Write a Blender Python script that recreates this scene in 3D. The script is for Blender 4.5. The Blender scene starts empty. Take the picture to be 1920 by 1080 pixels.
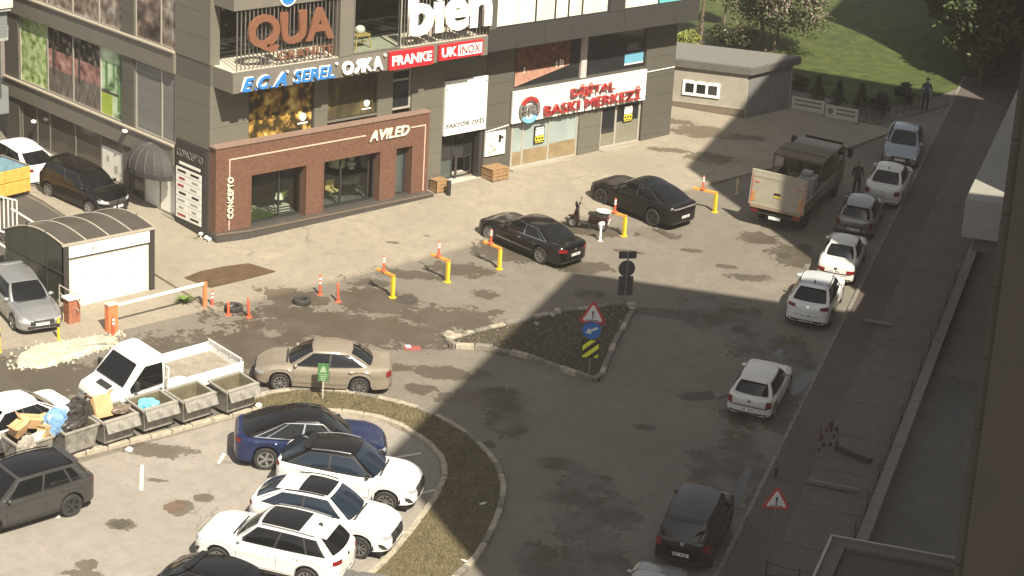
import bpy, bmesh, math, random
import numpy as np
from mathutils import Vector, Matrix, Euler
from mathutils.bvhtree import BVHTree

random.seed(7)
SC = bpy.context.scene
COL = SC.collection
R_ = math.radians

# ------------------------------------------------------------------ camera
CAM = Vector((-49.2591, -70.7602, 28.6630))
RT = Vector((0.74174056, -0.66855394, 0.0534468))
UP = Vector((0.18469732, 0.28022318, 0.94199887))
FW = Vector((0.64475409, 0.68884729, -0.33133302))
FPX = 4111.7                                   # focal length in pixels of the 1920 wide picture
cd = bpy.data.cameras.new('camera'); cam = bpy.data.objects.new('camera', cd); COL.objects.link(cam)
M = Matrix((( RT.x, UP.x, -FW.x, CAM.x), (RT.y, UP.y, -FW.y, CAM.y), (RT.z, UP.z, -FW.z, CAM.z), (0, 0, 0, 1)))
cam.matrix_world = M
cd.sensor_width = 36; cd.lens = FPX / 1920 * 36; cd.clip_start = .5; cd.clip_end = 3000
SC.camera = cam

# ------------------------------------------------------------------ light
SUN_AZ = R_(73.0)            # direction in which shadows fall, from +X
SUN_EL = R_(47.5)
w = bpy.data.worlds.new('World'); SC.world = w; w.use_nodes = True
nt = w.node_tree; nt.nodes.clear()
sky = nt.nodes.new('ShaderNodeTexSky'); sky.sky_type = 'NISHITA'; sky.sun_disc = False
sky.sun_elevation = SUN_EL
sky.sun_rotation = math.atan2(-math.cos(SUN_AZ), -math.sin(SUN_AZ))     # towards the sun, clockwise from +Y
sky.altitude = 800; sky.air_density = .8; sky.dust_density = 3.0; sky.ozone_density = .6
bgn = nt.nodes.new('ShaderNodeBackground'); bgn.inputs[1].default_value = .070
hs = nt.nodes.new('ShaderNodeHueSaturation'); hs.inputs['Saturation'].default_value = .22
outw = nt.nodes.new('ShaderNodeOutputWorld')
nt.links.new(sky.outputs[0], hs.inputs['Color']); nt.links.new(hs.outputs[0], bgn.inputs[0]); nt.links.new(bgn.outputs[0], outw.inputs[0])
sl = bpy.data.lights.new('sun', 'SUN'); sl.energy = 4.6; sl.angle = R_(.53); sl.color = (1.0, .91, .755)
so = bpy.data.objects.new('sun', sl); COL.objects.link(so)
ldir = Vector((math.cos(SUN_AZ) * math.cos(SUN_EL), math.sin(SUN_AZ) * math.cos(SUN_EL), -math.sin(SUN_EL)))
so.rotation_euler = ldir.to_track_quat('-Z', 'Y').to_euler(); so.location = (-30, -60, 80)
vs = SC.view_settings
SC.display_settings.display_device = 'sRGB'
vs.view_transform = 'Standard'; vs.look = 'None'; vs.gamma = 1; vs.use_curve_mapping = False
vs.exposure = 1.17
SC.cycles.max_bounces = 6; SC.cycles.use_denoising = True

# ------------------------------------------------------------------ ground maths
GX, GY, YC = .02, .07, 7.0        # the street falls gently towards the viewer, level behind YC
def zg(x, y): return GX * x + GY * min(y, YC)
GN = Vector((-GX, -GY, 1)).normalized()
def ray(px, py): return FW + RT * ((px - 960) / FPX) - UP * ((py - 540) / FPX)
def at(px, py, h=0.0):
    """point of the photograph -> point on the sloping ground (h above it)"""
    d = ray(px, py)
    t = (h - CAM.z + GX * CAM.x + GY * CAM.y) / (d.z - GX * d.x - GY * d.y)
    p = CAM + d * t
    if p.y > YC:
        t = (h + GY * YC - CAM.z + GX * CAM.x) / (d.z - GX * d.x); p = CAM + d * t
    return p
SD = Vector((.8675, .4975, 0)); SN = Vector((-.4975, .8675, 0))      # along and across the side street
def sf(a, b, h=0.0):
    p = SD * a + SN * b; return Vector((p.x, p.y, zg(p.x, p.y) + h))

# ------------------------------------------------------------------ materials
MATS = {}
def mat(name, col, rough=.6, metal=0., var=.12, scale=6., bump=0., coat=0., spec=.5, alpha=None, emis=None):
    if name in MATS: return MATS[name]
    m = bpy.data.materials.new(name); m.use_nodes = True; nt = m.node_tree; b = nt.nodes['Principled BSDF']
    b.inputs['Roughness'].default_value = rough; b.inputs['Metallic'].default_value = metal
    b.inputs['Specular IOR Level'].default_value = spec
    if coat: b.inputs['Coat Weight'].default_value = coat; b.inputs['Coat Roughness'].default_value = .04
    c = tuple(col) + (1,)
    if var:
        tc = nt.nodes.new('ShaderNodeTexCoord'); n = nt.nodes.new('ShaderNodeTexNoise')
        n.inputs['Scale'].default_value = scale; n.inputs['Detail'].default_value = 5; n.inputs['Roughness'].default_value = .65
        nt.links.new(tc.outputs['Object'], n.inputs['Vector'])
        rp = nt.nodes.new('ShaderNodeValToRGB')
        rp.color_ramp.elements[0].position = .3; rp.color_ramp.elements[1].position = .72
        rp.color_ramp.elements[0].color = tuple(max(0, x * (1 - var)) for x in col) + (1,)
        rp.color_ramp.elements[1].color = tuple(min(1, x * (1 + var)) for x in col) + (1,)
        nt.links.new(n.outputs['Fac'], rp.inputs['Fac']); nt.links.new(rp.outputs[0], b.inputs['Base Color'])
        if bump:
            bp = nt.nodes.new('ShaderNodeBump'); bp.inputs['Strength'].default_value = bump; bp.inputs['Distance'].default_value = .03
            n2 = nt.nodes.new('ShaderNodeTexNoise'); n2.inputs['Scale'].default_value = scale * 5; n2.inputs['Detail'].default_value = 4
            nt.links.new(tc.outputs['Object'], n2.inputs['Vector'])
            nt.links.new(n2.outputs['Fac'], bp.inputs['Height']); nt.links.new(bp.outputs[0], b.inputs['Normal'])
    else: b.inputs['Base Color'].default_value = c
    MATS[name] = m
    return m

def ramp_mat(name, stops, scale=4., rough=.5, detail=4., tex='noise', stretch=(1, 1, 1), bump=0.):
    """flat print, painted reflections, stains or foliage: a noise driven through several colours"""
    if name in MATS: return MATS[name]
    m = bpy.data.materials.new(name); m.use_nodes = True; nt = m.node_tree; b = nt.nodes['Principled BSDF']
    b.inputs['Roughness'].default_value = rough
    tc = nt.nodes.new('ShaderNodeTexCoord'); mp = nt.nodes.new('ShaderNodeMapping'); mp.inputs['Scale'].default_value = stretch
    nt.links.new(tc.outputs['Object'], mp.inputs[0])
    if tex == 'voronoi':
        n = nt.nodes.new('ShaderNodeTexVoronoi'); n.inputs['Scale'].default_value = scale; o = n.outputs['Distance']
    else:
        n = nt.nodes.new('ShaderNodeTexNoise'); n.inputs['Scale'].default_value = scale; n.inputs['Detail'].default_value = detail; o = n.outputs['Fac']
    nt.links.new(mp.outputs[0], n.inputs['Vector'])
    rp = nt.nodes.new('ShaderNodeValToRGB'); el = rp.color_ramp.elements
    while len(el) < len(stops): el.new(.5)
    for e, (p, c) in zip(el, stops): e.position = p; e.color = tuple(c) + (1,)
    nt.links.new(o, rp.inputs['Fac']); nt.links.new(rp.outputs[0], b.inputs['Base Color'])
    if bump:
        bp = nt.nodes.new('ShaderNodeBump'); bp.inputs['Strength'].default_value = bump; bp.inputs['Distance'].default_value = .04
        nt.links.new(o, bp.inputs['Height']); nt.links.new(bp.outputs[0], b.inputs['Normal'])
    MATS[name] = m
    return m

def glass_mat(name, tint=(.6, .65, .62), mixf=.25):
    """clear pane: mostly see-through, with a mirror share that rises at grazing angles"""
    if name in MATS: return MATS[name]
    m = bpy.data.materials.new(name); m.use_nodes = True; nt = m.node_tree; nt.nodes.clear()
    o = nt.nodes.new('ShaderNodeOutputMaterial'); t = nt.nodes.new('ShaderNodeBsdfTransparent'); g = nt.nodes.new('ShaderNodeBsdfGlossy')
    t.inputs[0].default_value = tint + (1,); g.inputs['Roughness'].default_value = .03; g.inputs[0].default_value = (.9, .9, .9, 1)
    f = nt.nodes.new('ShaderNodeLayerWeight'); f.inputs[0].default_value = .5
    pw = nt.nodes.new('ShaderNodeMath'); pw.operation = 'POWER'; pw.inputs[1].default_value = 4
    a = nt.nodes.new('ShaderNodeMath'); a.operation = 'MULTIPLY_ADD'; a.inputs[1].default_value = .6; a.inputs[2].default_value = mixf * .25
    mx = nt.nodes.new('ShaderNodeMixShader')
    nt.links.new(f.outputs['Facing'], pw.inputs[0]); nt.links.new(pw.outputs[0], a.inputs[0]); nt.links.new(a.outputs[0], mx.inputs[0])
    nt.links.new(t.outputs[0], mx.inputs[1]); nt.links.new(g.outputs[0], mx.inputs[2]); nt.links.new(mx.outputs[0], o.inputs[0])
    MATS[name] = m
    return m

# ------------------------------------------------------------------ mesh building
class MB:
    def __init__(s): s.v = []; s.f = []
    def add(s, vs, fs):
        o = len(s.v); s.v += [tuple(v) for v in vs]; s.f += [tuple(i + o for i in f) for f in fs]; return s
    def box(s, a, b):
        x0, y0, z0 = (min(p, q) for p, q in zip(a, b)); x1, y1, z1 = (max(p, q) for p, q in zip(a, b))
        return s.add([(x0, y0, z0), (x1, y0, z0), (x1, y1, z0), (x0, y1, z0), (x0, y0, z1), (x1, y0, z1), (x1, y1, z1), (x0, y1, z1)],
                     [(0, 3, 2, 1), (4, 5, 6, 7), (0, 1, 5, 4), (1, 2, 6, 5), (2, 3, 7, 6), (3, 0, 4, 7)])
    def obox(s, c, size, rot=(0, 0, 0), taper=1.0):
        m = Matrix.Translation(c) @ Euler(rot).to_matrix().to_4x4(); hx, hy, hz = (q / 2 for q in size); vs = []
        for z in (-hz, hz):
            k = taper if z > 0 else 1
            for x, y in ((-hx, -hy), (hx, -hy), (hx, hy), (-hx, hy)): vs.append(m @ Vector((x * k, y * k, z)))
        return s.add(vs, [(0, 3, 2, 1), (4, 5, 6, 7), (0, 1, 5, 4), (1, 2, 6, 5), (2, 3, 7, 6), (3, 0, 4, 7)])
    def cyl(s, p0, p1, r0, r1=None, n=10, caps=True):
        p0 = Vector(p0); p1 = Vector(p1); r1 = r0 if r1 is None else r1
        ax = (p1 - p0); ax.normalize(); u = ax.orthogonal().normalized(); v = ax.cross(u); vs = []
        for p, r in ((p0, r0), (p1, r1)):
            for i in range(n):
                a = 2 * math.pi * i / n; vs.append(p + u * (math.cos(a) * r) + v * (math.sin(a) * r))
        fs = [(i, (i + 1) % n, n + (i + 1) % n, n + i) for i in range(n)]
        if caps: fs += [tuple(reversed(range(n))), tuple(range(n, 2 * n))]
        return s.add(vs, fs)
    def tube(s, pts, r, n=6):
        for a, b in zip(pts, pts[1:]): s.cyl(a, b, r, n=n)
        return s
    def lathe(s, prof, n=16, mtx=None, close=False):
        """prof: list of (radius, height) about z"""
        vs = []; fs = []; m = mtx or Matrix.Identity(4); k = len(prof)
        for i in range(n):
            a = 2 * math.pi * i / n
            for r, z in prof: vs.append(m @ Vector((r * math.cos(a), r * math.sin(a), z)))
        for i in range(n):
            j = (i + 1) % n
            for q in range(k if close else k - 1):
                q2 = (q + 1) % k; fs.append((i * k + q, j * k + q, j * k + q2, i * k + q2))
        return s.add(vs, fs)
    def prism(s, poly, z0, z1, zf=None):
        n = len(poly); vs = []
        for z in (z0, z1): vs += [(x, y, z + (zf(x, y) if zf else 0)) for x, y in poly]
        fs = [tuple(reversed(range(n))), tuple(range(n, 2 * n))] + [(i, (i + 1) % n, n + (i + 1) % n, n + i) for i in range(n)]
        return s.add(vs, fs)
    def prism_xz(s, poly, y0, y1):
        n = len(poly); vs = [(x, y0, z) for x, z in poly] + [(x, y1, z) for x, z in poly]
        return s.add(vs, [tuple(range(n)), tuple(reversed(range(n, 2 * n)))] + [(i, n + i, n + (i + 1) % n, (i + 1) % n) for i in range(n)])
    def grid(s, P, flip=False):
        nu = len(P); nv = len(P[0]); vs = [p for row in P for p in row]; fs = []
        for i in range(nu - 1):
            for j in range(nv - 1):
                f = (i * nv + j, (i + 1) * nv + j, (i + 1) * nv + j + 1, i * nv + j + 1); fs.append(tuple(reversed(f)) if flip else f)
        return s.add(vs, fs)
    def sphere(s, c, r, n=10, m=6, sc=(1, 1, 1)):
        prof = [(max(1e-4, math.sin(math.pi * i / m)) * r, -math.cos(math.pi * i / m) * r) for i in range(m + 1)]
        return s.lathe(prof, n, Matrix.Translation(c) @ Matrix.Diagonal((*sc, 1)))
    def mesh(s, name, material=None, smooth=False, weld=False, sharp=None):
        me = bpy.data.meshes.new(name); me.from_pydata(s.v, [], s.f)
        bm = bmesh.new(); bm.from_mesh(me)
        if weld: bmesh.ops.remove_doubles(bm, verts=bm.verts, dist=1e-4)
        bmesh.ops.recalc_face_normals(bm, faces=bm.faces); bm.to_mesh(me); bm.free()
        if material: me.materials.append(material)
        if smooth: me.shade_smooth()
        if sharp: me.set_sharp_from_angle(angle=R_(sharp))
        return me
    def build(s, name, material, parent=None, smooth=False, weld=False, sharp=None, bevel=0):
        o = bpy.data.objects.new(name, s.mesh(name, material, smooth, weld, sharp)); COL.objects.link(o)
        if parent: o.parent = parent
        if bevel:
            b = o.modifiers.new('bevel', 'BEVEL'); b.width = bevel; b.segments = 2; b.limit_method = 'ANGLE'
        return o

def tag(o, label=None, cat=None, group=None, kind=None):
    if label: o['label'] = label
    if cat: o['category'] = cat
    if group: o['group'] = group
    if kind: o['kind'] = kind
    return o
def thing(name, label, cat, loc=(0, 0, 0), rz=0., group=None, slope=False):
    o = bpy.data.objects.new(name, None); o.empty_display_size = .2; COL.objects.link(o)
    q = Matrix.Rotation(rz, 4, 'Z')
    if slope: q = Vector((0, 0, 1)).rotation_difference(GN).to_matrix().to_4x4() @ q
    o.matrix_world = Matrix.Translation(loc) @ q
    return tag(o, label, cat, group)
def copy_tree(o, parent=None):
    c = o.copy(); COL.objects.link(c)
    if parent: c.parent = parent
    for ch in o.children: copy_tree(ch, c)
    return c
def link(name, me, parent=None, loc=None, rot=None, scale=None):
    o = bpy.data.objects.new(name, me); COL.objects.link(o)
    if parent: o.parent = parent
    if loc is not None: o.location = loc
    if rot is not None: o.rotation_euler = rot
    if scale is not None: o.scale = scale
    return o

def sheet(name, poly, h, material, thick=0., kind='structure', parent=None):
    """ground sheet or slab following the slope, broken at the crease"""
    bm = bmesh.new(); vs = [bm.verts.new((p[0], p[1], 0)) for p in poly]; bm.faces.new(vs)
    bmesh.ops.bisect_plane(bm, geom=bm.verts[:] + bm.edges[:] + bm.faces[:], plane_co=(0, YC, 0), plane_no=(0, 1, 0))
    if thick:
        r = bmesh.ops.extrude_face_region(bm, geom=bm.faces[:])
        for v in [g for g in r['geom'] if isinstance(g, bmesh.types.BMVert)]: v.co.z = 1
        for v in bm.verts: v.co.z = zg(v.co.x, v.co.y) + (h if v.co.z > .5 else h - thick)
    else:
        for v in bm.verts: v.co.z = zg(v.co.x, v.co.y) + h
    bmesh.ops.recalc_face_normals(bm, faces=bm.faces)
    if not thick:
        for f in bm.faces:
            if f.normal.z < 0: f.normal_flip()
    me = bpy.data.meshes.new(name); bm.to_mesh(me); bm.free(); me.materials.append(material)
    o = bpy.data.objects.new(name, me); COL.objects.link(o)
    if kind: o['kind'] = kind
    if parent: o.parent = parent
    return o

def txt_mesh(body, bold=0.0, extrude=.5, shear=0., res=3):
    cu = bpy.data.curves.new('t', 'FONT'); cu.body = body; cu.size = 1; cu.extrude = extrude; cu.offset = bold; cu.shear = shear; cu.resolution_u = res
    ob = bpy.data.objects.new('t', cu); COL.objects.link(ob)
    me = bpy.data.meshes.new_from_object(ob.evaluated_get(bpy.context.evaluated_depsgraph_get()))
    bpy.data.objects.remove(ob); bpy.data.curves.remove(cu)
    a = np.zeros(len(me.vertices) * 3); me.vertices.foreach_get('co', a)
    return me, a.reshape(-1, 3)
def lettering(body, material, parent, frame, box, depth=.05, bold=0.0, shear=0., single=False, name='letter', back=0.0):
    """body fitted into box (u0,u1,v0,v1) of a frame (origin, u, v, outward normal); one mesh per character unless single"""
    O, U, V, N = frame; u0, u1, v0, v1 = box
    full, A = txt_mesh(body, bold, .5, shear); mn = A.min(0); mx = A.max(0)
    su = (u1 - u0) / (mx[0] - mn[0]); sv = (v1 - v0) / (mx[1] - mn[1])
    out = []
    def place(me, a, nm, dx=0.):
        c = np.empty_like(a)
        uu = u0 + (a[:, 0] + dx - mn[0]) * su; vv = v0 + (a[:, 1] - mn[1]) * sv; nn = back + (a[:, 2] + .5) * depth
        for k in range(3): c[:, k] = O[k] + U[k] * uu + V[k] * vv + N[k] * nn
        me.vertices.foreach_set('co', c.ravel()); me.update(); me.materials.clear(); me.materials.append(material)
        bm = bmesh.new(); bm.from_mesh(me); bmesh.ops.recalc_face_normals(bm, faces=bm.faces); bm.to_mesh(me); bm.free()
        me.name = nm; out.append(link(nm, me, parent))
    if single: place(full, A, name)
    else:
        for i, ch in enumerate(body):
            if ch.isspace(): continue
            m1, a1 = txt_mesh(body[:i + 1], bold, .5, shear); m2, a2 = txt_mesh(ch, bold, .5, shear)
            place(m2, a2, name, a1[:, 0].max() - a2[:, 0].max()); bpy.data.meshes.remove(m1)
        bpy.data.meshes.remove(full)
    return out
def FRONT(y): return (Vector((0, y, 0)), Vector((1, 0, 0)), Vector((0, 0, 1)), Vector((0, -1, 0)))
def LEFT(x): return (Vector((x, 0, 0)), Vector((0, -1, 0)), Vector((0, 0, 1)), Vector((-1, 0, 0)))
# ------------------------------------------------------------------ ground surfaces
BLOBS = [(640, 612, 215, 34), (440, 655, 190, 34), (330, 700, 150, 30), (60, 715, 190, 38), (830, 598, 120, 22), (560, 560, 60, 14), (700, 568, 70, 30), (980, 640, 120, 26),
         (905, 552, 26, 9), (1112, 552, 30, 9), (965, 478, 75, 18), (868, 505, 70, 14), (770, 515, 70, 9), (690, 530, 45, 10),
         (1180, 472, 30, 4), (1100, 500, 60, 12), (1425, 446, 42, 12), (1490, 482, 42, 24), (1472, 480, 14, 6),
         (1375, 600, 85, 34), (1440, 655, 80, 34), (1320, 570, 50, 16), (1300, 742, 28, 8), (1207, 800, 24, 6), (1400, 520, 40, 6), (1360, 500, 20, 4),
         (1100, 905, 50, 20), (1075, 935, 65, 15), (1150, 955, 60, 30), (1085, 985, 60, 26), (1010, 1050, 50, 26), (1120, 1060, 80, 40), (1050, 870, 40, 10),
         (955, 790, 40, 34), (925, 745, 60, 18), (860, 745, 60, 12), (830, 700, 80, 12), (790, 730, 40, 10), (915, 835, 16, 8),
         (1395, 870, 46, 90), (1460, 760, 46, 60), (1350, 980, 60, 60), (1500, 690, 60, 44), (1330, 890, 40, 50),
         (300, 846, 70, 11), (335, 953, 24, 10), (385, 935, 16, 6), (225, 983, 26, 8), (160, 1060, 22, 8), (150, 1075, 40, 6), (290, 900, 20, 3), (600, 1000, 20, 10),
         (1255, 286, 46, 6), (1310, 250, 60, 14), (1330, 300, 50, 12), (1380, 260, 60, 8), (1266, 232, 40, 8), (740, 460, 14, 3), (800, 447, 8, 2),
         (1300, 470, 24, 4), (1230, 440, 40, 10), (760, 562, 26, 9), (1110, 432, 60, 12), (540, 700, 60, 10), (750, 690, 40, 8)]

def surface(name, base, rough, fine, wet=False, grain=30., crack=True, var=.1, big=.25):
    m = bpy.data.materials.new(name); m.use_nodes = True; nt = m.node_tree; L = nt.links.new
    b = nt.nodes['Principled BSDF']; b.inputs['Roughness'].default_value = rough
    geo = nt.nodes.new('ShaderNodeNewGeometry'); sep = nt.nodes.new('ShaderNodeSeparateXYZ'); cmb = nt.nodes.new('ShaderNodeCombineXYZ')
    L(geo.outputs['Position'], sep.inputs[0]); L(sep.outputs[0], cmb.inputs[0]); L(sep.outputs[1], cmb.inputs[1]); P = cmb.outputs[0]
    def noise(sc, det=5, ro=.6):
        n = nt.nodes.new('ShaderNodeTexNoise'); n.inputs['Scale'].default_value = sc; n.inputs['Detail'].default_value = det; n.inputs['Roughness'].default_value = ro
        L(P, n.inputs['Vector']); return n.outputs['Fac']
    def math_(op, a, c, clamp=False):
        n = nt.nodes.new('ShaderNodeMath'); n.operation = op; n.use_clamp = clamp
        for i, q in enumerate((a, c)):
            if isinstance(q, (int, float)): n.inputs[i].default_value = q
            else: L(q, n.inputs[i])
        return n.outputs[0]
    def mixc(f, a, c, mode='MIX'):
        n = nt.nodes.new('ShaderNodeMix'); n.data_type = 'RGBA'; n.blend_type = mode
        if isinstance(f, (int, float)): n.inputs[0].default_value = f
        else: L(f, n.inputs[0])
        for i, q in ((6, a), (7, c)):
            if isinstance(q, tuple): n.inputs[i].default_value = q + (1,)
            else: L(q, n.inputs[i])
        return n.outputs[2]
    def ramp(v, lo, hi):
        n = nt.nodes.new('ShaderNodeMapRange'); n.interpolation_type = 'SMOOTHSTEP'; L(v, n.inputs[0])
        n.inputs[1].default_value = lo; n.inputs[2].default_value = hi; return n.outputs[0]
    lo = tuple(c * (1 - big) for c in base); hi = tuple(min(1, c * (1 + big)) for c in base)
    col = mixc(ramp(noise(.22, 6), .3, .7), lo, hi)
    col = mixc(math_('MULTIPLY', ramp(noise(1.7, 6, .7), .40, .66), .75), col, tuple(c * .80 for c in base))
    col = mixc(math_('MULTIPLY', ramp(noise(5.2, 5, .7), .48, .66), .5), col, tuple(c * .78 for c in base))
    col = mixc(math_('MULTIPLY', ramp(noise(.9, 7, .75), .56, .72), .45), col, tuple(min(1, c * 1.22) for c in base))
    g1 = noise(grain, 2, .5)
    col = mixc(ramp(g1, .3, .75), mixc(1., col, (1 - fine,) * 3, 'MULTIPLY'), mixc(1., col, (1 + fine,) * 3, 'MULTIPLY'))
    if crack:                                   # hairline cracks and repair seams
        v = nt.nodes.new('ShaderNodeTexVoronoi'); v.feature = 'DISTANCE_TO_EDGE'; v.inputs['Scale'].default_value = .16
        ds = nt.nodes.new('ShaderNodeVectorMath'); ds.operation = 'MULTIPLY_ADD'
        nn = nt.nodes.new('ShaderNodeTexNoise'); nn.inputs['Scale'].default_value = .9; nn.inputs['Detail'].default_value = 4; L(P, nn.inputs['Vector'])
        L(nn.outputs['Color'], ds.inputs[0]); ds.inputs[1].default_value = (1.6, 1.6, 0); L(P, ds.inputs[2]); L(ds.outputs[0], v.inputs['Vector'])
        ck = math_('MULTIPLY', math_('SUBTRACT', 1, ramp(v.outputs['Distance'], .0, .006)), ramp(noise(.35, 3), .48, .6))
        col = mixc(math_('MULTIPLY', ck, .55), col, tuple(c * .35 for c in base))
    if name == 'pale_concrete':
        bk = nt.nodes.new('ShaderNodeTexBrick'); bk.offset = .0; bk.inputs['Scale'].default_value = 1; bk.inputs['Brick Width'].default_value = 3.4; bk.inputs['Row Height'].default_value = 2.95; bk.inputs['Mortar Size'].default_value = .022; bk.inputs['Mortar Smooth'].default_value = .3; L(P, bk.inputs['Vector'])
        col = mixc(math_('MULTIPLY', math_('MULTIPLY', bk.outputs['Fac'], .35), ramp(noise(.5, 4), .35, .62)), col, tuple(c * .5 for c in base))
    if name == 'worn_asphalt':                  # faint tyre-polished streaks along the traffic
        mp = nt.nodes.new('ShaderNodeMapping'); mp.inputs['Scale'].default_value = (.10, 1.3, 1); mp.inputs['Rotation'].default_value = (0, 0, R_(-12)); L(P, mp.inputs[0])
        ns = nt.nodes.new('ShaderNodeTexNoise'); ns.inputs['Scale'].default_value = 1; ns.inputs['Detail'].default_value = 6; L(mp.outputs[0], ns.inputs['Vector'])
        col = mixc(math_('MULTIPLY', ramp(ns.outputs['Fac'], .5, .72), .3), col, tuple(c * .66 for c in base))
    rgh = rough
    if wet:
        dm = None
        for (px, py, rx, ry) in BLOBS:
            c = at(px, py); dist = (c - CAM).length; ppm = FPX / dist
            mp = nt.nodes.new('ShaderNodeMapping'); mp.vector_type = 'TEXTURE'
            mp.inputs['Location'].default_value = (c.x, c.y, 0); mp.inputs['Rotation'].default_value = (0, 0, R_(-42))
            mp.inputs['Scale'].default_value = (rx / ppm, ry / (ppm * .42), 1); L(P, mp.inputs[0])
            ln = nt.nodes.new('ShaderNodeVectorMath'); ln.operation = 'LENGTH'; L(mp.outputs[0], ln.inputs[0])
            dm = ln.outputs['Value'] if dm is None else math_('MINIMUM', dm, ln.outputs['Value'])
        e = math_('ADD', math_('ADD', dm, math_('MULTIPLY', math_('SUBTRACT', noise(.42, 3, .5), .5), 1.5)), math_('ADD', math_('MULTIPLY', math_('SUBTRACT', noise(1.7, 5, .6), .5), 2.0), math_('MULTIPLY', math_('SUBTRACT', noise(5.5, 5, .6), .5), 1.5)))
        wm = math_('SUBTRACT', 1, ramp(e, .97, 1.0))
        halo = math_('SUBTRACT', 1, ramp(e, .95, 1.5))
        col = mixc(math_('MULTIPLY', halo, .25), col, tuple(c * .75 for c in base))
        col = mixc(math_('MULTIPLY', wm, .93), col, tuple(c * k_ for c, k_ in zip(base, (.40, .37, .33))))
        sp = ramp(noise(3.1, 3, .5), .715, .74)      # scattered drips and oil spots
        col = mixc(math_('MULTIPLY', sp, .45), col, tuple(c * .45 for c in base))
        rgh = nt.nodes.new('ShaderNodeMix'); rgh.data_type = 'FLOAT'; L(math_('MULTIPLY', wm, ramp(noise(.7, 3), .35, .6)), rgh.inputs[0]); rgh.inputs[2].default_value = rough; rgh.inputs[3].default_value = .42
        L(rgh.outputs[0], b.inputs['Roughness'])
    L(col, b.inputs['Base Color'])
    bp = nt.nodes.new('ShaderNodeBump'); bp.inputs['Strength'].default_value = .35; bp.inputs['Distance'].default_value = .012
    L(noise(grain * 1.4, 3), bp.inputs['Height']); L(bp.outputs[0], b.inputs['Normal'])
    MATS[name] = m
    return m

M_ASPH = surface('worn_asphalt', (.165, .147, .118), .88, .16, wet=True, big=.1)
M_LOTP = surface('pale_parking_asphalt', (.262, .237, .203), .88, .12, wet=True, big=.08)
M_WALK = surface('pale_concrete', (.27, .236, .18), .85, .10, wet=True, grain=22, big=.1)
M_WALK2 = surface('grey_pavement', (.13, .115, .098), .88, .12, grain=20)
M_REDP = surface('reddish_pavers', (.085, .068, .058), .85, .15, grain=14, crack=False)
M_LOT = surface('dark_lot_asphalt', (.075, .065, .055), .9, .18)
M_EARTH = surface('earth', (.11, .09, .06), .95, .2, crack=False)
M_LAWN = ramp_mat('lawn_grass', [(.25, (.018, .03, .004)), (.5, (.042, .058, .007)), (.75, (.065, .08, .013))], scale=1.6, rough=.9, detail=8, bump=.6)
M_DRY = ramp_mat('dry_island_grass', [(.25, (.055, .045, .024)), (.5, (.105, .088, .045)), (.78, (.17, .14, .08))], scale=9, rough=.95, detail=8, bump=.8)
M_SOIL = ramp_mat('stony_soil', [(.25, (.028, .021, .014)), (.5, (.052, .040, .026)), (.8, (.10, .08, .055))], scale=7, rough=.95, detail=9, bump=.8)
M_KERB = mat('kerb_concrete', (.33, .29, .22), .85, var=.3, scale=5, bump=.4)
M_KERBD = mat('kerb_dark_stone', (.17, .155, .13), .85, var=.3, scale=5, bump=.4)
M_PAINT = mat('road_paint', (.55, .52, .44), .8, var=.25, scale=12)
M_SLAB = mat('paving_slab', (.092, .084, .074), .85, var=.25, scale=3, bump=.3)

sheet('ground', [(-250, -250), (350, -250), (350, 350), (-250, 350)], -.03, M_EARTH)
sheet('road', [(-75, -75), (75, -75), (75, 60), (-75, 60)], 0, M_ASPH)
lawn_edge = [(p.x, p.y) for p in (at(1262, 95), at(1485, 168), at(1640, 208), at(1745, 186), at(1935, 120))]
sheet('lawn', [(27.5, 60), (27.5, 9.5)] + lawn_edge + [(95, 20), (95, 60)], .10, M_LAWN, .3)
pth = [at(1485, 168), at(1640, 208), at(1745, 186), at(1935, 120), at(1935, 150), at(1800, 192), at(1730, 212), at(1640, 236), at(1482, 190)]
sheet('path', [(p.x, p.y) for p in pth], .06, M_WALK2, .2)
# pavement in front of the shops, apron by the shed and the forecourt on the left
sheet('pavement', [(-4.0, -5.9), (33.5, -5.75), (38, -5.2), (36.3, -.2), (32.2, -.1), (30.0, 3.4), (27.5, 6), (27.5, 1.0), (.6, 1.0), (-.6, 12), (-3.6, 12), (-4.0, -.5)], .11, M_WALK, .3)
sheet('forecourt', [(-30, -4.6), (-13, -4.6), (-8.6, -5.5), (-4.02, -5.6), (-4.02, -.5), (-3.62, 25), (-30, 25)], .03, M_WALK, .2)
sheet('parking_lot', [(-30, 1.7), (-3.9, 1.7), (-3.9, 15), (-30, 15)], .034, M_LOT)
for i, xx in enumerate((-12.4, -10.0, -7.6, -5.3)):
    sheet('bay_line', [(xx, 2.0), (xx + .12, 2.0), (xx + .12, 7.0), (xx, 7.0)], .038, M_PAINT)
# painted bay marks on the open parking area
for a, b in (((729, 860), (789, 850)), ((786, 926), (818, 918)), ((740, 1006), (759, 997)), ((266.5, 872), (265, 920)), ((410, 869), (421, 850)), ((108, 972), (112, 962)), ((238, 844), (248, 840))):
    p, q = at(*a), at(*b); d = (q - p).normalized(); s = Vector((-d.y, d.x, 0)) * .06
    sheet('bay_line', [(p - s).to_2d(), (q - s).to_2d(), (q + s).to_2d(), (p + s).to_2d()], .008, M_PAINT)
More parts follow.
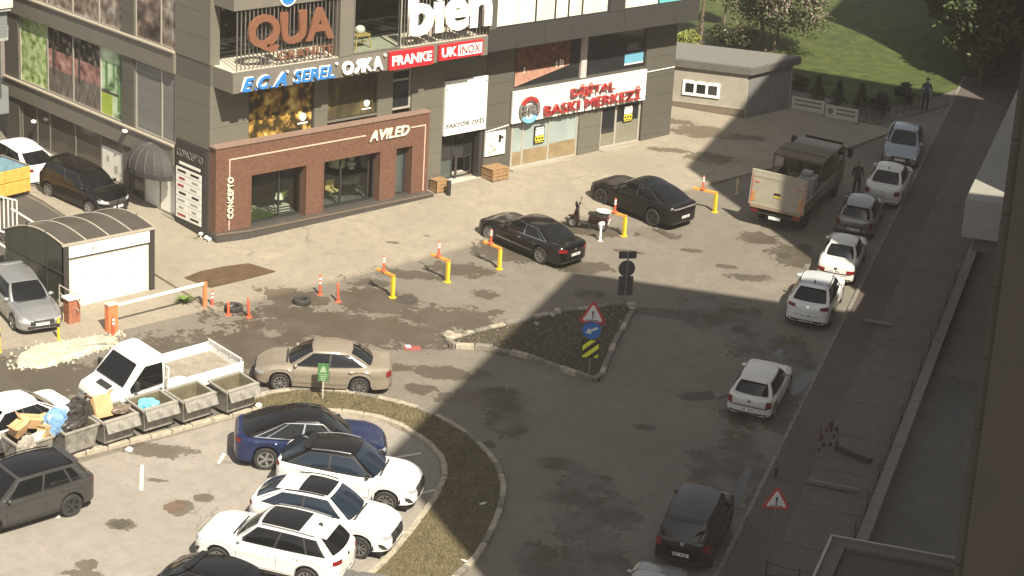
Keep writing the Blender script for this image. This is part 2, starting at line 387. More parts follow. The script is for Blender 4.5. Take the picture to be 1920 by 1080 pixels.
# side street pavement: kerb, red paver strip, slabs, then the garage ramp
def strip(name, a0, a1, b0, b1, h, m, thick=.3): return sheet(name, [sf(a0, b0).to_2d(), sf(a1, b0).to_2d(), sf(a1, b1).to_2d(), sf(a0, b1).to_2d()], h, m, thick)
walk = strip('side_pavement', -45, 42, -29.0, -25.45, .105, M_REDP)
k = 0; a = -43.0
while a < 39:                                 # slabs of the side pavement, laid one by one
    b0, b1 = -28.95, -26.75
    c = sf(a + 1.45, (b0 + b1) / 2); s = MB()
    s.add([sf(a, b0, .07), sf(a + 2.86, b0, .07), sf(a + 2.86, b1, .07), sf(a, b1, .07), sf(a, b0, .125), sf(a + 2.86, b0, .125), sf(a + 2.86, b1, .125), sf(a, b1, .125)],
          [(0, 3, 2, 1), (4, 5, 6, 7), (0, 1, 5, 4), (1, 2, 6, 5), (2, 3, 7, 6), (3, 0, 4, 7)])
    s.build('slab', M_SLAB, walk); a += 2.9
def kerb(parent, pts, length=.85, wid=.17, top=.15, m=(M_KERB,), closed=False, name='kerb_stone', jitter=.015):
    pts = [Vector((p[0], p[1])) for p in pts]
    if closed: pts = pts + [pts[0]]
    seg = [(a, b, (b - a).length) for a, b in zip(pts, pts[1:])]; tot = sum(s[2] for s in seg); n = max(1, round(tot / length)); L = tot / n
    def pos(t):
        for a, b, l in seg:
            if t <= l: return a.lerp(b, t / l)
            t -= l
        return pts[-1].copy()
    for i in range(n):
        p, q = pos(i * L + .015), pos((i + 1) * L - .015); d = (q - p)
        if d.length < .1: continue
        d.normalize(); s = Vector((-d.y, d.x)) * wid / 2; hh = top + random.uniform(-jitter, jitter); b = MB(); e = d * .02
        poly = [p - s, q - s, q + s, p + s]; ins = [p - s * .8 + e, q - s * .8 - e, q + s * .8 - e, p + s * .8 + e]
        vs = [(v.x, v.y, zg(v.x, v.y) - .1) for v in poly] + [(v.x, v.y, zg(v.x, v.y) + hh - .025) for v in poly] + [(v.x, v.y, zg(v.x, v.y) + hh) for v in ins]
        fs = [(0, 3, 2, 1), (8, 9, 10, 11)] + [(j + o, (j + 1) % 4 + o, (j + 1) % 4 + o + 4, j + o + 4) for o in (0, 4) for j in range(4)]
        b.add(vs, fs); b.build(name, m[i % len(m)], parent)
kerb(walk, [sf(-45, -25.36).to_2d(), sf(42, -25.36).to_2d()], 1.0, .16, .12, (M_KERBD,))
# ------------------------------------------------------------------ the two traffic islands
tri = [at(838, 642), at(905, 622), at(975, 607), at(1050, 588), at(1180, 574), at(1188, 582), at(1150, 650), at(1124, 716), at(1112, 716), at(1040, 690), at(990, 672), at(920, 655), at(842, 652)]
tri2 = [(p.x, p.y) for p in tri]
isl = sheet('traffic_island', tri2, .10, M_SOIL, .25, kind=None)
tag(isl, 'stony triangular traffic island with broken kerb stones in the road junction', 'traffic island')
kerb(isl, tri2, .72, .2, .17, (M_KERB, M_KERBD, M_KERBD), closed=True, jitter=.04)
outer = [(472, 752), (520, 738), (575, 733), (640, 738), (700, 748), (752, 760), (800, 775), (845, 798), (880, 820), (912, 850), (935, 880), (945, 920), (940, 950), (928, 985), (900, 1040), (868, 1075), (830, 1110)]
inner = [(690, 1085), (720, 1060), (770, 1000), (815, 940), (835, 895), (831, 865), (815, 845), (790, 825), (755, 803), (720, 790), (680, 782), (640, 776), (560, 773), (500, 775), (472, 772)]
ov = [(p.x, p.y) for p in (at(*q) for q in outer + inner)]
oval = sheet('oval_island', ov, .10, M_DRY, .25, kind=None)
tag(oval, 'curved grassy island wrapped round the parking bays with pale kerb stones', 'traffic island')
kerb(oval, [at(*q).to_2d() for q in outer], .8, .2, .17, (M_KERB, M_KERB, M_KERBD), jitter=.02)
kerb(oval, [at(*q).to_2d() for q in inner], .8, .2, .16, (M_KERB,), jitter=.02)
strip_e = [(470, 771), (320, 812), (160, 852), (20, 880), (-60, 900)]
bs = [at(*q) for q in strip_e]; bk = [at(*q) for q in ((-90, 852), (20, 828), (160, 800), (320, 768), (470, 752))]
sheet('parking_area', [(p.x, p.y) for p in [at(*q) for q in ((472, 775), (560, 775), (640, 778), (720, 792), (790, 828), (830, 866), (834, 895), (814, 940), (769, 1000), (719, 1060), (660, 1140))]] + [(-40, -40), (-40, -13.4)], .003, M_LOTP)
bin_strip = sheet('bin_strip', [(p.x, p.y) for p in bs + bk], .09, M_WALK2, .25)
kerb(bin_strip, [p.to_2d() for p in bs], .8, .2, .14, (M_KERB,), jitter=.02)

def inside(p, poly):
    c = False; n = len(poly)
    for i in range(n):
        a, b = poly[i], poly[i - 1]
        if (a[1] > p[1]) != (b[1] > p[1]) and p[0] < (b[0] - a[0]) * (p[1] - a[1]) / (b[1] - a[1]) + a[0]: c = not c
    return c
def scatter(poly, n):
    xs = [p[0] for p in poly]; ys = [p[1] for p in poly]; out = []
    while len(out) < n:
        p = (random.uniform(min(xs), max(xs)), random.uniform(min(ys), max(ys)))
        if inside(p, poly): out.append(p)
    return out
def tufts(name, label, poly, n, hmin, hmax, m, h0=.1):
    b = MB()
    for x, y in scatter(poly, n):
        z = zg(x, y) + h0; a = random.uniform(0, 6.28); h = random.uniform(hmin, hmax); w = random.uniform(.008, .02); lx, ly = random.uniform(-.6, .6) * h, random.uniform(-.6, .6) * h
        dx, dy = math.cos(a) * w, math.sin(a) * w
        b.add([(x - dx, y - dy, z), (x + dx, y + dy, z), (x + lx, y + ly, z + h)], [(0, 1, 2)])
    o = b.build(name, m); tag(o, label, 'grass', kind='stuff')
    return o
M_STRAW = ramp_mat('straw_blades', [(.3, (.09, .075, .03)), (.6, (.17, .14, .07))], scale=2, rough=.9)
M_WEED = ramp_mat('weed_blades', [(.3, (.04, .075, .015)), (.6, (.09, .14, .03))], scale=2, rough=.9)
tufts('dry_grass', 'short dry yellow grass covering the curved island', ov, 16000, .03, .11, M_STRAW)
tufts('weeds', 'low straggling weeds on the triangular island', tri2, 2200, .02, .07, M_WEED)
b = MB()
for x, y in scatter(tri2, 260):
    r = random.uniform(.012, .05); b.obox((x, y, zg(x, y) + .10 + r * .4), (r * 2, r * 1.6, r * 1.3), (random.random() * 3, random.random() * 3, random.random() * 3), .7)
tag(b.build('rubble', mat('pale_rubble', (.17, .15, .12), .9, var=.3)), 'pale rubble stones strewn over the triangular island', 'rubble', kind='stuff')
for (px, py, s) in ((1045, 590, .42), (1035, 596, .3), (845, 634, .5), (1183, 578, .45), (1006, 612, .25), (880, 628, .3)):
    p = at(px, py); b = MB(); b.obox((p.x, p.y, p.z + .12), (s, s * .7, s * .5), (random.uniform(-.3, .3), random.uniform(-.3, .3), random.random() * 3), .75); b.build('loose_stone', M_KERB, isl, bevel=.03)
# loose stones and leaves of paper on the oval island
for (px, py, c) in ((720, 785, 'w'), (870, 1052, 'w'), (905, 945, 'w')):
    p = at(px, py, .12); b = MB(); b.obox((p.x, p.y, p.z + .02), (.2, .13, .03), (.2, .1, random.random() * 3))
    tag(b.build('paper_scrap', mat('paper', (.6, .58, .5), .8)), {720: 'white paper scrap on the sunny grass of the curved island', 870: 'white scrap at the bottom end of the curved island', 905: 'pale scrap on the shaded grass of the curved island'}[px], 'litter')

# concrete lip spilled beside the garage drive
lip = [(34, 690), (30, 668), (60, 650), (120, 640), (190, 628), (218, 632), (222, 646), (190, 655), (130, 676), (80, 690)]
lp = [at(*q) for q in lip]; cx = sum(p.x for p in lp) / len(lp); cy = sum(p.y for p in lp) / len(lp); b = MB(); rings = []
lq = []
for i_ in range(len(lp)):
    for k_ in range(6): q_ = lp[i_].lerp(lp[(i_ + 1) % len(lp)], k_ / 6); lq.append(Vector((q_.x + random.uniform(-.05, .05), q_.y + random.uniform(-.06, .06), 0)))
for t, h in ((1, .0), (.95, .05), (.82, .085), (.6, .10), (.3, .11), (.02, .11)): rings.append([(cx + (p.x - cx) * t, cy + (p.y - cy) * t, zg(cx + (p.x - cx) * t, cy + (p.y - cy) * t) + h + (random.uniform(-.025, .03) if 0 < h < .11 else 0)) for p in lq + lq[:1]])
b.grid(rings); tag(b.build('concrete_ramp', mat('fresh_pale_concrete', (.43, .40, .31), .95, var=.3, scale=3, bump=.9), smooth=True), kind='structure')

b = MB()
for i_ in range(160):
    q_ = random.choice(lq); x_ = cx + (q_.x - cx) * random.uniform(.75, 1.25); y_ = cy + (q_.y - cy) * random.uniform(.75, 1.35); r_ = random.uniform(.015, .06)
    b.obox((x_, y_, zg(x_, y_) + .04 + r_ * .3), (r_ * 2, r_ * 1.7, r_ * 1.3), (random.random() * 3, random.random() * 3, random.random() * 3), .7)
tag(b.build('concrete_crumbs', MATS['fresh_pale_concrete']), 'pale concrete crumbs round the spilled concrete lip', 'rubble', kind='stuff')
# covers, patches and grates let into the road
def disc(px, py, r, name, label, m, n=20):
    p = at(px, py); b = MB(); b.add([(p.x + r * math.cos(6.2832 * i / n), p.y + r * math.sin(6.2832 * i / n), zg(p.x + r * math.cos(6.2832 * i / n), p.y + r * math.sin(6.2832 * i / n)) + .006) for i in range(n)], [tuple(range(n))])
    b.add([(p.x + r * .82 * math.cos(6.2832 * i / n), p.y + r * .82 * math.sin(6.2832 * i / n), zg(p.x + r * .82 * math.cos(6.2832 * i / n), p.y + r * .82 * math.sin(6.2832 * i / n)) + .012) for i in range(n)], [tuple(range(n))])
    return tag(b.build(name, m), label, 'manhole cover')
M_IRON = mat('worn_cast_iron', (.075, .062, .05), .7, metal=.3, var=.35, scale=14)
disc(1471, 479, .34, 'manhole_cover', 'round manhole cover in the sunny road near the white saloon', M_IRON)
disc(762, 562, .42, 'manhole_cover', 'sunken manhole cover beside the yellow post nearest the tyres', M_IRON)
disc(1385, 618, .34, 'manhole_cover', 'manhole cover in the shaded wet road beside the white crossover', M_IRON)
def plate(px, name, label, cat, m, h=.012, thick=.02):
    ps = [at(*q) for q in px]; b = MB(); b.prism([(p.x, p.y) for p in ps], h - thick, h, zg); return tag(b.build(name, m), label, cat)
plate([(346, 527), (376, 515), (420, 506), (466, 500), (516, 515), (455, 531), (395, 545)], 'steel_plate', 'rust-brown steel plate lying on the sunny pavement', 'steel plate', mat('rusty_steel', (.105, .066, .038), .7, metal=.2, var=.3, scale=3), .15, .03)
plate([(1188, 433), (1207, 424), (1256, 448), (1238, 460)], 'road_patch', 'square patched trench cover in the road beside the black coupe', 'road patch', mat('patch_asphalt', (.13, .112, .085), .9, var=.2, scale=4), .006, .01)
plate([(305, 948), (332, 938), (352, 944), (345, 956), (318, 964)], 'road_patch', 'broken brown drain cover in the open parking area', 'drain cover', mat('broken_cover', (.12, .08, .055), .9, var=.3, scale=5), .01, .01)
plate([(202, 982), (230, 973), (248, 982), (225, 994)], 'road_patch', 'crumbling dark pothole patch near the grey crossover', 'road patch', mat('pothole', (.07, .058, .045), .95, var=.4, scale=8), .006, .01)
plate([(1282, 738), (1335, 733), (1343, 747), (1300, 752)], 'drain_grate', 'rectangular drain grate in the shaded road by the white hatchback', 'drain grate', M_IRON, .01, .02)
plate([(476, 488), (504, 478), (534, 482), (507, 492)], 'pavement_cover', 'pale square cover in the pavement behind the steel plate', 'cover', mat('pale_cover', (.30, .26, .19), .85, var=.15), .125, .02)

M_PATCH2 = mat('dark_repair_asphalt', (.085, .076, .064), .9, var=.25, scale=3, bump=.2)
plate([(1192, 576), (1262, 580), (1312, 592), (1300, 604), (1240, 594), (1186, 588)], 'road_patch', 'dark trench repair running right from the triangular island', 'road patch', M_PATCH2, .006, .01)
plate([(1345, 745), (1366, 738), (1368, 742), (1347, 750)], 'road_patch', 'thin dark repair strip beside the white hatchback', 'road patch', M_PATCH2, .006, .01)
M_WATER = mat('puddle_water', (.02, .02, .02), .03, var=0, spec=.6)
for pts in ([(1484, 742), (1490, 716), (1506, 698), (1532, 694), (1524, 712), (1500, 738)], [(1376, 935), (1384, 900), (1400, 878), (1412, 880), (1398, 914), (1384, 950)], [(1448, 664), (1462, 652), (1474, 656), (1460, 672)]):
    ps = [at(*q) for q in pts]; tag(sheet('puddle', [(p.x, p.y) for p in ps], .007, M_WATER), kind='structure')
# ------------------------------------------------------------------ the shop building on the corner
def onf(px, py, y):
    d = ray(px, py); p = CAM + d * ((y - CAM.y) / d.y); return p.x, p.z
def onl(px, py, x):
    d = ray(px, py); p = CAM + d * ((x - CAM.x) / d.x); return p.y, p.z
def fbox(b, F, u0, u1, v0, v1, n0, n1):
    O, U, V, N = F
    c = [O + U * u + V * v + N * n for n in (n0, n1) for u, v in ((u0, v0), (u1, v0), (u1, v1), (u0, v1))]
    return b.add(c, [(0, 1, 2, 3), (7, 6, 5, 4), (0, 4, 5, 1), (1, 5, 6, 2), (2, 6, 7, 3), (3, 7, 4, 0)])
def panels(parent, F, rects, n0, n1, m, du=2.0, dv=.95, gap=.012, name='cladding_panel'):
    for u0, u1, v0, v1 in rects:
        nu = max(1, round((u1 - u0) / du)); nv = max(1, round((v1 - v0) / dv))
        for i in range(nu):
            for j in range(nv):
                a0 = u0 + (u1 - u0) * i / nu; a1 = u0 + (u1 - u0) * (i + 1) / nu; c0 = v0 + (v1 - v0) * j / nv; c1 = v0 + (v1 - v0) * (j + 1) / nv
                fbox(MB(), F, a0 + gap / 2, a1 - gap / 2, c0 + gap / 2, c1 - gap / 2, n0, n1 + random.uniform(-.003, .003)).build(name, m, parent)
def window(parent, F, u0, u1, v0, v1, n, mull, trans, panes, fm, fw=.06, dep=.08, name='window'):
    """frame bars as one part, every pane a sub-part"""
    us = [u0] + list(mull) + [u1]; vv = [v0] + list(trans) + [v1]; b = MB()
    for u in us: fbox(b, F, u - fw / 2, u + fw / 2, v0 - fw / 2, v1 + fw / 2, n - dep / 2, n + dep / 2)
    for v in vv: fbox(b, F, u0 + fw / 2, u1 - fw / 2, v - fw / 2, v + fw / 2, n - dep / 2 + .002, n + dep / 2 - .002)
    w = b.build(name, fm, parent); k = 0
    for i in range(len(us) - 1):
        for j in range(len(vv) - 1):
            m = panes[k % len(panes)]; k += 1
            if m: fbox(MB(), F, us[i] + fw / 2, us[i + 1] - fw / 2, vv[j] + fw / 2, vv[j + 1] - fw / 2, n - .012, n + .012).build('pane', m, w)
    return w
M_CLAD = mat('grey_cladding', (.088, .083, .068), .55, var=.07, scale=1.2)
M_CLADL = mat('grey_green_cladding', (.128, .120, .094), .5, var=.07, scale=1.2)
M_CLADD = mat('dark_fascia', (.040, .038, .036), .45, var=.08, scale=1.5)
M_CLADW = mat('taupe_cladding', (.150, .136, .112), .55, var=.06, scale=1.2)
M_CORE = mat('dark_core', (.04, .037, .033), .8)
M_ALU = mat('grey_aluminium', (.30, .28, .24), .4, metal=.5, var=.05)
M_ALUL = mat('pale_aluminium', (.45, .42, .36), .45, metal=.3, var=.05)
M_DARKF = mat('dark_window_frame', (.03, .03, .03), .4)
M_DGLASS = mat('dark_glass', (.018, .02, .022), .06, var=0, spec=.8)
M_GGLASS = mat('grey_green_glass', (.06, .075, .07), .08, var=.1, spec=.7)
M_BLIND = ramp_mat('white_blind', [(.3, (.62, .59, .47)), (.7, (.78, .75, .62))], scale=1.2, rough=.35, stretch=(1, 1, .1))
M_WHITE = mat('white_board', (.80, .78, .70), .5, var=.04, scale=2)
M_BROWN = ramp_mat('rust_brown_render', [(.25, (.088, .040, .023)), (.5, (.125, .059, .035)), (.75, (.165, .083, .052))], scale=9, rough=.75, detail=9, bump=.25)
M_BRTOP = mat('brown_coping', (.22, .145, .11), .7, var=.1)
M_CLEAR = glass_mat('clear_glass', (.82, .86, .84), .12)
M_RED = mat('sign_red', (.48, .02, .03), .4, var=.05)
M_BLUE = mat('sign_blue', (.03, .19, .52), .35, var=.05)
M_COPPER = mat('copper_letters', (.25, .112, .065), .45, metal=.3, var=.1)
M_LETW = mat('white_letters', (.85, .83, .76), .4, var=.02)
M_BLACK = mat('black_letters', (.02, .02, .02), .5)

B0 = thing('shop_building', 'dark grey clad commercial building on the street corner with shop signs', 'building')
F0 = FRONT(0); L0 = LEFT(-.17)
MB().box((.12, .45, -1), (26.6, 16, 2.9)).box((.12, 4.0, 2.9), (26.6, 16, 11.8)).box((.12, .30, 2.9), (26.6, 3.99, 7.3)).build('core_wall', M_CORE, B0)
# front wall, piers proud of the infill
panels(B0, F0, [(-.17, 1.74, 3.9, 6.52)], -.2, 0, M_CLADL)
panels(B0, F0, [(5.08, 5.78, 3.9, 6.52), (8.46, 9.3, 3.9, 6.52), (10.36, 12.2, 4.1, 6.52), (11.12, 12.2, -.1, 4.1)], -.2, .03, M_CLADL)
panels(B0, F0, [(12.2, 14.72, 5.2, 6.52)], -.2, -.03, M_CLADL)
panels(B0, F0, [(14.72, 16.36, -.1, 6.6), (24.86, 26.9, -.1, 6.6)], -.2, .02, M_CLAD)
panels(B0, F0, [(20.66, 22.1, -.1, 2.75)], -.2, .02, M_CLADL)
panels(B0, F0, [(1.74, 5.08, 6.18, 6.5), (5.78, 8.46, 6.24, 6.5), (9.3, 10.36, 6.02, 6.5), (16.36, 24.86, 6.26, 6.6), (16.36, 24.86, 2.55, 4.3)], -.2, -.05, M_CLAD, dv=.5)
panels(B0, (Vector((26.9, 0, 0)), Vector((0, 1, 0)), Vector((0, 0, 1)), Vector((1, 0, 0))), [(.22, 16, -.2, 6.6)], -.25, 0, M_CLAD)
# band that carries the brand signs and the dark fascia on its right
MB().box((.05, -1.30, 6.54), (13.46, .29, 7.30)).box((13.5, -1.30, 6.64), (26.8, .29, 7.52)).build('band_core', M_CORE, B0)
panels(B0, FRONT(-1.30), [(.0, 13.48, 6.5, 7.36)], -.03, .03, M_CLADW, du=2.7, dv=1)
panels(B0, FRONT(-1.30), [(13.5, 26.85, 6.6, 7.58)], -.03, .03, M_CLADD, du=1.7, dv=1)
panels(B0, LEFT(.03), [(0.002, 1.268, 6.5, 7.36)], -.02, .03, M_CLADW, du=1.6, dv=1)
MB().box((.0, -1.268, 7.30), (13.48, 4.2, 7.37)).build('balcony_floor', mat('balcony_floor', (.50, .46, .37), .7, var=.12, scale=2), B0)
MB().box((13.5, -1.268, 7.52), (26.85, 4.2, 7.585)).build('fascia_top', M_CLADD, B0)
# upper floor
MB().box((.0, -1.33, 9.84), (13.6, .2, 11.6)).build('upper_band', M_CLADW, B0)
MB().box((5.3, -1.33, 7.372), (6.0, -.9, 9.838)).build('column', M_CLADW, B0)
MB().box((13.5, -1.33, 7.592), (13.92, -.9, 11.6)).build('column', M_CLAD, B0)
MB().box((20.84, -1.33, 7.592), (21.8, -.9, 11.6)).build('column', M_CLADD, B0)
MB().box((26.7, -1.33, 7.592), (26.85, .2, 11.6)).build('column', M_CLADD, B0)
MB().box((-.15, .02, 7.372), (.3, .5, 11.5)).build('column', M_CLADL, B0)
window(B0, F0, .35, 13.4, 7.42, 9.8, -1.2, [2.9, 5.6, 8.2, 10.8], [], [M_DGLASS], M_DARKF)
window(B0, FRONT(-1.33), 6.05, 8.52, 7.42, 9.8, -.05, [], [], [M_CLEAR], M_ALU, .04)
window(B0, FRONT(-1.33), 13.95, 20.8, 7.63, 9.5, -.1, [16.3, 17.48, 18.3, 19.16], [], [M_BLIND], M_DARKF, .09)
window(B0, FRONT(-1.33), 21.85, 26.66, 7.63, 9.5, -.1, [24.1], [], [M_BLIND, mat('teal_film', (.12, .42, .44), .3)], M_DARKF, .09)
MB().box((13.95, -.9, 7.592), (26.7, -.86, 11.5)).build('window_back', M_CORE, B0)
M_BAR = mat('steel_bars', (.36, .34, .30), .35, metal=.7, var=.08)
for x0, x1, n in ((.25, 5.2, 26), (8.6, 13.45, 26)):                       # vertical bars behind the large letters
    for i in range(n):
        x = x0 + (x1 - x0) * i / (n - 1); MB().box((x - .018, -1.24, 7.372), (x + .018, -1.20, 9.835)).build('bar', M_BAR, B0)
MB().box((8.5, -1.31, 7.372), (8.58, -1.18, 9.835)).build('bar_post', M_ALUL, B0)
# mezzanine windows between the piers
M_FOOD = ramp_mat('gold_poster', [(.30, (.02, .016, .01)), (.46, (.05, .035, .012)), (.56, (.36, .21, .045)), (.68, (.72, .56, .2)), (.8, (.5, .3, .1))], scale=2.1, rough=.3, detail=5)
M_LEAF = ramp_mat('olive_poster', [(.30, (.025, .022, .014)), (.52, (.075, .06, .03)), (.66, (.2, .17, .05)), (.8, (.08, .1, .03))], scale=1.3, rough=.3, detail=3, stretch=(1, 1, .5))
M_KITCH = ramp_mat('kitchen_poster', [(.3, (.045, .018, .012)), (.55, (.14, .05, .03)), (.75, (.26, .11, .06))], scale=3.5, rough=.35, detail=6)
window(B0, F0, 1.78, 5.05, 4.03, 6.15, -.12, [], [], [M_FOOD], M_DARKF, .05)
window(B0, F0, 5.82, 8.43, 4.28, 6.2, -.12, [], [], [M_LEAF], M_DARKF, .05)
window(B0, F0, 9.34, 10.32, 4.28, 5.98, -.12, [], [5.55], [M_DGLASS], M_ALUL, .09)
window(B0, F0, 16.42, 20.5, 4.3, 6.22, -.12, [], [], [M_DGLASS], M_DARKF, .06)
window(B0, F0, 20.95, 24.84, 4.3, 6.22, -.12, [], [], [M_DGLASS], M_DARKF, .06)
MB().box((20.56, -.02, 4.26), (20.9, .15, 6.24)).build('mullion', mat('pale_mullion', (.5, .44, .42), .5), B0)
MB().box((1.72, -.06, 3.98), (5.1, .2, 4.03)).box((5.78, -.06, 4.2), (8.46, .2, 4.26)).build('window_sill', M_CLADL, B0)
# entrance
window(B0, F0, 12.3, 14.48, .45, 2.64, -.6, [13.35], [1.35], [M_GGLASS, M_DGLASS, None, M_DGLASS], M_DARKF, .07, name='entrance_door')
MB().box((12.2, .02, .2), (14.7, 2.2, .42)).build('entrance_floor', mat('entrance_floor', (.5, .47, .40), .5, var=.1), B0)
MB().box((12.2, 2.2, .2), (14.7, 2.3, 2.9)).box((12.2, .3, 2.68), (14.7, 2.2, 2.9)).build('entrance_wall', M_CORE, B0)
MB().box((14.5, .05, .45), (14.7, .4, 2.62)).box((13.42, .42, .45), (13.55, .46, 1.5)).build('entrance_jamb', M_CLADD, B0)
# print shop windows
M_BLU = ramp_mat('pale_blue_blind', [(.3, (.24, .29, .28)), (.7, (.32, .37, .35))], scale=.8, rough=.25)
M_TAN = ramp_mat('painted_pavement_reflection', [(.3, (.21, .155, .085)), (.6, (.28, .21, .12)), (.8, (.33, .26, .16))], scale=2.5, rough=.35, detail=7)  # tan tone paints the sunlit pavement reflected in the lower panes
w1 = window(B0, F0, 16.5, 20.6, .55, 2.62, -.1, [17.16, 18.8], [], [M_BLU], M_ALUL, .11)
for u0, u1, t in ((16.56, 17.1, 1.25), (17.22, 18.74, 1.28), (18.86, 20.54, 1.35)): fbox(MB(), F0, u0, u1, .62, t, -.085, -.075).build('lower_pane_layer', M_TAN, w1)  # painted reflection of the sunlit pavement
w2 = window(B0, F0, 22.16, 24.74, .65, 2.72, -.1, [23.15], [], [M_DGLASS, M_DGLASS], M_ALUL, .12)
for u0, u1, t in ((22.24, 23.07, 1.3), (23.23, 24.66, 1.75)): fbox(MB(), F0, u0, u1, .72, t, -.085, -.075).build('lower_pane_layer', mat('grey_film', (.20, .19, .145), .4, var=.12, scale=2), w2)
MB().box((22.1, -.35, .2), (24.86, .2, .58)).box((16.4, -.25, -.1), (20.66, .2, .5)).build('shop_sill', mat('sill_stone', (.3, .27, .22), .7), B0)
# left side of the building
def yl(y0, y1): return -y1, -y0
panels(B0, L0, [(*yl(-.0, 2.45), 3.86, 6.5), (*yl(.02, 2.45), 7.4, 11.5)], -.2, 0, M_CLADL, du=2.6)
panels(B0, L0, [(*yl(.02, 2.45), -.3, 3.86), (*yl(.0, 2.45), 6.5, 7.4)], -.2, -.02, M_CLAD)
panels(B0, L0, [(*yl(2.45, 16.2), 6.53, 7.4), (*yl(2.45, 16.2), 2.62, 3.44)], -.2, .10, M_CLADW, du=3.4, dv=1)
panels(B0, L0, [(*yl(5.5, 6.42), 3.44, 6.53), (*yl(5.5, 6.42), 7.4, 11), (*yl(14.98, 16.2), 3.44, 6.53)], -.2, .02, M_CLAD)
panels(B0, L0, [(*yl(15.0, 16.2), -.2, 2.62), (*yl(5.9, 6.4), .1, 2.62)], -.2, .02, M_CLAD)
b = MB()
for z in (3.44, 7.40): fbox(b, L0, -16.2, -2.45, z - .0, z + .07, .02, .17)
b.build('sill', mat('pale_sill', (.36, .32, .25), .6), B0)
M_GREENP = ramp_mat('green_poster', [(.3, (.06, .12, .02)), (.45, (.30, .42, .14)), (.6, (.52, .6, .32)), (.75, (.66, .68, .5))], scale=3, rough=.3, detail=6)
M_GREENQ = ramp_mat('pale_green_poster', [(.35, (.05, .09, .04)), (.5, (.42, .55, .33)), (.7, (.60, .68, .50))], scale=1.1, rough=.3, detail=2)
M_REFL = ramp_mat('painted_street_reflection', [(.3, (.02, .017, .015)), (.48, (.08, .06, .05)), (.6, (.24, .17, .14)), (.72, (.42, .30, .26)), (.85, (.6, .55, .5))], scale=1.6, rough=.12, detail=7, stretch=(1, .7, 1))  # reflection of the street painted into the pane colour
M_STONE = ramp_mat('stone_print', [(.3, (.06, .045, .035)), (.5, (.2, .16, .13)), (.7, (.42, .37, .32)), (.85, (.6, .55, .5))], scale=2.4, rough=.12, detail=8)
M_SHUT = ramp_mat('grey_blind', [(.45, (.13, .125, .12)), (.55, (.19, .185, .175))], scale=1, rough=.5, stretch=(.01, .01, 14))
window(B0, L0, -14.95, -6.46, 3.52, 6.5, -.10, [-12.6, -10.46, -8.25], [], [M_GREENP, M_REFL, M_REFL, M_GREENQ], M_ALUL, .09)
M_PAVP = ramp_mat('painted_paving_reflection', [(.35, (.10, .085, .07)), (.6, (.17, .145, .12)), (.75, (.22, .19, .16))], scale=1.5, rough=.15, detail=4, stretch=(1, 3, 1))
M_PINKP = ramp_mat('painted_pink_wall_reflection', [(.35, (.10, .06, .05)), (.48, (.30, .15, .13)), (.62, (.40, .22, .19)), (.75, (.6, .52, .46))], scale=2.3, rough=.15, detail=6)
M_TREEP = ramp_mat('painted_tree_reflection', [(.42, (.015, .013, .012)), (.55, (.05, .04, .035)), (.68, (.25, .22, .2)), (.8, (.55, .52, .48))], scale=3.2, rough=.15, detail=7)
wl = B0.children[-1]; wl = [c for c in B0.children if c.name.startswith('window')][-1]
for u0, u1 in ((-12.55, -10.51), (-10.41, -8.30)):  # painted street reflection in layers: paving, pink wall, trees
    fbox(MB(), L0, u0, u1, 3.57, 4.66, -.086, -.082).build('print', M_PAVP, wl); fbox(MB(), L0, u0, u1, 4.662, 5.50, -.086, -.082).build('print', M_PINKP, wl); fbox(MB(), L0, u0, u1, 5.502, 6.45, -.086, -.082).build('print', M_TREEP, wl)
    b = MB()
    for k in (.25, .55, .85): uu = u0 + (u1 - u0) * k; b.add([O_ for O_ in (Vector((-.17 + .0805, -(uu - .25), 3.6)), Vector((-.17 + .0805, -(uu - .2), 3.6)), Vector((-.17 + .0805, -(uu + .12), 4.6)), Vector((-.17 + .0805, -(uu + .09), 4.6)))], [(0, 1, 2, 3)])
    b.build('print', M_BLACK, wl)
    fbox(MB(), L0, u0 + .35, u0 + .52, 4.4, 6.3, -.0805, -.079).build('print', M_CORE, wl)  # dark trunk of the painted reflection
for z0, z1, u0, u1, m in ((3.56, 4.5, -8.2, -7.35, mat('print_lime', (.33, .42, .06), .2)), (4.52, 4.62, -8.2, -6.9, M_CORE), (4.7, 5.9, -7.9, -7.7, mat('print_green', (.12, .24, .09), .2)), (4.7, 4.85, -7.7, -7.3, MATS['print_green']), (5.0, 5.9, -7.3, -7.15, MATS['print_green']), (3.9, 5.2, -6.95, -6.6, MATS['print_green'])): fbox(MB(), L0, u0, u1, z0, z1, -.086, -.080).build('print', m, wl)
window(B0, L0, -5.48, -2.52, 3.52, 6.5, -.10, [-3.55], [], [M_SHUT], M_ALUL, .09)
window(B0, L0, -14.95, -6.46, 7.46, 9.9, -.10, [-12.6, -10.45, -8.32], [], [M_STONE], M_ALUL, .08)
window(B0, L0, -5.48, -2.52, 7.46, 9.9, -.10, [-3.61], [], [M_REFL, M_STONE], M_ALUL, .08)
M_SHOPG = mat('tinted_shop_glass', (.085, .075, .062), .15, var=.08, scale=1, spec=.6)
w3 = window(B0, L0, -14.9, -6.43, .75, 2.6, -.10, [-13.6, -12.5, -10.35, -8.25], [], [M_SHOPG], M_ALU, .08)
fbox(MB(), L0, -8.17, -6.5, .78, 2.12, -.08, -.07).build('poster', mat('white_poster', (.72, .70, .62), .5, var=.08, scale=1.5), w3)
for u, v, s in ((-7.8, 1.5, .5), (-7.2, 1.1, .7), (-6.8, 1.05, .3)): fbox(MB(), L0, u, u + .35 * s, v, v + .5 * s, -.068, -.064).build('poster_print', mat('grey_print', (.35, .34, .31), .5), w3)
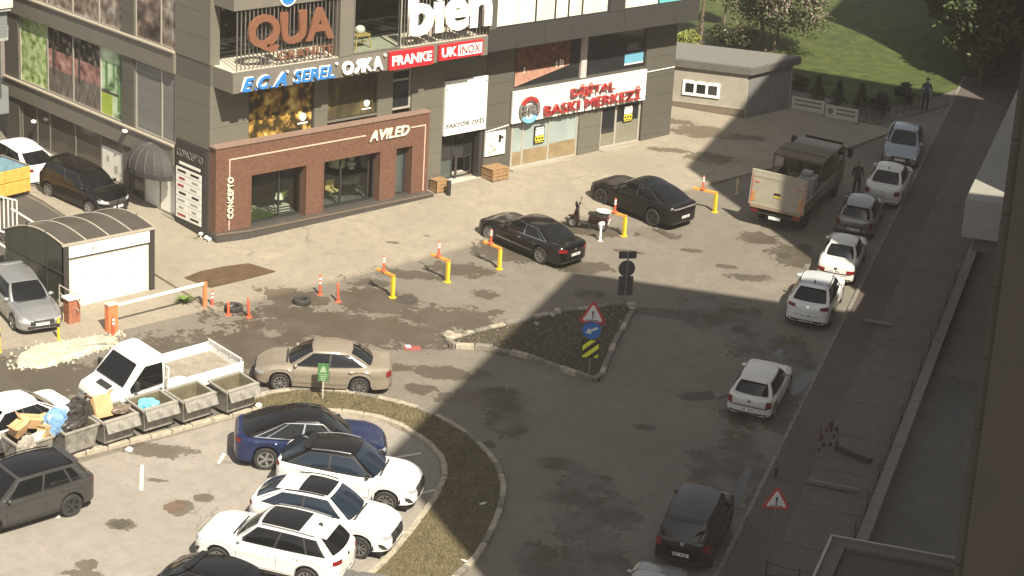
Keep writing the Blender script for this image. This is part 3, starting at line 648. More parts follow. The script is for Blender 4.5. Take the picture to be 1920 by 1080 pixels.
b = MB(); fbox(b, L0, -14.98, -5.9, -.2, .70, -.2, .12); fbox(b, L0, -5.9, -2.45, -.2, .35, -.2, .12); b.build('plinth', mat('plinth_stone', (.22, .195, .15), .75, var=.12), B0)
w4 = window(B0, L0, -5.86, -2.55, .4, 2.58, -.12, [-4.9, -3.7], [], [M_SHOPG, M_WHITE, M_WHITE], M_ALU, .08, name='side_door')
# brown portal of the lamp shop
PF = FRONT(-.42)
b = MB()
for u0, u1 in ((-.14, 1.62), (4.42, 5.36), (8.38, 9.28), (10.16, 11.1)): b.box((u0, -.42, .46), (u1, .2, 2.64))
b.box((-.14, -.42, 2.64), (11.1, .2, 4.03)); b.box((-.14, -.42, -.2), (1.2, -.05, .46))
b.build('portal', M_BROWN, B0, weld=True)
MB().prism([(-.2, -.47), (11.16, -.47), (11.16, .0), (-.2, -.0)], 4.03, 4.10).build('portal_coping', M_BRTOP, B0)
b = MB()                                             # raised rim and chamfer lines of the portal
b.box((.5, -.445, .5), (.545, -.42, 3.47)); b.box((.5, -.445, 3.47), (7.55, -.42, 3.52)); b.box((10.05, -.445, 3.47), (10.88, -.42, 3.52)); b.box((10.84, -.445, .5), (10.885, -.42, 3.47))
b.build('light_strip', mat('pale_pink_strip', (.62, .44, .34), .5), B0)
for u0, u1 in ((1.62, 4.42), (5.36, 8.38), (9.28, 10.16)):
    b = MB(); b.box((u0 - .09, -.435, .47), (u0 + .0, -.40, 2.66)); b.box((u1, -.435, .47), (u1 + .09, -.40, 2.66)); b.box((u0 - .09, -.435, 2.66), (u1 + .09, -.40, 2.75)); b.build('reveal', M_BROWN, B0)
plin = MB().prism([(-.15, -.5), (1.3, -.78), (11.15, -.84), (11.15, .3), (-.15, .3)], -.6, .45).build('step', mat('dark_tile', (.055, .05, .045), .45, var=.15, scale=2), B0)
for i in range(14):
    x = 1.3 + i * .7; MB().box((x + .01, -.775, .45), (x + .69, -.43, .465)).build('step_tile', mat('dark_tile_top', (.075, .07, .062), .4, var=.15), B0)
MB().prism([(-.17, -.53), (1.3, -.81), (11.17, -.87), (11.17, -.83), (1.3, -.77), (-.17, -.49)], .40, .475).build('step_edge', mat('brown_step_edge', (.13, .10, .075), .6), B0)
window(B0, F0, 1.66, 4.4, .5, 2.62, .02, [3.3], [], [M_CLEAR], M_DARKF, .06)
window(B0, F0, 5.4, 8.34, .5, 2.62, .02, [6.55, 8.05], [], [M_CLEAR], M_DARKF, .07)
window(B0, F0, 9.32, 10.12, .5, 2.62, .02, [10.02], [], [M_GGLASS, M_DARKF], M_DARKF, .06)
# shop interior
MB().box((.2, .05, .30), (10.9, .44, .44)).box((.2, .46, .30), (10.9, 3.9, .44)).build('shop_floor', mat('shop_floor', (.16, .15, .135), .35, var=.15), B0)
MB().box((.2, 3.9, .3), (10.9, 3.98, 3.6)).box((.2, .21, 2.92), (10.9, 3.9, 3.0)).box((4.8, 1.2, .44), (4.9, 3.9, 2.92)).box((9.0, .3, .44), (9.1, 3.9, 2.92)).build('shop_wall', mat('shop_wall', (.05, .048, .046), .7), B0)
# the core must not fill the shop: cut back behind the room
cw = [c for c in B0.children if c.name.startswith('core_wall')][0]
me = MB().box((.12, 4.0, -1), (26.6, 16, 11.8)).box((.12, .30, 2.95), (11.0, 3.99, 7.3)).box((14.75, .30, -.8), (26.6, 3.99, 7.3)).box((11.0, .30, 2.95), (14.74, 3.99, 7.3)).box((11.0, .30, -.8), (12.15, 3.99, 2.94)).mesh('core_wall', M_CORE); cw.data = me
# things in the lamp shop
def pot_lamp(name, label, loc, r, h, m, cat='lamp'):
    t = thing(name, label, cat, loc); b = MB(); b.lathe([(r * .55, h * .55), (r, h * .55), (r * .62, h), (r * .3, h)], 14); b.build('lamp_shade', m, t, smooth=True, sharp=40)
    MB().lathe([(.001, 0), (r * .7, 0), (r * .6, .03), (.02, .05), (.02, h * .6)], 12).build('lamp_base', M_DARKF, t); return t
M_CREAM = mat('cream_fabric', (.75, .70, .56), .7); M_GOLD = mat('brass', (.5, .36, .12), .3, metal=.9)
pot_lamp('table_lamp', 'white shaded table lamp in the left window of the lamp shop', (3.75, .55, .78), .2, .5, M_CREAM)
t = thing('chandelier', 'cream fringed chandelier hanging in the middle shop window', 'chandelier', (6.9, .7, 1.95))
MB().lathe([(.36, 0), (.36, .36), (.34, .36), (.34, 0)], 20, close=True).build('fringe', M_CREAM, t, smooth=True, sharp=30)
MB().lathe([(.02, .8), (.05, .55), (.46, .4), (.36, .34)], 18).build('canopy', M_GOLD, t, smooth=True); MB().cyl((0, 0, .75), (0, 0, 1.0), .015).build('chain', M_GOLD, t)
t = thing('pendant_lamp', 'tiered white glass lamp on the right of the middle shop window', 'lamp', (7.75, .75, 1.75))
for z, r in ((0, .16), (.2, .24), (.42, .15), (.62, .22)): MB().sphere((0, 0, z), r, 12, 6, (1, 1, .55)).build('globe', mat('opal_glass', (.8, .78, .68), .25), t, smooth=True)
MB().cyl((0, 0, .6), (0, 0, 1.2), .012).build('cord', M_DARKF, t)
t = thing('display_table', 'dark round table with chairs inside the middle shop window', 'table', (7.6, .9, .44))
MB().lathe([(.001, .72), (.6, .72), (.6, .76), (.001, .76)], 20).build('table_top', M_DARKF, t); MB().cyl((0, 0, 0), (0, 0, .72), .05).build('leg', M_DARKF, t)
for nm, lab, x, y, m in (('chair', 'yellow cushioned chair in the middle shop window', 6.75, .75, mat('mustard', (.52, .40, .15), .8)), ('chair', 'black wire chair at the right of the middle shop window', 8.1, .6, M_DARKF)):
    t = thing(nm, lab, 'chair', (x, y, .44)); MB().box((-.22, -.22, .42), (.22, .22, .48)).build('seat', m, t); MB().obox((0, .22, .68), (.44, .05, .4), (.15, 0, 0)).build('backrest', m, t)
    for sx in (-.19, .19):
        for sy in (-.19, .19): MB().cyl((sx * 1.1, sy * 1.1, 0), (sx, sy, .43), .015, n=6).build('leg', M_DARKF, t)
MB_ = MB(); MB_.box((1.7, .1, .445), (3.25, 1.5, .52))
tag(MB_.build('turf_mat', M_LAWN), 'artificial turf platform in the left window of the lamp shop', 'turf mat')
def plant(name, label, loc, h, n, m, pot=True, spread=.5):
    t = thing(name, label, 'plant', loc); b = MB()
    for i in range(n):
        a = random.uniform(0, 6.28); l = h * random.uniform(.6, 1); s = spread * random.uniform(.4, 1); w = .02 + .03 * random.random(); pr = None; ring = []
        for k in range(5):
            u = k / 4; c = Vector((math.cos(a) * s * u ** 1.6, math.sin(a) * s * u ** 1.6, l * (u - .35 * u * u))); ww = w * math.sin(math.pi * (.15 + .83 * u)); ring.append([c + Vector((-math.sin(a) * ww, math.cos(a) * ww, 0)), c - Vector((-math.sin(a) * ww, math.cos(a) * ww, 0))])
        b.grid(ring)
    b.build('leaves', m, t)
    if pot: MB().lathe([(.001, -.02), (.1, -.02), (.14, .2), (.12, .2)], 10).build('pot', M_DARKF, t)
    return t
plant('palm_plant', 'yellow-green palm plant in the left window of the lamp shop', (4.1, .8, .7), 1.1, 26, mat('palm_leaf', (.26, .27, .05), .6))
plant('fern', 'white-green potted fern at the left edge of the lamp shop window', (1.95, .5, .55), .55, 20, mat('pale_leaf', (.35, .42, .28), .6))
plant('fern', 'low leafy plant on the turf in the lamp shop window', (2.6, .9, .55), .4, 20, mat('light_leaf', (.42, .45, .3), .6))
t = thing('display_shelf', 'small white slatted bench in the left lamp shop window', 'bench', (3.75, .5, .45))
for i in range(3): MB().box((-.42, -.15, .06 + i * .12), (.42, .15, .10 + i * .12)).build('slat', mat('pale_wood', (.5, .45, .38), .6), t)

# ------------------------------------------------------------------ signs on the building
YB = -1.33
def sign(name, label, loc=(0, 0, 0)): return thing(name, label, 'sign', loc)
s = sign('brand_sign', 'blue E.C.A. letters with white edges on the grey band')
FB = FRONT(YB)
for (u0, u1, ch) in ((.36, .94, 'E'), (1.14, 1.70, 'C'), (1.92, 2.5, 'A')):
    lettering(ch, M_LETW, s, FB, (u0 - .05, u1 + .0, 6.58, 7.13), .05, .045, .35, single=True, name='letter_edge', back=.03)
    lettering(ch, M_BLUE, s, FB, (u0, u1 + .03, 6.56, 7.10), .06, .03, .35, single=True, back=.09)
for u in (1.0, 1.76): MB().box((u, YB - .14, 6.56), (u + .08, YB - .03, 6.63)).build('dot', M_BLUE, s)
MB().cyl((2.62, YB - .1, 7.12), (2.62, YB - .03, 7.12), .055).build('registered_mark', M_LETW, s)
s = sign('brand_sign', 'blue SEREL letters on the grey band')
lettering('SEREL', M_LETW, s, FB, (2.9, 4.98, 6.60, 7.14), .05, .03, .12, name='letter_edge', single=True, back=.03)
lettering('SEREL', M_BLUE, s, FB, (2.93, 5.0, 6.58, 7.1), .06, .015, .12, back=.09)
MB().cyl((5.12, YB - .1, 7.14), (5.12, YB - .03, 7.14), .06).build('registered_mark', M_LETW, s)
s = sign('brand_sign', 'white ORKA letters on the grey band')
lettering('O', M_LETW, s, FB, (5.4, 5.98, 6.6, 7.18), .1, .04, single=True, back=.03)
lettering('R', M_LETW, s, (Vector((0, YB, 0)), Vector((-1, 0, 0)), Vector((0, 0, 1)), Vector((0, -1, 0))), (-6.5, -6.02, 6.62, 7.18), .1, .03, single=True, back=.03)
lettering('K', M_LETW, s, FB, (6.5, 6.98, 6.62, 7.18), .1, .03, single=True, back=.03); lettering('A', M_LETW, s, FB, (7.0, 7.55, 6.62, 7.18), .1, .03, single=True, back=.03)
MB().cyl((7.66, YB - .1, 7.2), (7.66, YB - .03, 7.2), .06).build('registered_mark', M_LETW, s)
s = sign('brand_sign', 'red sign panel with white FRANKE lettering on the band')
MB().box((7.86, YB - .16, 6.52), (10.26, YB - .03, 7.30)).build('panel', M_RED, s); lettering('FRANKE', M_LETW, s, FB, (7.98, 10.15, 6.70, 7.12), .02, .035, back=.16)
s = sign('brand_sign', 'red and white UKINOX sign panel at the end of the band')
MB().box((10.58, YB - .16, 6.60), (13.06, YB - .03, 7.28)).build('panel', M_RED, s); MB().box((11.62, YB - .175, 6.70), (12.98, YB - .16, 7.18)).build('panel', M_LETW, s)
lettering('UK', M_LETW, s, FB, (10.7, 11.55, 6.73, 7.15), .02, .035, back=.16); lettering('INOX', mat('dark_red', (.25, .02, .02), .5), s, FB, (11.72, 12.88, 6.76, 7.12), .012, .01, back=.175)
s = sign('letter_sign', 'large copper coloured QUA GRANITE letters on the bar screen')
lettering('QUA', M_COPPER, s, FB, (.62, 4.9, 8.02, 9.6), .14, .035, back=.02); lettering('GRANITE', M_COPPER, s, FB, (2.15, 4.95, 7.62, 7.98), .06, .0, back=.02)
s = sign('letter_sign', 'large white bien letters on the bar screen at the upper floor')
lettering('bien', M_LETW, s, FB, (8.82, 13.45, 7.84, 9.78), .16, .035, back=.05)
s = sign('round_logo', 'round white and blue logo disc at the top edge of the corner')
MB().cyl((2.6, YB - .06, 10.2), (2.6, YB - .0, 10.2), .42, n=24).build('disc', M_LETW, s); MB().cyl((2.6, YB - .075, 10.2), (2.6, YB - .06, 10.2), .34, n=24).build('disc_face', M_BLUE, s)
s = sign('letter_sign', 'slanted cream AVILED letters on the rust brown portal')
lettering('AVILED', mat('cream_letters', (.75, .68, .52), .4), s, FRONT(-.42), (7.7, 9.92, 3.2, 3.66), .06, .02, .3, back=.02)
s = sign('letter_sign', 'small cream vertical lettering on the left of the brown portal')
FV = (Vector((0, -.42, 0)), Vector((0, 0, 1)), Vector((-1, 0, 0)), Vector((0, -1, 0)))
lettering('CONCEPTO', mat('cream_letters', (.75, .68, .52), .4), s, FV, (1.0, 2.76, -.68, -.40), .06, .005, back=.03)
s = sign('panel_sign', 'tall cream sign panel above the entrance with black FAKTÖR OFİS lettering')
MB().box((12.24, -.1, 2.70), (14.70, .03, 5.17)).build('board', M_WHITE, s); lettering('FAKTÖR OFİS', M_BLACK, s, FRONT(-.1), (12.34, 14.6, 3.02, 3.28), .015, .01, .15)
MB().box((12.3, -.115, 4.78), (12.36, -.1, 4.84)).box((14.6, -.115, 4.9), (14.66, -.1, 4.96)).build('fixing', M_BLACK, s)
s = sign('shop_sign', 'white slatted shop sign with red DİJİTAL BASKI MERKEZİ letters')
MB().box((16.2, -.12, 2.72), (24.78, -.06, 4.22)).build('backing', mat('sign_backing', (.2, .19, .16), .7), s)
for i in range(4):
    z0 = 2.90 + i * .285; MB().box((16.52, -.17, z0 + .012), (24.4, -.12, z0 + .273)).build('plank', M_WHITE, s)
for bx in (((16.2, 2.72), (16.5, 4.22)), ((24.42, 2.72), (24.78, 4.22)), ((16.5, 4.05), (24.42, 4.22)), ((16.5, 2.72), (24.42, 2.89))): MB().box((bx[0][0], -.2, bx[0][1]), (bx[1][0], -.12, bx[1][1])).build('frame', M_WHITE, s)
M_SRED = mat('deep_red_letters', (.33, .03, .03), .4)
lettering('DİJİTAL', M_SRED, s, FRONT(-.2), (19.75, 22.55, 3.45, 4.05), .14, .0, back=.04); lettering('BASKI MERKEZİ', M_SRED, s, FRONT(-.2), (18.1, 24.3, 2.86, 3.5), .14, .0, back=.04)
def arc(r0, r1, a0, a1, n=14): return [(r1 * math.cos(R_(a0 + (a1 - a0) * i / n)), r1 * math.sin(R_(a0 + (a1 - a0) * i / n))) for i in range(n + 1)] + [(r0 * math.cos(R_(a1 + (a0 - a1) * i / n)), r0 * math.sin(R_(a1 + (a0 - a1) * i / n))) for i in range(n + 1)]
cx, cz = 17.2, 3.28
for a0, a1, m in ((35, 150, M_SRED), (215, 320, mat('logo_blue', (.18, .42, .6), .4)), (150, 215, mat('logo_grey', (.16, .15, .14), .4)), (-35, 35, MATS['logo_grey'])):
    MB().prism_xz([(cx + x, cz + z) for x, z in arc(.44, .62, a0, a1)], -.32, -.22).build('logo_ring', m, s)
lettering('SR', MATS['logo_grey'], s, FRONT(-.2), (16.68, 17.7, 3.05, 3.5), .08, .03, single=True, name='logo_letters', back=.04)
# notices and posters
s = sign('notice_board', 'white notice board with small prints beside the entrance')
MB().box((14.74, -.12, 1.38), (15.92, -.03, 2.46)).build('board', M_WHITE, s)
for x, z, a, h in ((15.5, 1.95, .16, .35), (14.9, 1.5, .2, .12), (15.15, 1.55, .25, .2), (14.95, 1.8, .25, .1), (15.0, 2.15, .3, .06), (15.65, 2.1, .15, .12)): MB().box((x, -.128, z), (x + a, -.12, z + h)).build('print', M_BLACK if a < .2 else mat('grey_print', (.35, .34, .31), .5), s)
for lab, x, z in (('black, white and yellow poster in the left print shop window', 17.85, 1.5), ('black, white and yellow poster in the right print shop window', 23.6, 1.72)):
    s = sign('poster', lab); w_ = .62
    MB().box((x, -.0, z), (x + w_, .06, z + .82)).build('board', M_BLACK, s); MB().box((x + .05, -.012, z + .38), (x + w_ - .05, -.0, z + .66)).build('print', M_LETW, s)
    MB().box((x + .04, -.012, z + .12), (x + w_ - .04, -.0, z + .34)).build('print', mat('poster_yellow', (.75, .6, .05), .5), s)
    for k in range(3): MB().box((x + .08 + k * .17, -.018, z + .18), (x + .19 + k * .17, -.012, z + .28)).build('print', M_BLACK, s)
    MB().box((x + .06, -.012, z + .70), (x + w_ - .06, -.0, z + .75)).build('print', M_LETW, s); MB().box((x + .06, -.012, z + .04), (x + w_ - .06, -.0, z + .07)).build('print', MATS['poster_yellow'], s)
s = sign('poster', 'brown kitchen picture filling the upper print shop window')
MB().box((16.5, .085, 5.05), (19.9, .1, 6.18)).build('print', M_KITCH, s); MB().prism_xz([(16.5, 4.35), (19.9, 4.98), (19.9, 5.04), (16.5, 5.04)], .085, .1).build('print', mat('worktop_print', (.42, .22, .16), .4, var=.3, scale=6), s)
for x, h in ((17.0, .25), (19.0, .3), (19.25, .36), (19.4, .3)): MB().box((x, .075, 4.95), (x + .1, .085, 4.95 + h)).build('print', M_CREAM, s)
s = sign('poster', 'blue and white notice in the upper right shop window')
MB().box((23.5, .085, 4.55), (24.75, .1, 5.05)).build('print', mat('poster_blue', (.13, .36, .48), .4), s); MB().box((23.5, .083, 4.5), (24.75, .1, 4.57)).build('print', M_LETW, s)
for k in range(4): MB().box((23.62, .085, 5.2 + k * .09), (24.6 - (k % 2) * .2, .1, 5.23 + k * .09)).build('print', mat('faint_print', (.30, .3, .3), .5), s)
s = sign('window_logo', 'small white round logo on the gold poster window'); MB().cyl((4.55, .1, 4.62), (4.55, .06, 4.62), .17, n=16).build('disc', M_LETW, s); MB().box((4.3, .08, 4.32), (4.82, .1, 4.38)).build('print', M_LETW, s)
s = sign('window_logo', 'small white round logo on the olive poster window'); MB().cyl((7.95, .1, 4.75), (7.95, .06, 4.75), .15, n=16).build('disc', M_LETW, s); MB().box((7.7, .08, 4.48), (8.2, .1, 4.53)).build('print', M_LETW, s)
# directory board on the corner
s = sign('directory_board', 'tall black directory board with white company plates and CONCEPTO lettering')
LB = LEFT(-.19); b = MB(); fbox(b, LB, -2.27, -.18, .15, 3.84, .0, .08); b.build('board', mat('black_board', (.028, .026, .025), .5), s)
lettering('CONCEPTO', mat('pale_outline_letters', (.17, .16, .145), .5), s, LB, (-2.18, -.32, 3.2, 3.5), .02, -.008, back=.08)
b = MB(); fbox(b, LB, -2.0, -.5, 2.86, 2.97, .08, .10); b.build('plate', M_WHITE, s)
for c in range(2):
    for r in range(7):
        u0 = -2.22 + c * .93; z1 = 2.72 - r * .315; b = MB(); fbox(b, LB, u0, u0 + .88, z1 - .29, z1, .08, .10); b.build('plate', M_WHITE, s)
        b = MB(); fbox(b, LB, u0 + .12 + .1 * (r % 2), u0 + .72 - .08 * (r % 3), z1 - .19, z1 - .09, .10, .104); b.build('print', M_SRED if (c, r) in ((0, 1), (0, 2), (0, 6)) else (M_BLACK if r % 3 == 0 else mat('grey_print', (.35, .34, .31), .5)), s)
for y, zz in ((.35, .12), (-.05, .08), (-.25, .06)):
    b = MB(); b.sphere((-.33, y, zz + .15), .1, 10, 6, (1, 1, .8)); b.cyl((-.33, y, zz - .1), (-.33, y, zz + .12), .03, n=6)
    tag(b.build('ground_spotlight', mat('white_enamel', (.8, .78, .7), .4), smooth=True), {.35: 'white ground spotlight below the directory board, farthest from the corner', -.05: 'white ground spotlight in the middle of the row at the corner', -.25: 'white ground spotlight right at the brown portal corner'}[y], 'spotlight')
# dome awning over the side door
t = thing('dome_awning', 'dark ribbed dome awning over the side door', 'awning', (-.29, 3.95, 2.2)); seg = 8; rings = []
for i in range(seg + 1):
    a = math.pi * (i / seg); rings.append([(-.85 * math.sin(a) * math.cos(e), -1.5 * math.cos(a) * math.cos(e), 1.05 * math.sin(e)) for e in [j * math.pi / 2 / 8 for j in range(9)]])
for i in range(seg): MB().grid([rings[i], rings[i + 1]]).build('awning_panel', mat('dark_canvas', (.045, .042, .04), .8, var=.15), t)
b = MB()
for rr in rings: b.tube(rr, .018, 5)
b.build('rib', mat('awning_rib', (.085, .08, .072), .6), t)
b = MB(); base = [r[0] for r in rings]; b.grid([base, [(x, y, z - .22) for x, y, z in base]]); b.build('valance', mat('dark_canvas_edge', (.03, .028, .027), .8), t)
for lab, y, z in (('white security camera under the sill by the pillar', 5.95, 3.3), ('small white alarm box beside the far shop glass', 13.45, 1.95)):
    t = thing('security_camera', lab, 'camera', (-.25, y, z)); MB().sphere((-.12, 0, 0), .13, 10, 6, (1, 1.2, .7)).build('housing', mat('white_enamel', (.8, .78, .7), .4), t, smooth=True); MB().cyl((.1, 0, .05), (-.1, 0, .03), .03).build('bracket', M_DARKF, t)
t = thing('stool', 'pale wooden stool with a white cushion on the upper balcony', 'stool', (7.1, -.35, 7.372)); M_PINE = mat('pine', (.55, .38, .14), .55)
MB().box((-.38, -.28, .52), (.38, .28, .60)).build('seat', M_PINE, t)
for sx in (-1, 1):
    for sy in (-1, 1): MB().cyl((sx * .42, sy * .3, 0), (sx * .32, sy * .22, .53), .035, n=6).build('leg', M_PINE, t)
MB().box((-.38, -.02, .2), (.38, .02, .25)).build('stretcher', M_PINE, t); MB().sphere((.02, 0, .76), .24, 12, 6, (1, .9, .8)).build('cushion', M_LETW, t, smooth=True)
for lab, px, py, s_ in (('wooden planter crate right of the brown portal', 822, 358, .62), ('larger wooden crate against the grey pier by the notice board', 927, 334, .95)):
    p = at(px, py, .11); t = thing('wooden_crate', lab, 'crate', (p.x, p.y, p.z)); M_WOOD = mat('crate_wood', (.28, .17, .08), .75, var=.3, scale=8)
    for k in range(3): MB().box((-s_ / 2, -s_ * .42, .02 + k * .17), (s_ / 2, s_ * .42, .165 + k * .17)).build('plank', M_WOOD, t, bevel=.01)
    for sx in (-1, 1): MB().box((sx * s_ * .46 - .05, -s_ * .42 - .03, 0), (sx * s_ * .46 + .05, -s_ * .42, .53)).build('batten', M_WOOD, t)
    for k in range(4): MB().box((-s_ / 2 - .02, -s_ * .44 + k * s_ * .22, .53), (s_ / 2 + .02, -s_ * .44 + (k + 1) * s_ * .22 - .015, .56)).build('lid_plank', M_WOOD, t)
p = at(841, 366, .11); tag(MB().lathe([(.001, 0), (.1, 0), (.1, .62), (.085, .66), (.001, .66)], 12, Matrix.Translation(p)).build('bollard', mat('black_enamel', (.02, .02, .02), .35), smooth=True, sharp=40), 'short black bollard in front of the entrance door', 'bollard')
# ------------------------------------------------------------------ vehicles
def paint(name, col, rough=.32, metal=0., coat=.5, dirt=.06): return mat('paint_' + name, col, rough, metal, dirt, 3., coat=coat)
P_WHITE = paint('white', (.72, .71, .68)); P_BLACK = paint('black', (.003, .003, .0035), .22, coat=.25); P_NAVY = paint('navy', (.007, .016, .066), .28, .2)
P_GOLD = paint('champagne', (.33, .285, .22), .35, .4); P_SILVER = paint('silver', (.33, .33, .325), .35, .6); P_GREY = paint('dark_grey', (.058, .056, .053), .3, .4)
P_MID = paint('mid_grey', (.22, .215, .20), .35, .5); P_OLDW = paint('old_white', (.62, .60, .54), .4); P_SKY = paint('pale_blue_silver', (.30, .34, .37), .35, .5)
M_CGLASS = mat('car_glass', (.006, .007, .008), .03, var=0, spec=.45); M_CGLASSB = mat('car_glass_blue', (.012, .020, .032), .03, var=0, spec=.6)
M_TRIM = mat('black_plastic', (.022, .021, .02), .65, var=.1); M_TYRE = mat('tyre_rubber', (.022, .021, .02), .85, var=.15); M_RIM = mat('alloy', (.42, .42, .41), .3, metal=.8, var=.05)
M_RIMD = mat('dark_alloy', (.06, .06, .06), .35, metal=.6); M_TAIL = mat('tail_lamp_red', (.17, .010, .010), .2); M_HEAD = mat('head_lamp', (.42, .43, .43), .12, metal=.3); M_PLATE = mat('number_plate', (.75, .75, .72), .45, var=.03)
M_CHROME = mat('chrome', (.6, .6, .58), .15, metal=1., var=0); M_SEAM = mat('panel_gap', (.006, .006, .006), .8, var=0); M_DIGIT = mat('plate_digits', (.03, .03, .03), .6); M_RAIL = mat('roof_rail', (.35, .35, .34), .35, metal=.7)
WHEELS = {}
def wheel_meshes(R, style):
    k = (R, style)
    if k in WHEELS: return WHEELS[k]
    rot = Matrix.Rotation(math.pi / 2, 4, 'X'); w = .105; rr = R * .70
    ty = MB().lathe([(rr, -w * .9), (R * .93, -w), (R * .985, -w * .8), (R, -w * .4), (R, w * .4), (R * .985, w * .8), (R * .93, w), (rr, w * .9)], 24, rot).mesh('tyre', M_TYRE, True, sharp=50)
    b = MB(); b.lathe([(.001, .02), (rr * .98, .02)], 24, rot); b.lathe([(rr, -w * .8), (rr, w * .85), (rr * .9, w * .8), (rr * .88, .03)], 24, rot)
    back = b.mesh('rim_dish', M_RIMD, True, sharp=40); b = MB()
    n = {'five': 5, 'multi': 9, 'cap': 7, 'dark': 5, 'twin': 10}[style]; wd = {'five': .32, 'multi': .15, 'cap': .3, 'dark': .3, 'twin': .13}[style]
    b.lathe([(.001, w * .75), (rr * .22, w * .72), (rr * .24, .04)], 14, rot); b.lathe([(rr * .88, w * .84), (rr * .99, w * .9), (rr * 1.0, w * .6), (rr * .88, w * .6)], 24, rot, close=True)
    for i in range(n):
        a = 2 * math.pi * i / n; ca, sa = math.cos(a), math.sin(a); h0, h1 = rr * wd * .35, rr * wd * .55
        def q(r, h, y): return (r * ca - h * sa, -y, r * sa + h * ca)
        b.add([q(rr * .2, -h0, w * .72), q(rr * .2, h0, w * .72), q(rr * .93, h1, w * .8), q(rr * .93, -h1, w * .8), q(rr * .2, -h0, w * .4), q(rr * .2, h0, w * .4), q(rr * .93, h1, w * .4), q(rr * .93, -h1, w * .4)],
              [(0, 1, 2, 3), (0, 4, 5, 1), (1, 5, 6, 2), (2, 6, 7, 3), (3, 7, 4, 0)])
    WHEELS[k] = (ty, back, b.mesh('rim', M_RIMD if style == 'dark' else M_RIM)); return WHEELS[k]
def add_wheels(t, spots, R, style):
    ty, back, rim = wheel_meshes(R, style)
    for x, y in spots:
        o = link('wheel', ty, t, (x, y, R), (0, 0, 0 if y < 0 else math.pi)); link('rim_dish', back, o); link('rim', rim, o)

STY = {  # L, W, H, wheelbase, front overhang, wheel r, bonnet lip z, cowl z, cowl x, roof front x, roof rear x, glass base x, belt rear z, deck lip z, roof rear z
 'suv':    dict(L=4.45, W=1.84, H=1.63, wb=2.67, fo=.90, R=.35, zl=.88, zc=1.05, xc=.92, r0=.20, r1=-1.18, xb=-1.98, zb=1.15, deck=None, zr=-.11, low=.24, fe=11, re=16),
 'boxy':   dict(L=4.48, W=1.86, H=1.66, wb=2.68, fo=.88, R=.35, zl=.92, zc=1.08, xc=.90, r0=.26, r1=-1.55, xb=-2.02, zb=1.15, deck=None, zr=-.07, low=.24, fe=13, re=20),
 'hatch':  dict(L=4.15, W=1.73, H=1.44, wb=2.51, fo=.86, R=.31, zl=.72, zc=.93, xc=.78, r0=.12, r1=-1.38, xb=-1.72, zb=.95, deck=None, zr=-.04, low=.18, fe=12, re=24),
 'golf':   dict(L=4.26, W=1.79, H=1.46, wb=2.63, fo=.86, R=.32, zl=.74, zc=.94, xc=.84, r0=.16, r1=-1.42, xb=-1.78, zb=.97, deck=None, zr=-.05, low=.18, fe=14, re=22),
 'sedan':  dict(L=4.60, W=1.77, H=1.46, wb=2.62, fo=.90, R=.32, zl=.74, zc=.95, xc=1.00, r0=.22, r1=-.90, xb=-1.62, zb=1.01, deck=.99, zr=-.05, low=.18, fe=11, re=16),
 'lux':    dict(L=4.96, W=1.89, H=1.45, wb=2.94, fo=.88, R=.36, zl=.78, zc=.96, xc=.86, r0=.12, r1=-1.02, xb=-1.86, zb=1.02, deck=1.00, zr=-.03, low=.18, fe=14, re=20),
 'old':    dict(L=4.45, W=1.66, H=1.42, wb=2.56, fo=.84, R=.30, zl=.80, zc=.93, xc=.80, r0=.28, r1=-.92, xb=-1.34, zb=.97, deck=.95, zr=-.02, low=.2, fe=26, re=30),
 'fast':   dict(L=4.75, W=1.92, H=1.62, wb=2.89, fo=.87, R=.37, zl=.82, zc=1.00, xc=1.02, r0=.22, r1=-.85, xb=-2.12, zb=1.10, deck=1.10, zr=-.05, low=.2, fe=12, re=16),
 'coupe':  dict(L=5.0, W=2.0, H=1.62, wb=3.02, fo=.92, R=.40, zl=.88, zc=1.05, xc=.92, r0=.10, r1=-.95, xb=-2.15, zb=1.14, deck=1.13, zr=-.04, low=.22, fe=14, re=20),
 'mpv':    dict(L=4.28, W=1.80, H=1.62, wb=2.64, fo=.86, R=.32, zl=.88, zc=1.06, xc=1.10, r0=.36, r1=-1.62, xb=-1.86, zb=1.05, deck=None, zr=-.05, low=.2, fe=10, re=26),
 'van':    dict(L=4.40, W=1.85, H=1.80, wb=2.75, fo=.88, R=.33, zl=.95, zc=1.12, xc=1.06, r0=.45, r1=-1.86, xb=-2.02, zb=1.15, deck=None, zr=-.03, low=.2, fe=12, re=30),
}
def ss(pts, x, k=.12):
    xs = [p[0] for p in pts]; ys = [p[1] for p in pts]; acc = 0
    for q, wt in ((-k, 1), (-k / 2, 2), (0, 3), (k / 2, 2), (k, 1)): acc += wt * float(np.interp(x + q, xs, ys))
    return acc / 9

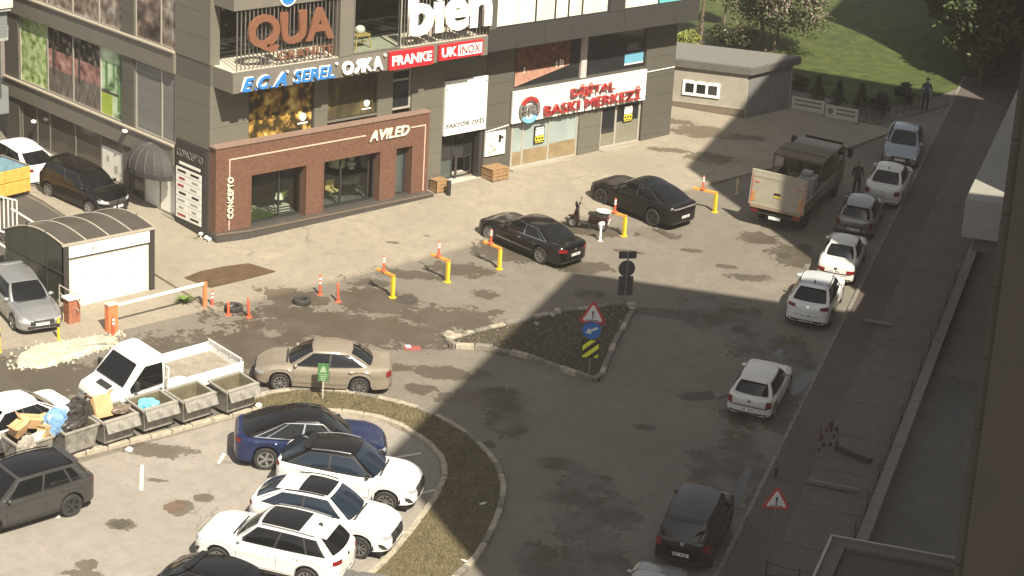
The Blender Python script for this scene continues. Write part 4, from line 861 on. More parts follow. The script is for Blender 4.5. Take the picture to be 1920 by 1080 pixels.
def make_car(name, label, style, pm, ref, px, head, cat='car', rims='five', roof=None, sun=False, rails=None, clad=False, glass=None, plate=True, group=None, panes=((.05, .46), (.5, .92)), mirror=None, dz=0., light_bar=False, badge=True, tint=None, antenna=False, sc=1.0, cabm=None):
    S = {k_: (v_ * sc if isinstance(v_, float) else v_) for k_, v_ in STY[style].items()}; L, W, H, wb, R = S['L'], S['W'], S['H'], S['wb'], S['R']; xf = wb / 2 + S['fo']; xr = xf - L; hw = W / 2; ca = glass or M_CGLASS
    # -- where it stands
    h = R_(head); fx = Vector((math.cos(h), math.sin(h), 0)); lf = Vector((-math.sin(h), math.cos(h), 0)); p = at(*px)
    off = {'FR': (wb / 2, -hw + .1), 'FL': (wb / 2, hw - .1), 'RR': (-wb / 2, -hw + .1), 'RL': (-wb / 2, hw - .1), 'C': (0, 0), 'RB': (xr, 0), 'FB': (xf, 0)}[ref]
    c = p - fx * off[0] - lf * off[1]
    t = thing(name, label, cat, (c.x, c.y, zg(c.x, c.y) + dz), h, group, slope=True)
    # -- lower body, a loft of cross sections
    zl, zc, zb = S['zl'], S['zc'], S['zb']; deck = S['deck']
    top = [(xr - .5, (deck or zb) - .02), (xr + .05, (deck or zb) - (.0 if deck else .02))]
    if deck: top += [(S['xb'], zb - .02), (S['xb'] + .5, zb - .04)]
    else: top += [(S['xb'], zb - .04)]
    top += [(0, (zb + zc) / 2 - .05), (S['xc'] - .1, zc - .05), (S['xc'] + .05, zc - .03), ((S['xc'] + xf) / 2, zc - (zc - zl) * .32), (xf - .28, zl), (xf - .06, zl - .10), (xf + .4, zl - .3)]
    mid = (xf + xr) / 2; half = L / 2
    xs = [mid + half * s for s in np.concatenate([[-.9995, -.997, -.99, -.98, -.965, -.945, -.92], np.linspace(-.89, .89, 44), [.92, .945, .965, .98, .99, .997, .9995]])]
    for s in (-1, 1):
        for q in np.linspace(-1, 1, 13): xs.append(s * wb / 2 + q * (R + .055))
    xs = sorted(xs); rings = []
    for x in xs:
        s = (x - mid) / half; e = S['fe'] if s > 0 else S['re']; a = abs(s)
        wf = max(.02, 1 - a ** e) ** .30 * (1 - .055 * a ** 2); vf = max(.03, 1 - a ** (e * 1.7)) ** .34
        hwid = hw * wf; zt = ss(top, x); zlow = S['low'] + .06 * a ** 3; zm = .56
        zt = zm + (zt - zm) * vf; zlow = zm - (zm - zlow) * (1 - (1 - vf) * .3)
        for sg in (-1, 1):
            d = abs(x - sg * wb / 2)
            if d < R + .055: zlow = max(zlow, R + math.sqrt((R + .055) ** 2 - d * d) * .96)
        sh = zt - .03
        prof = [(.86, zlow), (.972, zlow + .05), (.998, zlow + (sh - zlow) * .26), (.982, zlow + (sh - zlow) * .46), (.988, zlow + (sh - zlow) * .60), (1.0, zlow + (sh - zlow) * .70), (.975, sh - .09 * vf), (.945, sh - .015 * vf), (.86, zt + .005), (.66, zt + .026 * vf), (.60, zt + .016 * vf), (.3, zt + .03 * vf), (0, zt + .034 * vf)]
        rings.append([(x, hwid * k, z) for k, z in prof] + [(x, -hwid * k, z) for k, z in reversed(prof[:-1])])
    hb = MB(); hb.grid(rings); n = len(rings[0]); o = len(hb.v); hb.f += [tuple(range(n)), tuple(reversed(range(o - n, o)))]
    body = hb.build('body', pm, t, smooth=True, sharp=28)
    # -- cabin: four curved patches
    wA, wB, wT = hw * .80, hw * (.80 if deck else .84), hw * (.66 if style not in ('van', 'boxy', 'mpv') else .72); zT = H; zR = H + S['zr']
    def bot(u):
        x = S['xc'] + (S['xb'] - S['xc']) * u; base = wA + (wB - wA) * u
        return Vector((x, base + (hw * .925 - base) * (max(0, math.sin(math.pi * min(1, max(0, u)))) ** .45), ss(top, x) - .015))
    def topc(u):
        x = S['r0'] + (S['r1'] - S['r0']) * u; z0 = zT - .045 + (zR - zT + .045) * u ** 2
        return Vector((x, wT - .05 * (2 * u - 1) ** 2, z0 - .05 + .06 * math.sin(math.pi * min(1, u * .8 + .1))))
    def side(u, v, sg):
        a, b_ = bot(u), topc(u); q = a.lerp(b_, v); q.y += .035 * math.sin(math.pi * v); q.y *= sg; return q
    def shield(s, v, end):
        u = 0 if end > 0 else 1; a, b_ = bot(u), topc(u); q = a.lerp(b_, v); q.y += .035 * math.sin(math.pi * v); bul = 1 - s * s; q.y *= s
        q.x += end * bul * (.10 * (1 - v) + .06) ; q.z += bul * .045 * v + (0.03 * math.sin(math.pi * v) if not deck or end > 0 else .05 * math.sin(math.pi * v)); return q
    def roofp(u, s):
        q = topc(u); bul = 1 - s * s; q.y *= s; q.z += .045 * bul; e = (1 - u) if True else 0
        q.x += bul * (.06 * (1 - u) - .06 * u); return q
    gb = MB(); nu = 16; nv = 6; ns = 12
    for sg in (-1, 1): gb.grid([[side(i / nu, j / nv, sg) for j in range(nv + 1)] for i in range(nu + 1)])
    for e in (1, -1): gb.grid([[shield(-1 + 2 * i / ns, j / nv, e) for j in range(nv + 1)] for i in range(ns + 1)])
    gb.grid([[roofp(i / nu, -1 + 2 * j / ns) for j in range(ns + 1)] for i in range(nu + 1)])
    cabin = gb.build('cabin', cabm or pm, t, smooth=True, weld=True, sharp=42)
    def patch(nm, fn, a0, a1, b0, b1, m, off=.008, na=8, nb=5, parent=t):
        P = []
        ctr = Vector((-.3, 0, H * .45))
        for i in range(na + 1):
            row = []
            for j in range(nb + 1):
                a_ = a0 + (a1 - a0) * i / na; b_ = b0 + (b1 - b0) * j / nb; q = fn(a_, b_); e = .01
                nn = (fn(a_ + e, b_) - fn(a_ - e, b_)).cross(fn(a_, b_ + e) - fn(a_, b_ - e)); nn.normalize()
                if nn.dot(q - ctr) < 0: nn = -nn
                row.append(q + nn * off)
            P.append(row)
        return MB().grid(P).build(nm, m, parent, smooth=True)
    for sg in (-1, 1):
        f = lambda u, v, sg=sg: side(u, v, sg)
        tr = patch('window_trim', f, panes[0][0] - .022, panes[-1][1] + .022, .05, .90, M_TRIM if tint is None else tint, .004, 14, 4)
        for a0, a1 in panes: patch('side_window', f, a0, a1, .10, .86, ca, .009)
    f = lambda s, v: shield(s, v, 1); patch('windshield', f, -.9, .9, .04, .95, ca, .006, 10, 6)
    f = lambda s, v: shield(s, v, -1); patch('rear_window', f, -.86, .86, (.10 if deck is None else .06), .90, ca, .006, 10, 6)
    if roof: patch('roof_panel', roofp, .03, .99, -.93, .93, roof, .006, 10, 10)
    if sun: patch('sunroof', roofp, .03, .66, -.84, .84, M_CGLASS, .012, 8, 8)
    if rails:
        for sg in (-1, 1):
            b = MB(); b.tube([topc(u) * 1 + Vector((0, 0, .05)) if sg > 0 else Vector((topc(u).x, -topc(u).y, topc(u).z + .05)) for u in (.06, .1, .3, .5, .7, .9, .94)], .018, 6); b.build('roof_rail', rails, t)
    # -- everything else is laid on the surface by casting rays at it
    bmx = bmesh.new(); bmx.from_mesh(body.data); bmx.from_mesh(cabin.data); tree = BVHTree.FromBMesh(bmx); bmx.free()
    VW = {'front': (Vector((9, 0, 0)), Vector((-1, 0, 0)), lambda a, b: (0, a, b)), 'rear': (Vector((-9, 0, 0)), Vector((1, 0, 0)), lambda a, b: (0, a, b)),
          'left': (Vector((0, 9, 0)), Vector((0, -1, 0)), lambda a, b: (a, 0, b)), 'right': (Vector((0, -9, 0)), Vector((0, 1, 0)), lambda a, b: (a, 0, b)), 'top': (Vector((0, 0, 9)), Vector((0, 0, -1)), lambda a, b: (a, b, 0))}
    def decal(nm, view, q, m, off=.008, na=5, nb=3, parent=t):
        o_, d_, fn = VW[view]; P = []; last = None
        for i in range(na + 1):
            row = []
            for j in range(nb + 1):
                s_, r_ = i / na, j / nb
                a_ = (q[0][0] * (1 - s_) + q[1][0] * s_) * (1 - r_) + (q[3][0] * (1 - s_) + q[2][0] * s_) * r_; b_ = (q[0][1] * (1 - s_) + q[1][1] * s_) * (1 - r_) + (q[3][1] * (1 - s_) + q[2][1] * s_) * r_
                hit = tree.ray_cast(o_ + Vector(fn(a_, b_)), d_)
                row.append(None if hit[0] is None else hit[0] - d_ * off)
            P.append(row)
        dm = MB()
        for i in range(na):
            for j in range(nb):
                qd = [P[i][j], P[i + 1][j], P[i + 1][j + 1], P[i][j + 1]]
                if any(z_ is None for z_ in qd): continue
                dp = [z_.dot(d_) for z_ in qd]
                if max(dp) - min(dp) < .25: dm.add(qd, [(0, 1, 2, 3)])
        if not dm.v: return None
        return dm.build(nm, m, parent, smooth=True, weld=True)
    def rect(u0, u1, v0, v1): return [(u0, v0), (u1, v0), (u1, v1), (u0, v1)]
    suvish = style in ('suv', 'boxy', 'fast', 'coupe', 'mpv', 'van'); lz = zl - .16
    for sg in (-1, 1):
        decal('headlight', 'front', [(sg * hw * .50, lz - .05), (sg * hw * .90, lz - .02), (sg * hw * .90, lz + .10), (sg * hw * .52, lz + .05)], M_HEAD, .012)
    decal('grille', 'front', rect(-hw * .50, hw * .50, lz - (.30 if style == 'suv' else .13), lz + .05), M_TRIM, .01, 8, 5); decal('lower_grille', 'front', rect(-hw * .62, hw * .62, .30, .42), M_TRIM, .01)
    if plate: decal('number_plate', 'front', rect(-.26, .26, .44, .55), M_PLATE, .02)
    if suvish:
        decal('front_lip', 'front', rect(-hw * .86, hw * .86, .22, .31), M_TRIM, .008, 12, 2)
        for sg in (-1, 1): decal('fog_lamp_recess', 'front', [(sg * hw * .70, .40), (sg * hw * .88, .44), (sg * hw * .90, .62), (sg * hw * .84, .60)], M_TRIM, .01)
    if not deck:
        q_ = topc(1.0); MB().obox((q_.x - .10, 0, q_.z + .045), (.26, q_.y * 1.86, .035), (0, -.12, 0)).build('roof_spoiler', cabm or pm, t, bevel=.012)
    if badge: decal('badge', 'front', rect(-.06, .06, lz - .09, lz + .02), M_CHROME, .02, 2, 2)
    tz = (deck or zb) - .22
    for sg in (-1, 1):
        if light_bar: continue
        if style in ('hatch', 'van', 'old'): q = [(sg * hw * .70, tz - .14), (sg * hw * .93, tz - .14), (sg * hw * .93, tz + .12), (sg * hw * .72, tz + .12)]
        elif style == 'sedan': q = [(sg * hw * .62, tz - .10), (sg * hw * .94, tz - .08), (sg * hw * .94, tz + .12), (sg * hw * .66, tz + .12)]
        else: q = [(sg * hw * .52, tz - .02), (sg * hw * .95, tz - .02), (sg * hw * .95, tz + .13), (sg * hw * .54, tz + .11)]
        if style == 'old': q = rect(sg * hw * .55, sg * hw * .95, tz - .14, tz + .02)
        decal('taillight', 'rear', q, M_TAIL, .012)
        decal('taillight_side', 'left' if sg > 0 else 'right', rect(xr + .06, xr + .2, q[0][1], q[2][1] - .01), M_TAIL, .008)
    if light_bar: decal('tail_light_bar', 'rear', rect(-hw * .85, hw * .85, tz + .08, tz + .14), mat('smoked_lamp', (.16, .15, .15), .2), .012, 12)
    pz = .56 if style not in ('hatch',) else .42
    if style == 'old': pz = .60
    if plate:
        pl = decal('number_plate', 'rear', rect(-.26, .26, pz, pz + .115), M_PLATE, .025)
        for k in range(6):
            if k != 2 and pl: decal('plate_digit', 'rear', rect(.20 - k * .072 - .022, .20 - k * .072 + .022, pz + .03, pz + .09), M_DIGIT, .03, 1, 1, pl)
    if badge: decal('badge', 'rear', rect(-.06, .06, tz + .0, tz + .1), M_CHROME, .014, 2, 2)
    decal('rear_bumper_trim', 'rear', rect(-hw * .80, hw * .80, .30, .44 if suvish else .36), M_TRIM, .008, 10)
    if style in ('hatch', 'old'): decal('bumper_strip', 'rear', rect(-hw * .93, hw * .93, .56, .60), M_TRIM, .014, 12)
    for sg, vw in ((1, 'left'), (-1, 'right')):
        d0, d1, d2 = S['xc'] - .12, (bot(panes[0][1] + .02).x + topc(panes[0][1] + .02).x) / 2, -wb / 2 + .12
        for x0 in (d0, d1, d2): decal('door_seam', vw, rect(x0 - .006, x0 + .006, S['low'] + .20, zb - .10), M_SEAM, .003, 1, 8)
        decal('door_seam', vw, rect(d2, d0, S['low'] + .19, S['low'] + .202), M_SEAM, .003, 14, 1)
        for x0 in (d1 + .10, d2 + .12): decal('door_handle', vw, rect(x0, x0 + .19, zb - .22, zb - .19), pm if not badge else (M_CHROME if style in ('lux', 'sedan') else pm), .028, 3, 1)
        decal('sill_trim', vw, rect(-wb / 2 + R + .06, wb / 2 - R - .06, S['low'] + .02, S['low'] + (.15 if clad or suvish else .05)), M_TRIM, .006, 12)
        if style in ('sedan', 'lux'): decal('side_strip', vw, rect(-wb / 2 + R + .08, wb / 2 - R - .08, .44, .47), M_CHROME if style == 'lux' else pm, .014, 12, 1)
        if clad:
            for xc_ in (-wb / 2, wb / 2):
                P = []
                for i in range(15):
                    a = math.pi * i / 14; row = []
                    for r_ in (R + .058, R + .115):
                        hit = tree.ray_cast(Vector((xc_ + r_ * math.cos(a), sg * 9, max(.22, R + r_ * math.sin(a)))), Vector((0, -sg, 0)))
                        row.append((hit[0] if hit[0] is not None else Vector((xc_ + r_ * math.cos(a), sg * hw * .97, R + r_ * math.sin(a)))) + Vector((0, sg * .008, 0)))
                    P.append(row)
                MB().grid(P).build('wheel_arch_trim', M_TRIM, t, smooth=True)
        mb = MB(); m0 = bot(.06); mb.sphere((m0.x - .02, sg * (m0.y + .075), m0.z + .09), .1, 10, 6, (.72, 1.2, .75)); mb.build('mirror', mirror or pm, t, smooth=True)
        mb = MB(); mb.cyl((m0.x, sg * (m0.y - .04), m0.z + .04), (m0.x - .02, sg * (m0.y + .04), m0.z + .07), .03, n=6); mb.build('mirror_arm', M_TRIM, t)
    x0 = S['xc'] + .08
    for sg in (-1, 1): decal('bonnet_seam', 'top', [(x0, sg * hw * .80), (xf - .32, sg * hw * .70), (xf - .32, sg * hw * .70 - .012), (x0, sg * hw * .80 - .012)], M_SEAM, .003, 8, 1)
    decal('wiper_cowl', 'top', rect(S['xc'] + .10, S['xc'] + .17, -hw * .62, hw * .62), M_TRIM, .006, 2, 8)
    if deck: decal('boot_seam', 'rear', rect(-hw * .66, hw * .66, tz - .24, tz - .228), M_SEAM, .004, 8, 1)
    else: decal('tailgate_seam', 'rear', rect(-hw * .74, hw * .74, .62, .632), M_SEAM, .004, 8, 1)
    if antenna: MB().obox((topc(.9).x, 0, H + .03), (.16, .05, .09), (0, -.4, 0), .5).build('antenna', M_TRIM, t)
    ch = MB(); ch.box((xr + .25, -hw * .80, .17), (xf - .25, hw * .80, .30)); ch.box((xr + .4, -hw * .62, .30), (xf - .4, hw * .62, .66)); ch.build('chassis', M_SEAM, t)
    yy = hw - .115
    add_wheels(t, [(wb / 2, yy), (wb / 2, -yy), (-wb / 2, yy), (-wb / 2, -yy)], R, rims)
    return t
CB = 'cars parked nose-in on the left parking area'; CS = 'cars parked along the shaded side street'
make_car('saloon_car', 'black executive saloon parked nose to the pavement', 'lux', P_BLACK, 'RL', (1012.7, 493.7), 95.0, rims='multi', panes=((.05, .47), (.50, .84), (.855, .93)), tint=M_CHROME)
make_car('coupe_suv', 'matt black coupe crossover beside the scooter', 'coupe', paint('satin_black', (.003, .003, .0034), .32, coat=.1), 'RL', (1222.8, 423.8), 94.2, rims='dark', light_bar=True, panes=((.05, .45), (.48, .90)))
make_car('saloon_car', 'champagne gold saloon beside the curved island', 'sedan', P_GOLD, 'RL', (672.5, 741), 140.8, rims='multi', panes=((.05, .47), (.51, .92)), sc=1.07)
make_car('electric_crossover', 'dark blue fastback crossover with black glass roof', 'fast', P_NAVY, 'RR', (497, 880), -36, rims='five', roof=M_CGLASS, tint=M_CHROME, panes=((.05, .43), (.46, .80), (.815, .91)), cabm=P_BLACK, group=CB, sc=1.07)
make_car('crossover', 'white crossover with a black roof next to the blue car', 'suv', P_WHITE, 'FR', (722, 960), -53, rims='multi', roof=P_BLACK, rails=M_RAIL, clad=True, glass=M_CGLASSB, group=CB, cabm=P_BLACK, mirror=P_BLACK, sc=1.07)
make_car('crossover', 'white crossover with white roof and glass panel, second white one', 'suv', P_WHITE, 'FR', (672, 1046), -58, rims='multi', sun=True, rails=P_BLACK, clad=True, glass=M_CGLASSB, group=CB, sc=1.07)
make_car('crossover', 'white crossover reversed into its bay, red tail lamp facing us', 'boxy', P_WHITE, 'RL', (574, 1106), 121, rims='multi', sun=True, rails=M_RAIL, group=CB, panes=((.05, .40), (.43, .74), (.77, .93)), antenna=True, sc=1.07)
make_car('crossover', 'black car at the bottom edge in front of the reversed white crossover', 'suv', P_BLACK, 'C', (440, 1165), -66, sun=True, group=CB, sc=1.07)
make_car('crossover', 'dark grey car roof just showing at the bottom edge by the island', 'golf', P_MID, 'C', (742, 1190), -55, group=CB, sc=1.07)
make_car('crossover', 'dark grey crossover with a black roof at the left edge', 'boxy', P_GREY, 'RL', (133, 967), 180, rims='dark', roof=P_BLACK, clad=False, rails=P_BLACK, panes=((.05, .42), (.45, .76), (.79, .90)), sc=1.07)
make_car('saloon_car', 'white saloon behind the rubbish containers at the left edge', 'sedan', P_WHITE, 'RL', (98, 828), 184, panes=((.05, .47), (.51, .80), (.83, .93)), sc=1.07)
make_car('hatchback', 'silver hatchback facing us beside the garage', 'golf', P_SILVER, 'FL', (104, 607), -101, rims='five', panes=((.05, .47), (.51, .92)))
make_car('minivan', 'black minivan parked along the side of the building', 'mpv', P_BLACK, 'FR', (168, 404), -82, rims='cap', panes=((.05, .40), (.44, .90)))
make_car('hatchback', 'white car behind the black minivan near the side shop glass', 'suv', P_WHITE, 'RB', (82, 350), 92, rims='cap', group=None)
make_car('hatchback', 'small white hatchback alone at the shaded kerb', 'hatch', P_OLDW, 'RR', (1447, 782), 29, rims='cap', group=CS)
make_car('crossover', 'white crossover with grey roof rails half out of the sunlight', 'suv', P_WHITE, 'RB', (1508, 619), 31, roof=paint('light_roof', (.4, .42, .43)), rails=P_BLACK, clad=False, group=CS, antenna=True)
make_car('saloon_car', 'old boxy white saloon with a sunlit boot', 'old', P_OLDW, 'RB', (1562, 536), 32, rims='cap', group=CS, panes=((.05, .48), (.52, .93)))
make_car('hatchback', 'grey hatchback between the two white saloons', 'hatch', P_MID, 'RB', (1597, 449), 31, rims='cap', group=CS)
make_car('saloon_car', 'white saloon just ahead of the grey hatchback', 'sedan', P_OLDW, 'RB', (1648, 391), 30, rims='cap', group=CS, antenna=True)
make_car('saloon_car', 'pale silver-blue car facing us at the far end of the row', 'sedan', P_SKY, 'FB', (1684, 318), 214, rims='cap', group=CS)
make_car('van', 'black van with a dark glass roof and number plate near the bottom', 'van', P_BLACK, 'RB', (1272, 1072), 31, roof=M_CGLASSB, rims='dark', group=CS, panes=((.05, .36), (.40, .66), (.70, .93)))
make_car('hatchback', 'silver car at the bottom edge behind the black van', 'hatch', P_SILVER, 'C', (1215, 1152), 31, group=CS)

# ------------------------------------------------------------------ side-profile loft for the lorry cabs
def side_loft(prof, ys, tum=0., zb=1.1):
    b = MB(); rows = []; n = len(prof); cx = sum(p[0] for p in prof) / n; cz = sum(p[1] for p in prof) / n
    for y, k in ys:
        row = []
        for x, z in prof + prof[:1]:
            q = 1 - max(0, z - zb) * tum; row.append((cx + (x - cx) * k, y * q, cz + (z - cz) * k))
        rows.append(row)
    b.grid(rows); m = len(prof); o = len(b.v); b.f += [tuple(range(m)), tuple(range(o - m - 1, o - 1))]
    return b
def quadp(b, pts, n, off): return b.add([Vector(p) + Vector(n) * off for p in pts], [(0, 1, 2, 3)[:len(pts)]])

# white pick-up with a drop-side bed
p = at(300, 752); t = thing('flatbed_pickup', 'white flatbed pick-up truck beside the rubbish containers', 'truck', (p.x, p.y, p.z), R_(181), slope=True)
PW = P_WHITE; xw = 1.65
def arch(xc, R, n=9): return [(xc + R * math.cos(math.pi * i / n), .36 + R * math.sin(math.pi * i / n)) for i in range(n + 1)]
prof = [(.42, .45), (.42, 2.18), (.62, 2.26), (1.15, 2.24), (1.42, 2.10), (2.02, 1.42), (2.12, 1.30), (2.62, 1.10), (2.72, .95), (2.75, .5), (2.68, .32), (2.16, .32)] + arch(xw, .44) + [(1.15, .34)]
cab = side_loft(prof, [(-.97, .93), (-.95, .975), (-.90, 1), (.90, 1), (.95, .975), (.97, .93)], .10).build('cab', PW, t, smooth=True, sharp=30)
b = MB(); b.add([(1.45, -.72, 2.06), (1.45, .72, 2.06), (2.06, .82, 1.40), (2.06, -.82, 1.40)], [(0, 1, 2, 3)]); o = b.build('windshield', M_CGLASS, t); o.location = (.03, 0, .025)
for sg in (-1, 1):
    b = MB(); b.add([(.58, sg * .905, 2.02), (1.28, sg * .905, 2.02), (1.90, sg * .965, 1.38), (1.86, sg * .985, 1.20), (.58, sg * .985, 1.28)], [(0, 1, 2, 3, 4)]); b.build('side_window', M_CGLASS, t)
    MB().box((.50, sg * .972, .5), (.512, sg * .98, 2.0)).build('door_seam', M_SEAM, t); MB().box((.6, sg * .972, 1.05), (.8, sg * .99, 1.1)).build('door_handle', M_TRIM, t)
    MB().obox((1.72, sg * 1.12, 1.48), (.12, .22, .34)).build('mirror', M_TRIM, t, bevel=.03); MB().cyl((1.7, sg * .95, 1.4), (1.72, sg * 1.05, 1.45), .025).build('mirror_arm', M_TRIM, t)
    b = MB(); b.obox((2.68, sg * .72, .80), (.14, .36, .26), (0, .12, 0)); b.build('headlight', M_HEAD, t, bevel=.04)
MB().obox((2.745, 0, .78), (.03, 1.0, .16)).build('grille', M_TRIM, t); MB().obox((2.74, 0, .42), (.06, 1.86, .2)).build('bumper', M_TRIM, t, bevel=.03); MB().obox((2.3, 0, 1.275), (.22, .7, .02), (0, .37, 0)).build('bonnet_vent', M_TRIM, t)
MB().obox((2.79, 0, .46), (.02, .52, .11)).build('number_plate', M_PLATE, t)
M_BED = mat('bed_floor', (.24, .21, .165), .8, var=.25, scale=3)
MB().box((-2.75, -.98, .78), (.38, .98, .86)).build('bed_floor', M_BED, t)
for sg in (-1, 1): MB().box((-2.75, sg * 1.0 - .02, .72), (.36, sg * 1.0 + .02, 1.22)).build('side_board', PW, t, bevel=.01)
MB().box((-2.79, -1.02, .72), (-2.752, 1.02, 1.22)).build('tail_board', PW, t, bevel=.01)
b = MB()
for y in (-.95, -.5, 0, .5, .95): b.box((.33, y - .025, .86), (.38, y + .025, 1.75))
b.box((.33, -.98, 1.72), (.38, .98, 1.78)); b.box((.33, -.98, 1.3), (.38, .98, 1.34)); b.build('headboard', PW, t)
b = MB(); b.box((-2.74, -.99, 1.3), (-2.70, .99, 1.34))
for y in (-.95, -.3, .35, .95): b.box((-2.74, y - .02, 1.2), (-2.70, y + .02, 1.32))
b.build('tail_rail', PW, t)
MB().box((-2.6, -.5, .40), (.4, .5, .77)).build('chassis', M_SEAM, t)
for sg in (-1, 1): MB().box((-2.74, sg * .75 - .12, .55), (-2.70, sg * .75 + .12, .68)).build('taillight', M_TAIL, t)
add_wheels(t, [(xw, .83), (xw, -.83), (-1.65, .83), (-1.65, -.83)], .36, 'cap')
t2 = thing('plastic_sack', 'crumpled white sack lying in the bed of the white pick-up', 'sack', (0, 0, 0)); b = MB(); b.sphere((0, 0, 0), .3, 10, 6, (1.3, .7, .4)); o = b.build('sack', P_WHITE, t2); t2.matrix_world = t.matrix_world @ Matrix.Translation((-.3, .55, .95)) 

# delivery lorry with a raised tail lift, seen from behind
p = at(1449, 434); hd = R_(24); t = thing('tail_lift_lorry', 'open lorry with a raised beige tail lift at the rear', 'truck', (p.x, p.y, p.z), hd, slope=True)
M_LIFT = mat('beige_lift_plate', (.30, .275, .21), .6, var=.12, scale=2); M_LOR = mat('lorry_brown', (.24, .18, .12), .6, var=.15); M_CHEV = mat('chevron_orange', (.62, .20, .03), .5)
MB().box((-.08, -1.2, 1.0), (-.0, 1.2, 2.55)).build('tail_lift', M_LIFT, t, bevel=.015)
b = MB(); b.box((-.095, -1.12, 1.02), (-.08, 1.12, 1.10)); b.box((-.095, -1.12, 2.26), (-.08, 1.12, 2.36)); b.box((-.095, -1.0, 1.2), (-.08, -.95, 1.55)); b.box((-.095, .95, 1.2), (-.08, 1.0, 1.55)); b.build('lift_rib', M_LIFT, t)
MB().box((-.10, -.14, 1.50), (-.082, .14, 1.72)).build('lift_plate', mat('yellow_label', (.5, .38, .05), .5), t); MB().box((-.105, -.14, 1.60), (-.10, .14, 1.72)).build('lift_label', M_BLACK, t)
for sg in (-1, 1):
    b = MB()
    for k in range(3): b.add([(-.1, sg * 1.1, 1.15 + k * .16), (-.1, sg * .93, 1.22 + k * .16), (-.1, sg * .93, 1.30 + k * .16), (-.1, sg * 1.1, 1.23 + k * .16)], [(0, 1, 2, 3)])
    b.build('chevron', M_CHEV, t); MB().box((-.1, sg * 1.115 - .008, 1.02), (-.08, sg * 1.115 + .008, 2.36)).build('reflective_edge', mat('reflective_red', (.55, .05, .04), .5), t)
    MB().box((-.102, sg * .9 - .08, 2.02), (-.082, sg * .9 + .1, 2.05)).build('reflective_mark', MATS['reflective_red'], t)
    MB().box((-.05, sg * .92 - .16, .72), (.06, sg * .92 + .16, .92)).build('taillight', M_TAIL, t)
MB().box((-.02, -1.05, .66), (.10, 1.05, .76)).build('rear_bumper', M_TRIM, t); MB().box((-.12, -1.1, .92), (.12, 1.1, 1.0)).build('lift_hinge', M_LOR, t); MB().box((-.06, -.26, .52), (-.03, .26, .64)).build('number_plate', M_PLATE, t)
MB().box((.1, -1.1, .92), (4.6, 1.1, 1.02)).build('deck', M_BED, t)
for sg in (-1, 1): MB().box((.05, sg * 1.12 - .025, .92), (4.6, sg * 1.12 + .025, 1.42)).build('side_board', mat('lorry_side', (.21, .19, .16), .6, var=.12), t)
MB().box((.3, -.45, .5), (6.2, .45, .9)).build('chassis', M_SEAM, t)
prof = [(4.75, .55), (4.75, 2.2), (5.0, 2.35), (5.9, 2.33), (6.35, 2.1), (6.55, 1.5), (6.6, .6), (6.3, .45)]
side_loft(prof, [(-1.02, .95), (-.98, 1), (.98, 1), (1.02, .95)], .04, 1.6).build('cab', mat('lorry_cab', (.16, .13, .10), .5, var=.1), t, smooth=True, sharp=30)
for sg in (-1, 1):
    b = MB(); b.add([(5.1, sg * 1.0, 2.3), (5.85, sg * 1.0, 2.28), (6.2, sg * 1.03, 1.6), (5.1, sg * 1.03, 1.55)], [(0, 1, 2, 3)]); b.build('side_window', M_CGLASS, t)
    MB().obox((6.1, sg * 1.28, 2.0), (.14, .2, .42)).build('mirror', M_TRIM, t); MB().cyl((6.1, sg * .98, 2.15), (6.1, sg * 1.25, 2.12), .025).build('mirror_arm', M_TRIM, t)
b = MB(); b.add([(6.30, -.85, 2.28), (6.30, .85, 2.28), (6.53, .9, 1.52), (6.53, -.9, 1.52)], [(0, 1, 2, 3)]); o = b.build('windshield', M_CGLASS, t); o.location = (.03, 0, .01)
add_wheels(t, [(1.3, .92), (1.3, -.92), (5.6, .92), (5.6, -.92)], .42, 'dark')
t.matrix_world = t.matrix_world @ Matrix.Scale(1.06, 4); LM = t.matrix_world.copy()
def load(name, label, cat, at_, parts):
    r = thing(name, label, cat); r.matrix_world = LM @ Matrix.Translation(at_); return r
r = load('cargo_frame', 'brown flat-topped cage on the front of the lorry deck', 'cargo cage', (3.0, .1, 1.02), 0); M_CAGE = mat('cargo_brown', (.115, .088, .064), .7, var=.2, scale=4)
MB().box((-.2, -1.1, 1.27), (1.55, 1.1, 1.37)).build('roof', M_CAGE, r); MB().box((-.2, -1.1, 1.37), (1.55, -1.0, 1.41)).box((.6, -1.0, 1.37), (.7, 1.1, 1.41)).build('roof_batten', M_CAGE, r)
for x in (-.15, 1.5):
    for y in (-1.05, -.35, .35, 1.05): MB().box((x - .03, y - .03, 0), (x + .03, y + .03, 1.27)).build('post', M_CAGE, r)
MB().box((-.18, -.3, .0), (-.12, .3, .7)).build('panel', M_CAGE, r); MB().box((1.5, -1.05, 0), (1.56, 1.05, 1.26)).build('panel', M_CAGE, r)
for lab, x, y, z, s_ in (('pale wrapped carton on the lorry deck', 2.2, -.62, 1.02, (.7, .7, .95)), ('lower brown carton on the lorry deck beside the pale one', 2.3, .35, 1.02, (.8, .8, .55)), ('small white bag on top of the pale wrapped carton', 2.15, -.55, 1.97, (.4, .45, .2))):
    r = load('carton', lab, 'carton', (x, y, z), 0); MB().box((-s_[0] / 2, -s_[1] / 2, 0), (s_[0] / 2, s_[1] / 2, s_[2])).build('carton_body', mat('pale_wrap', (.26, .26, .27), .5, var=.2, scale=5) if 'pale' in lab else M_CAGE, r, bevel=.04)

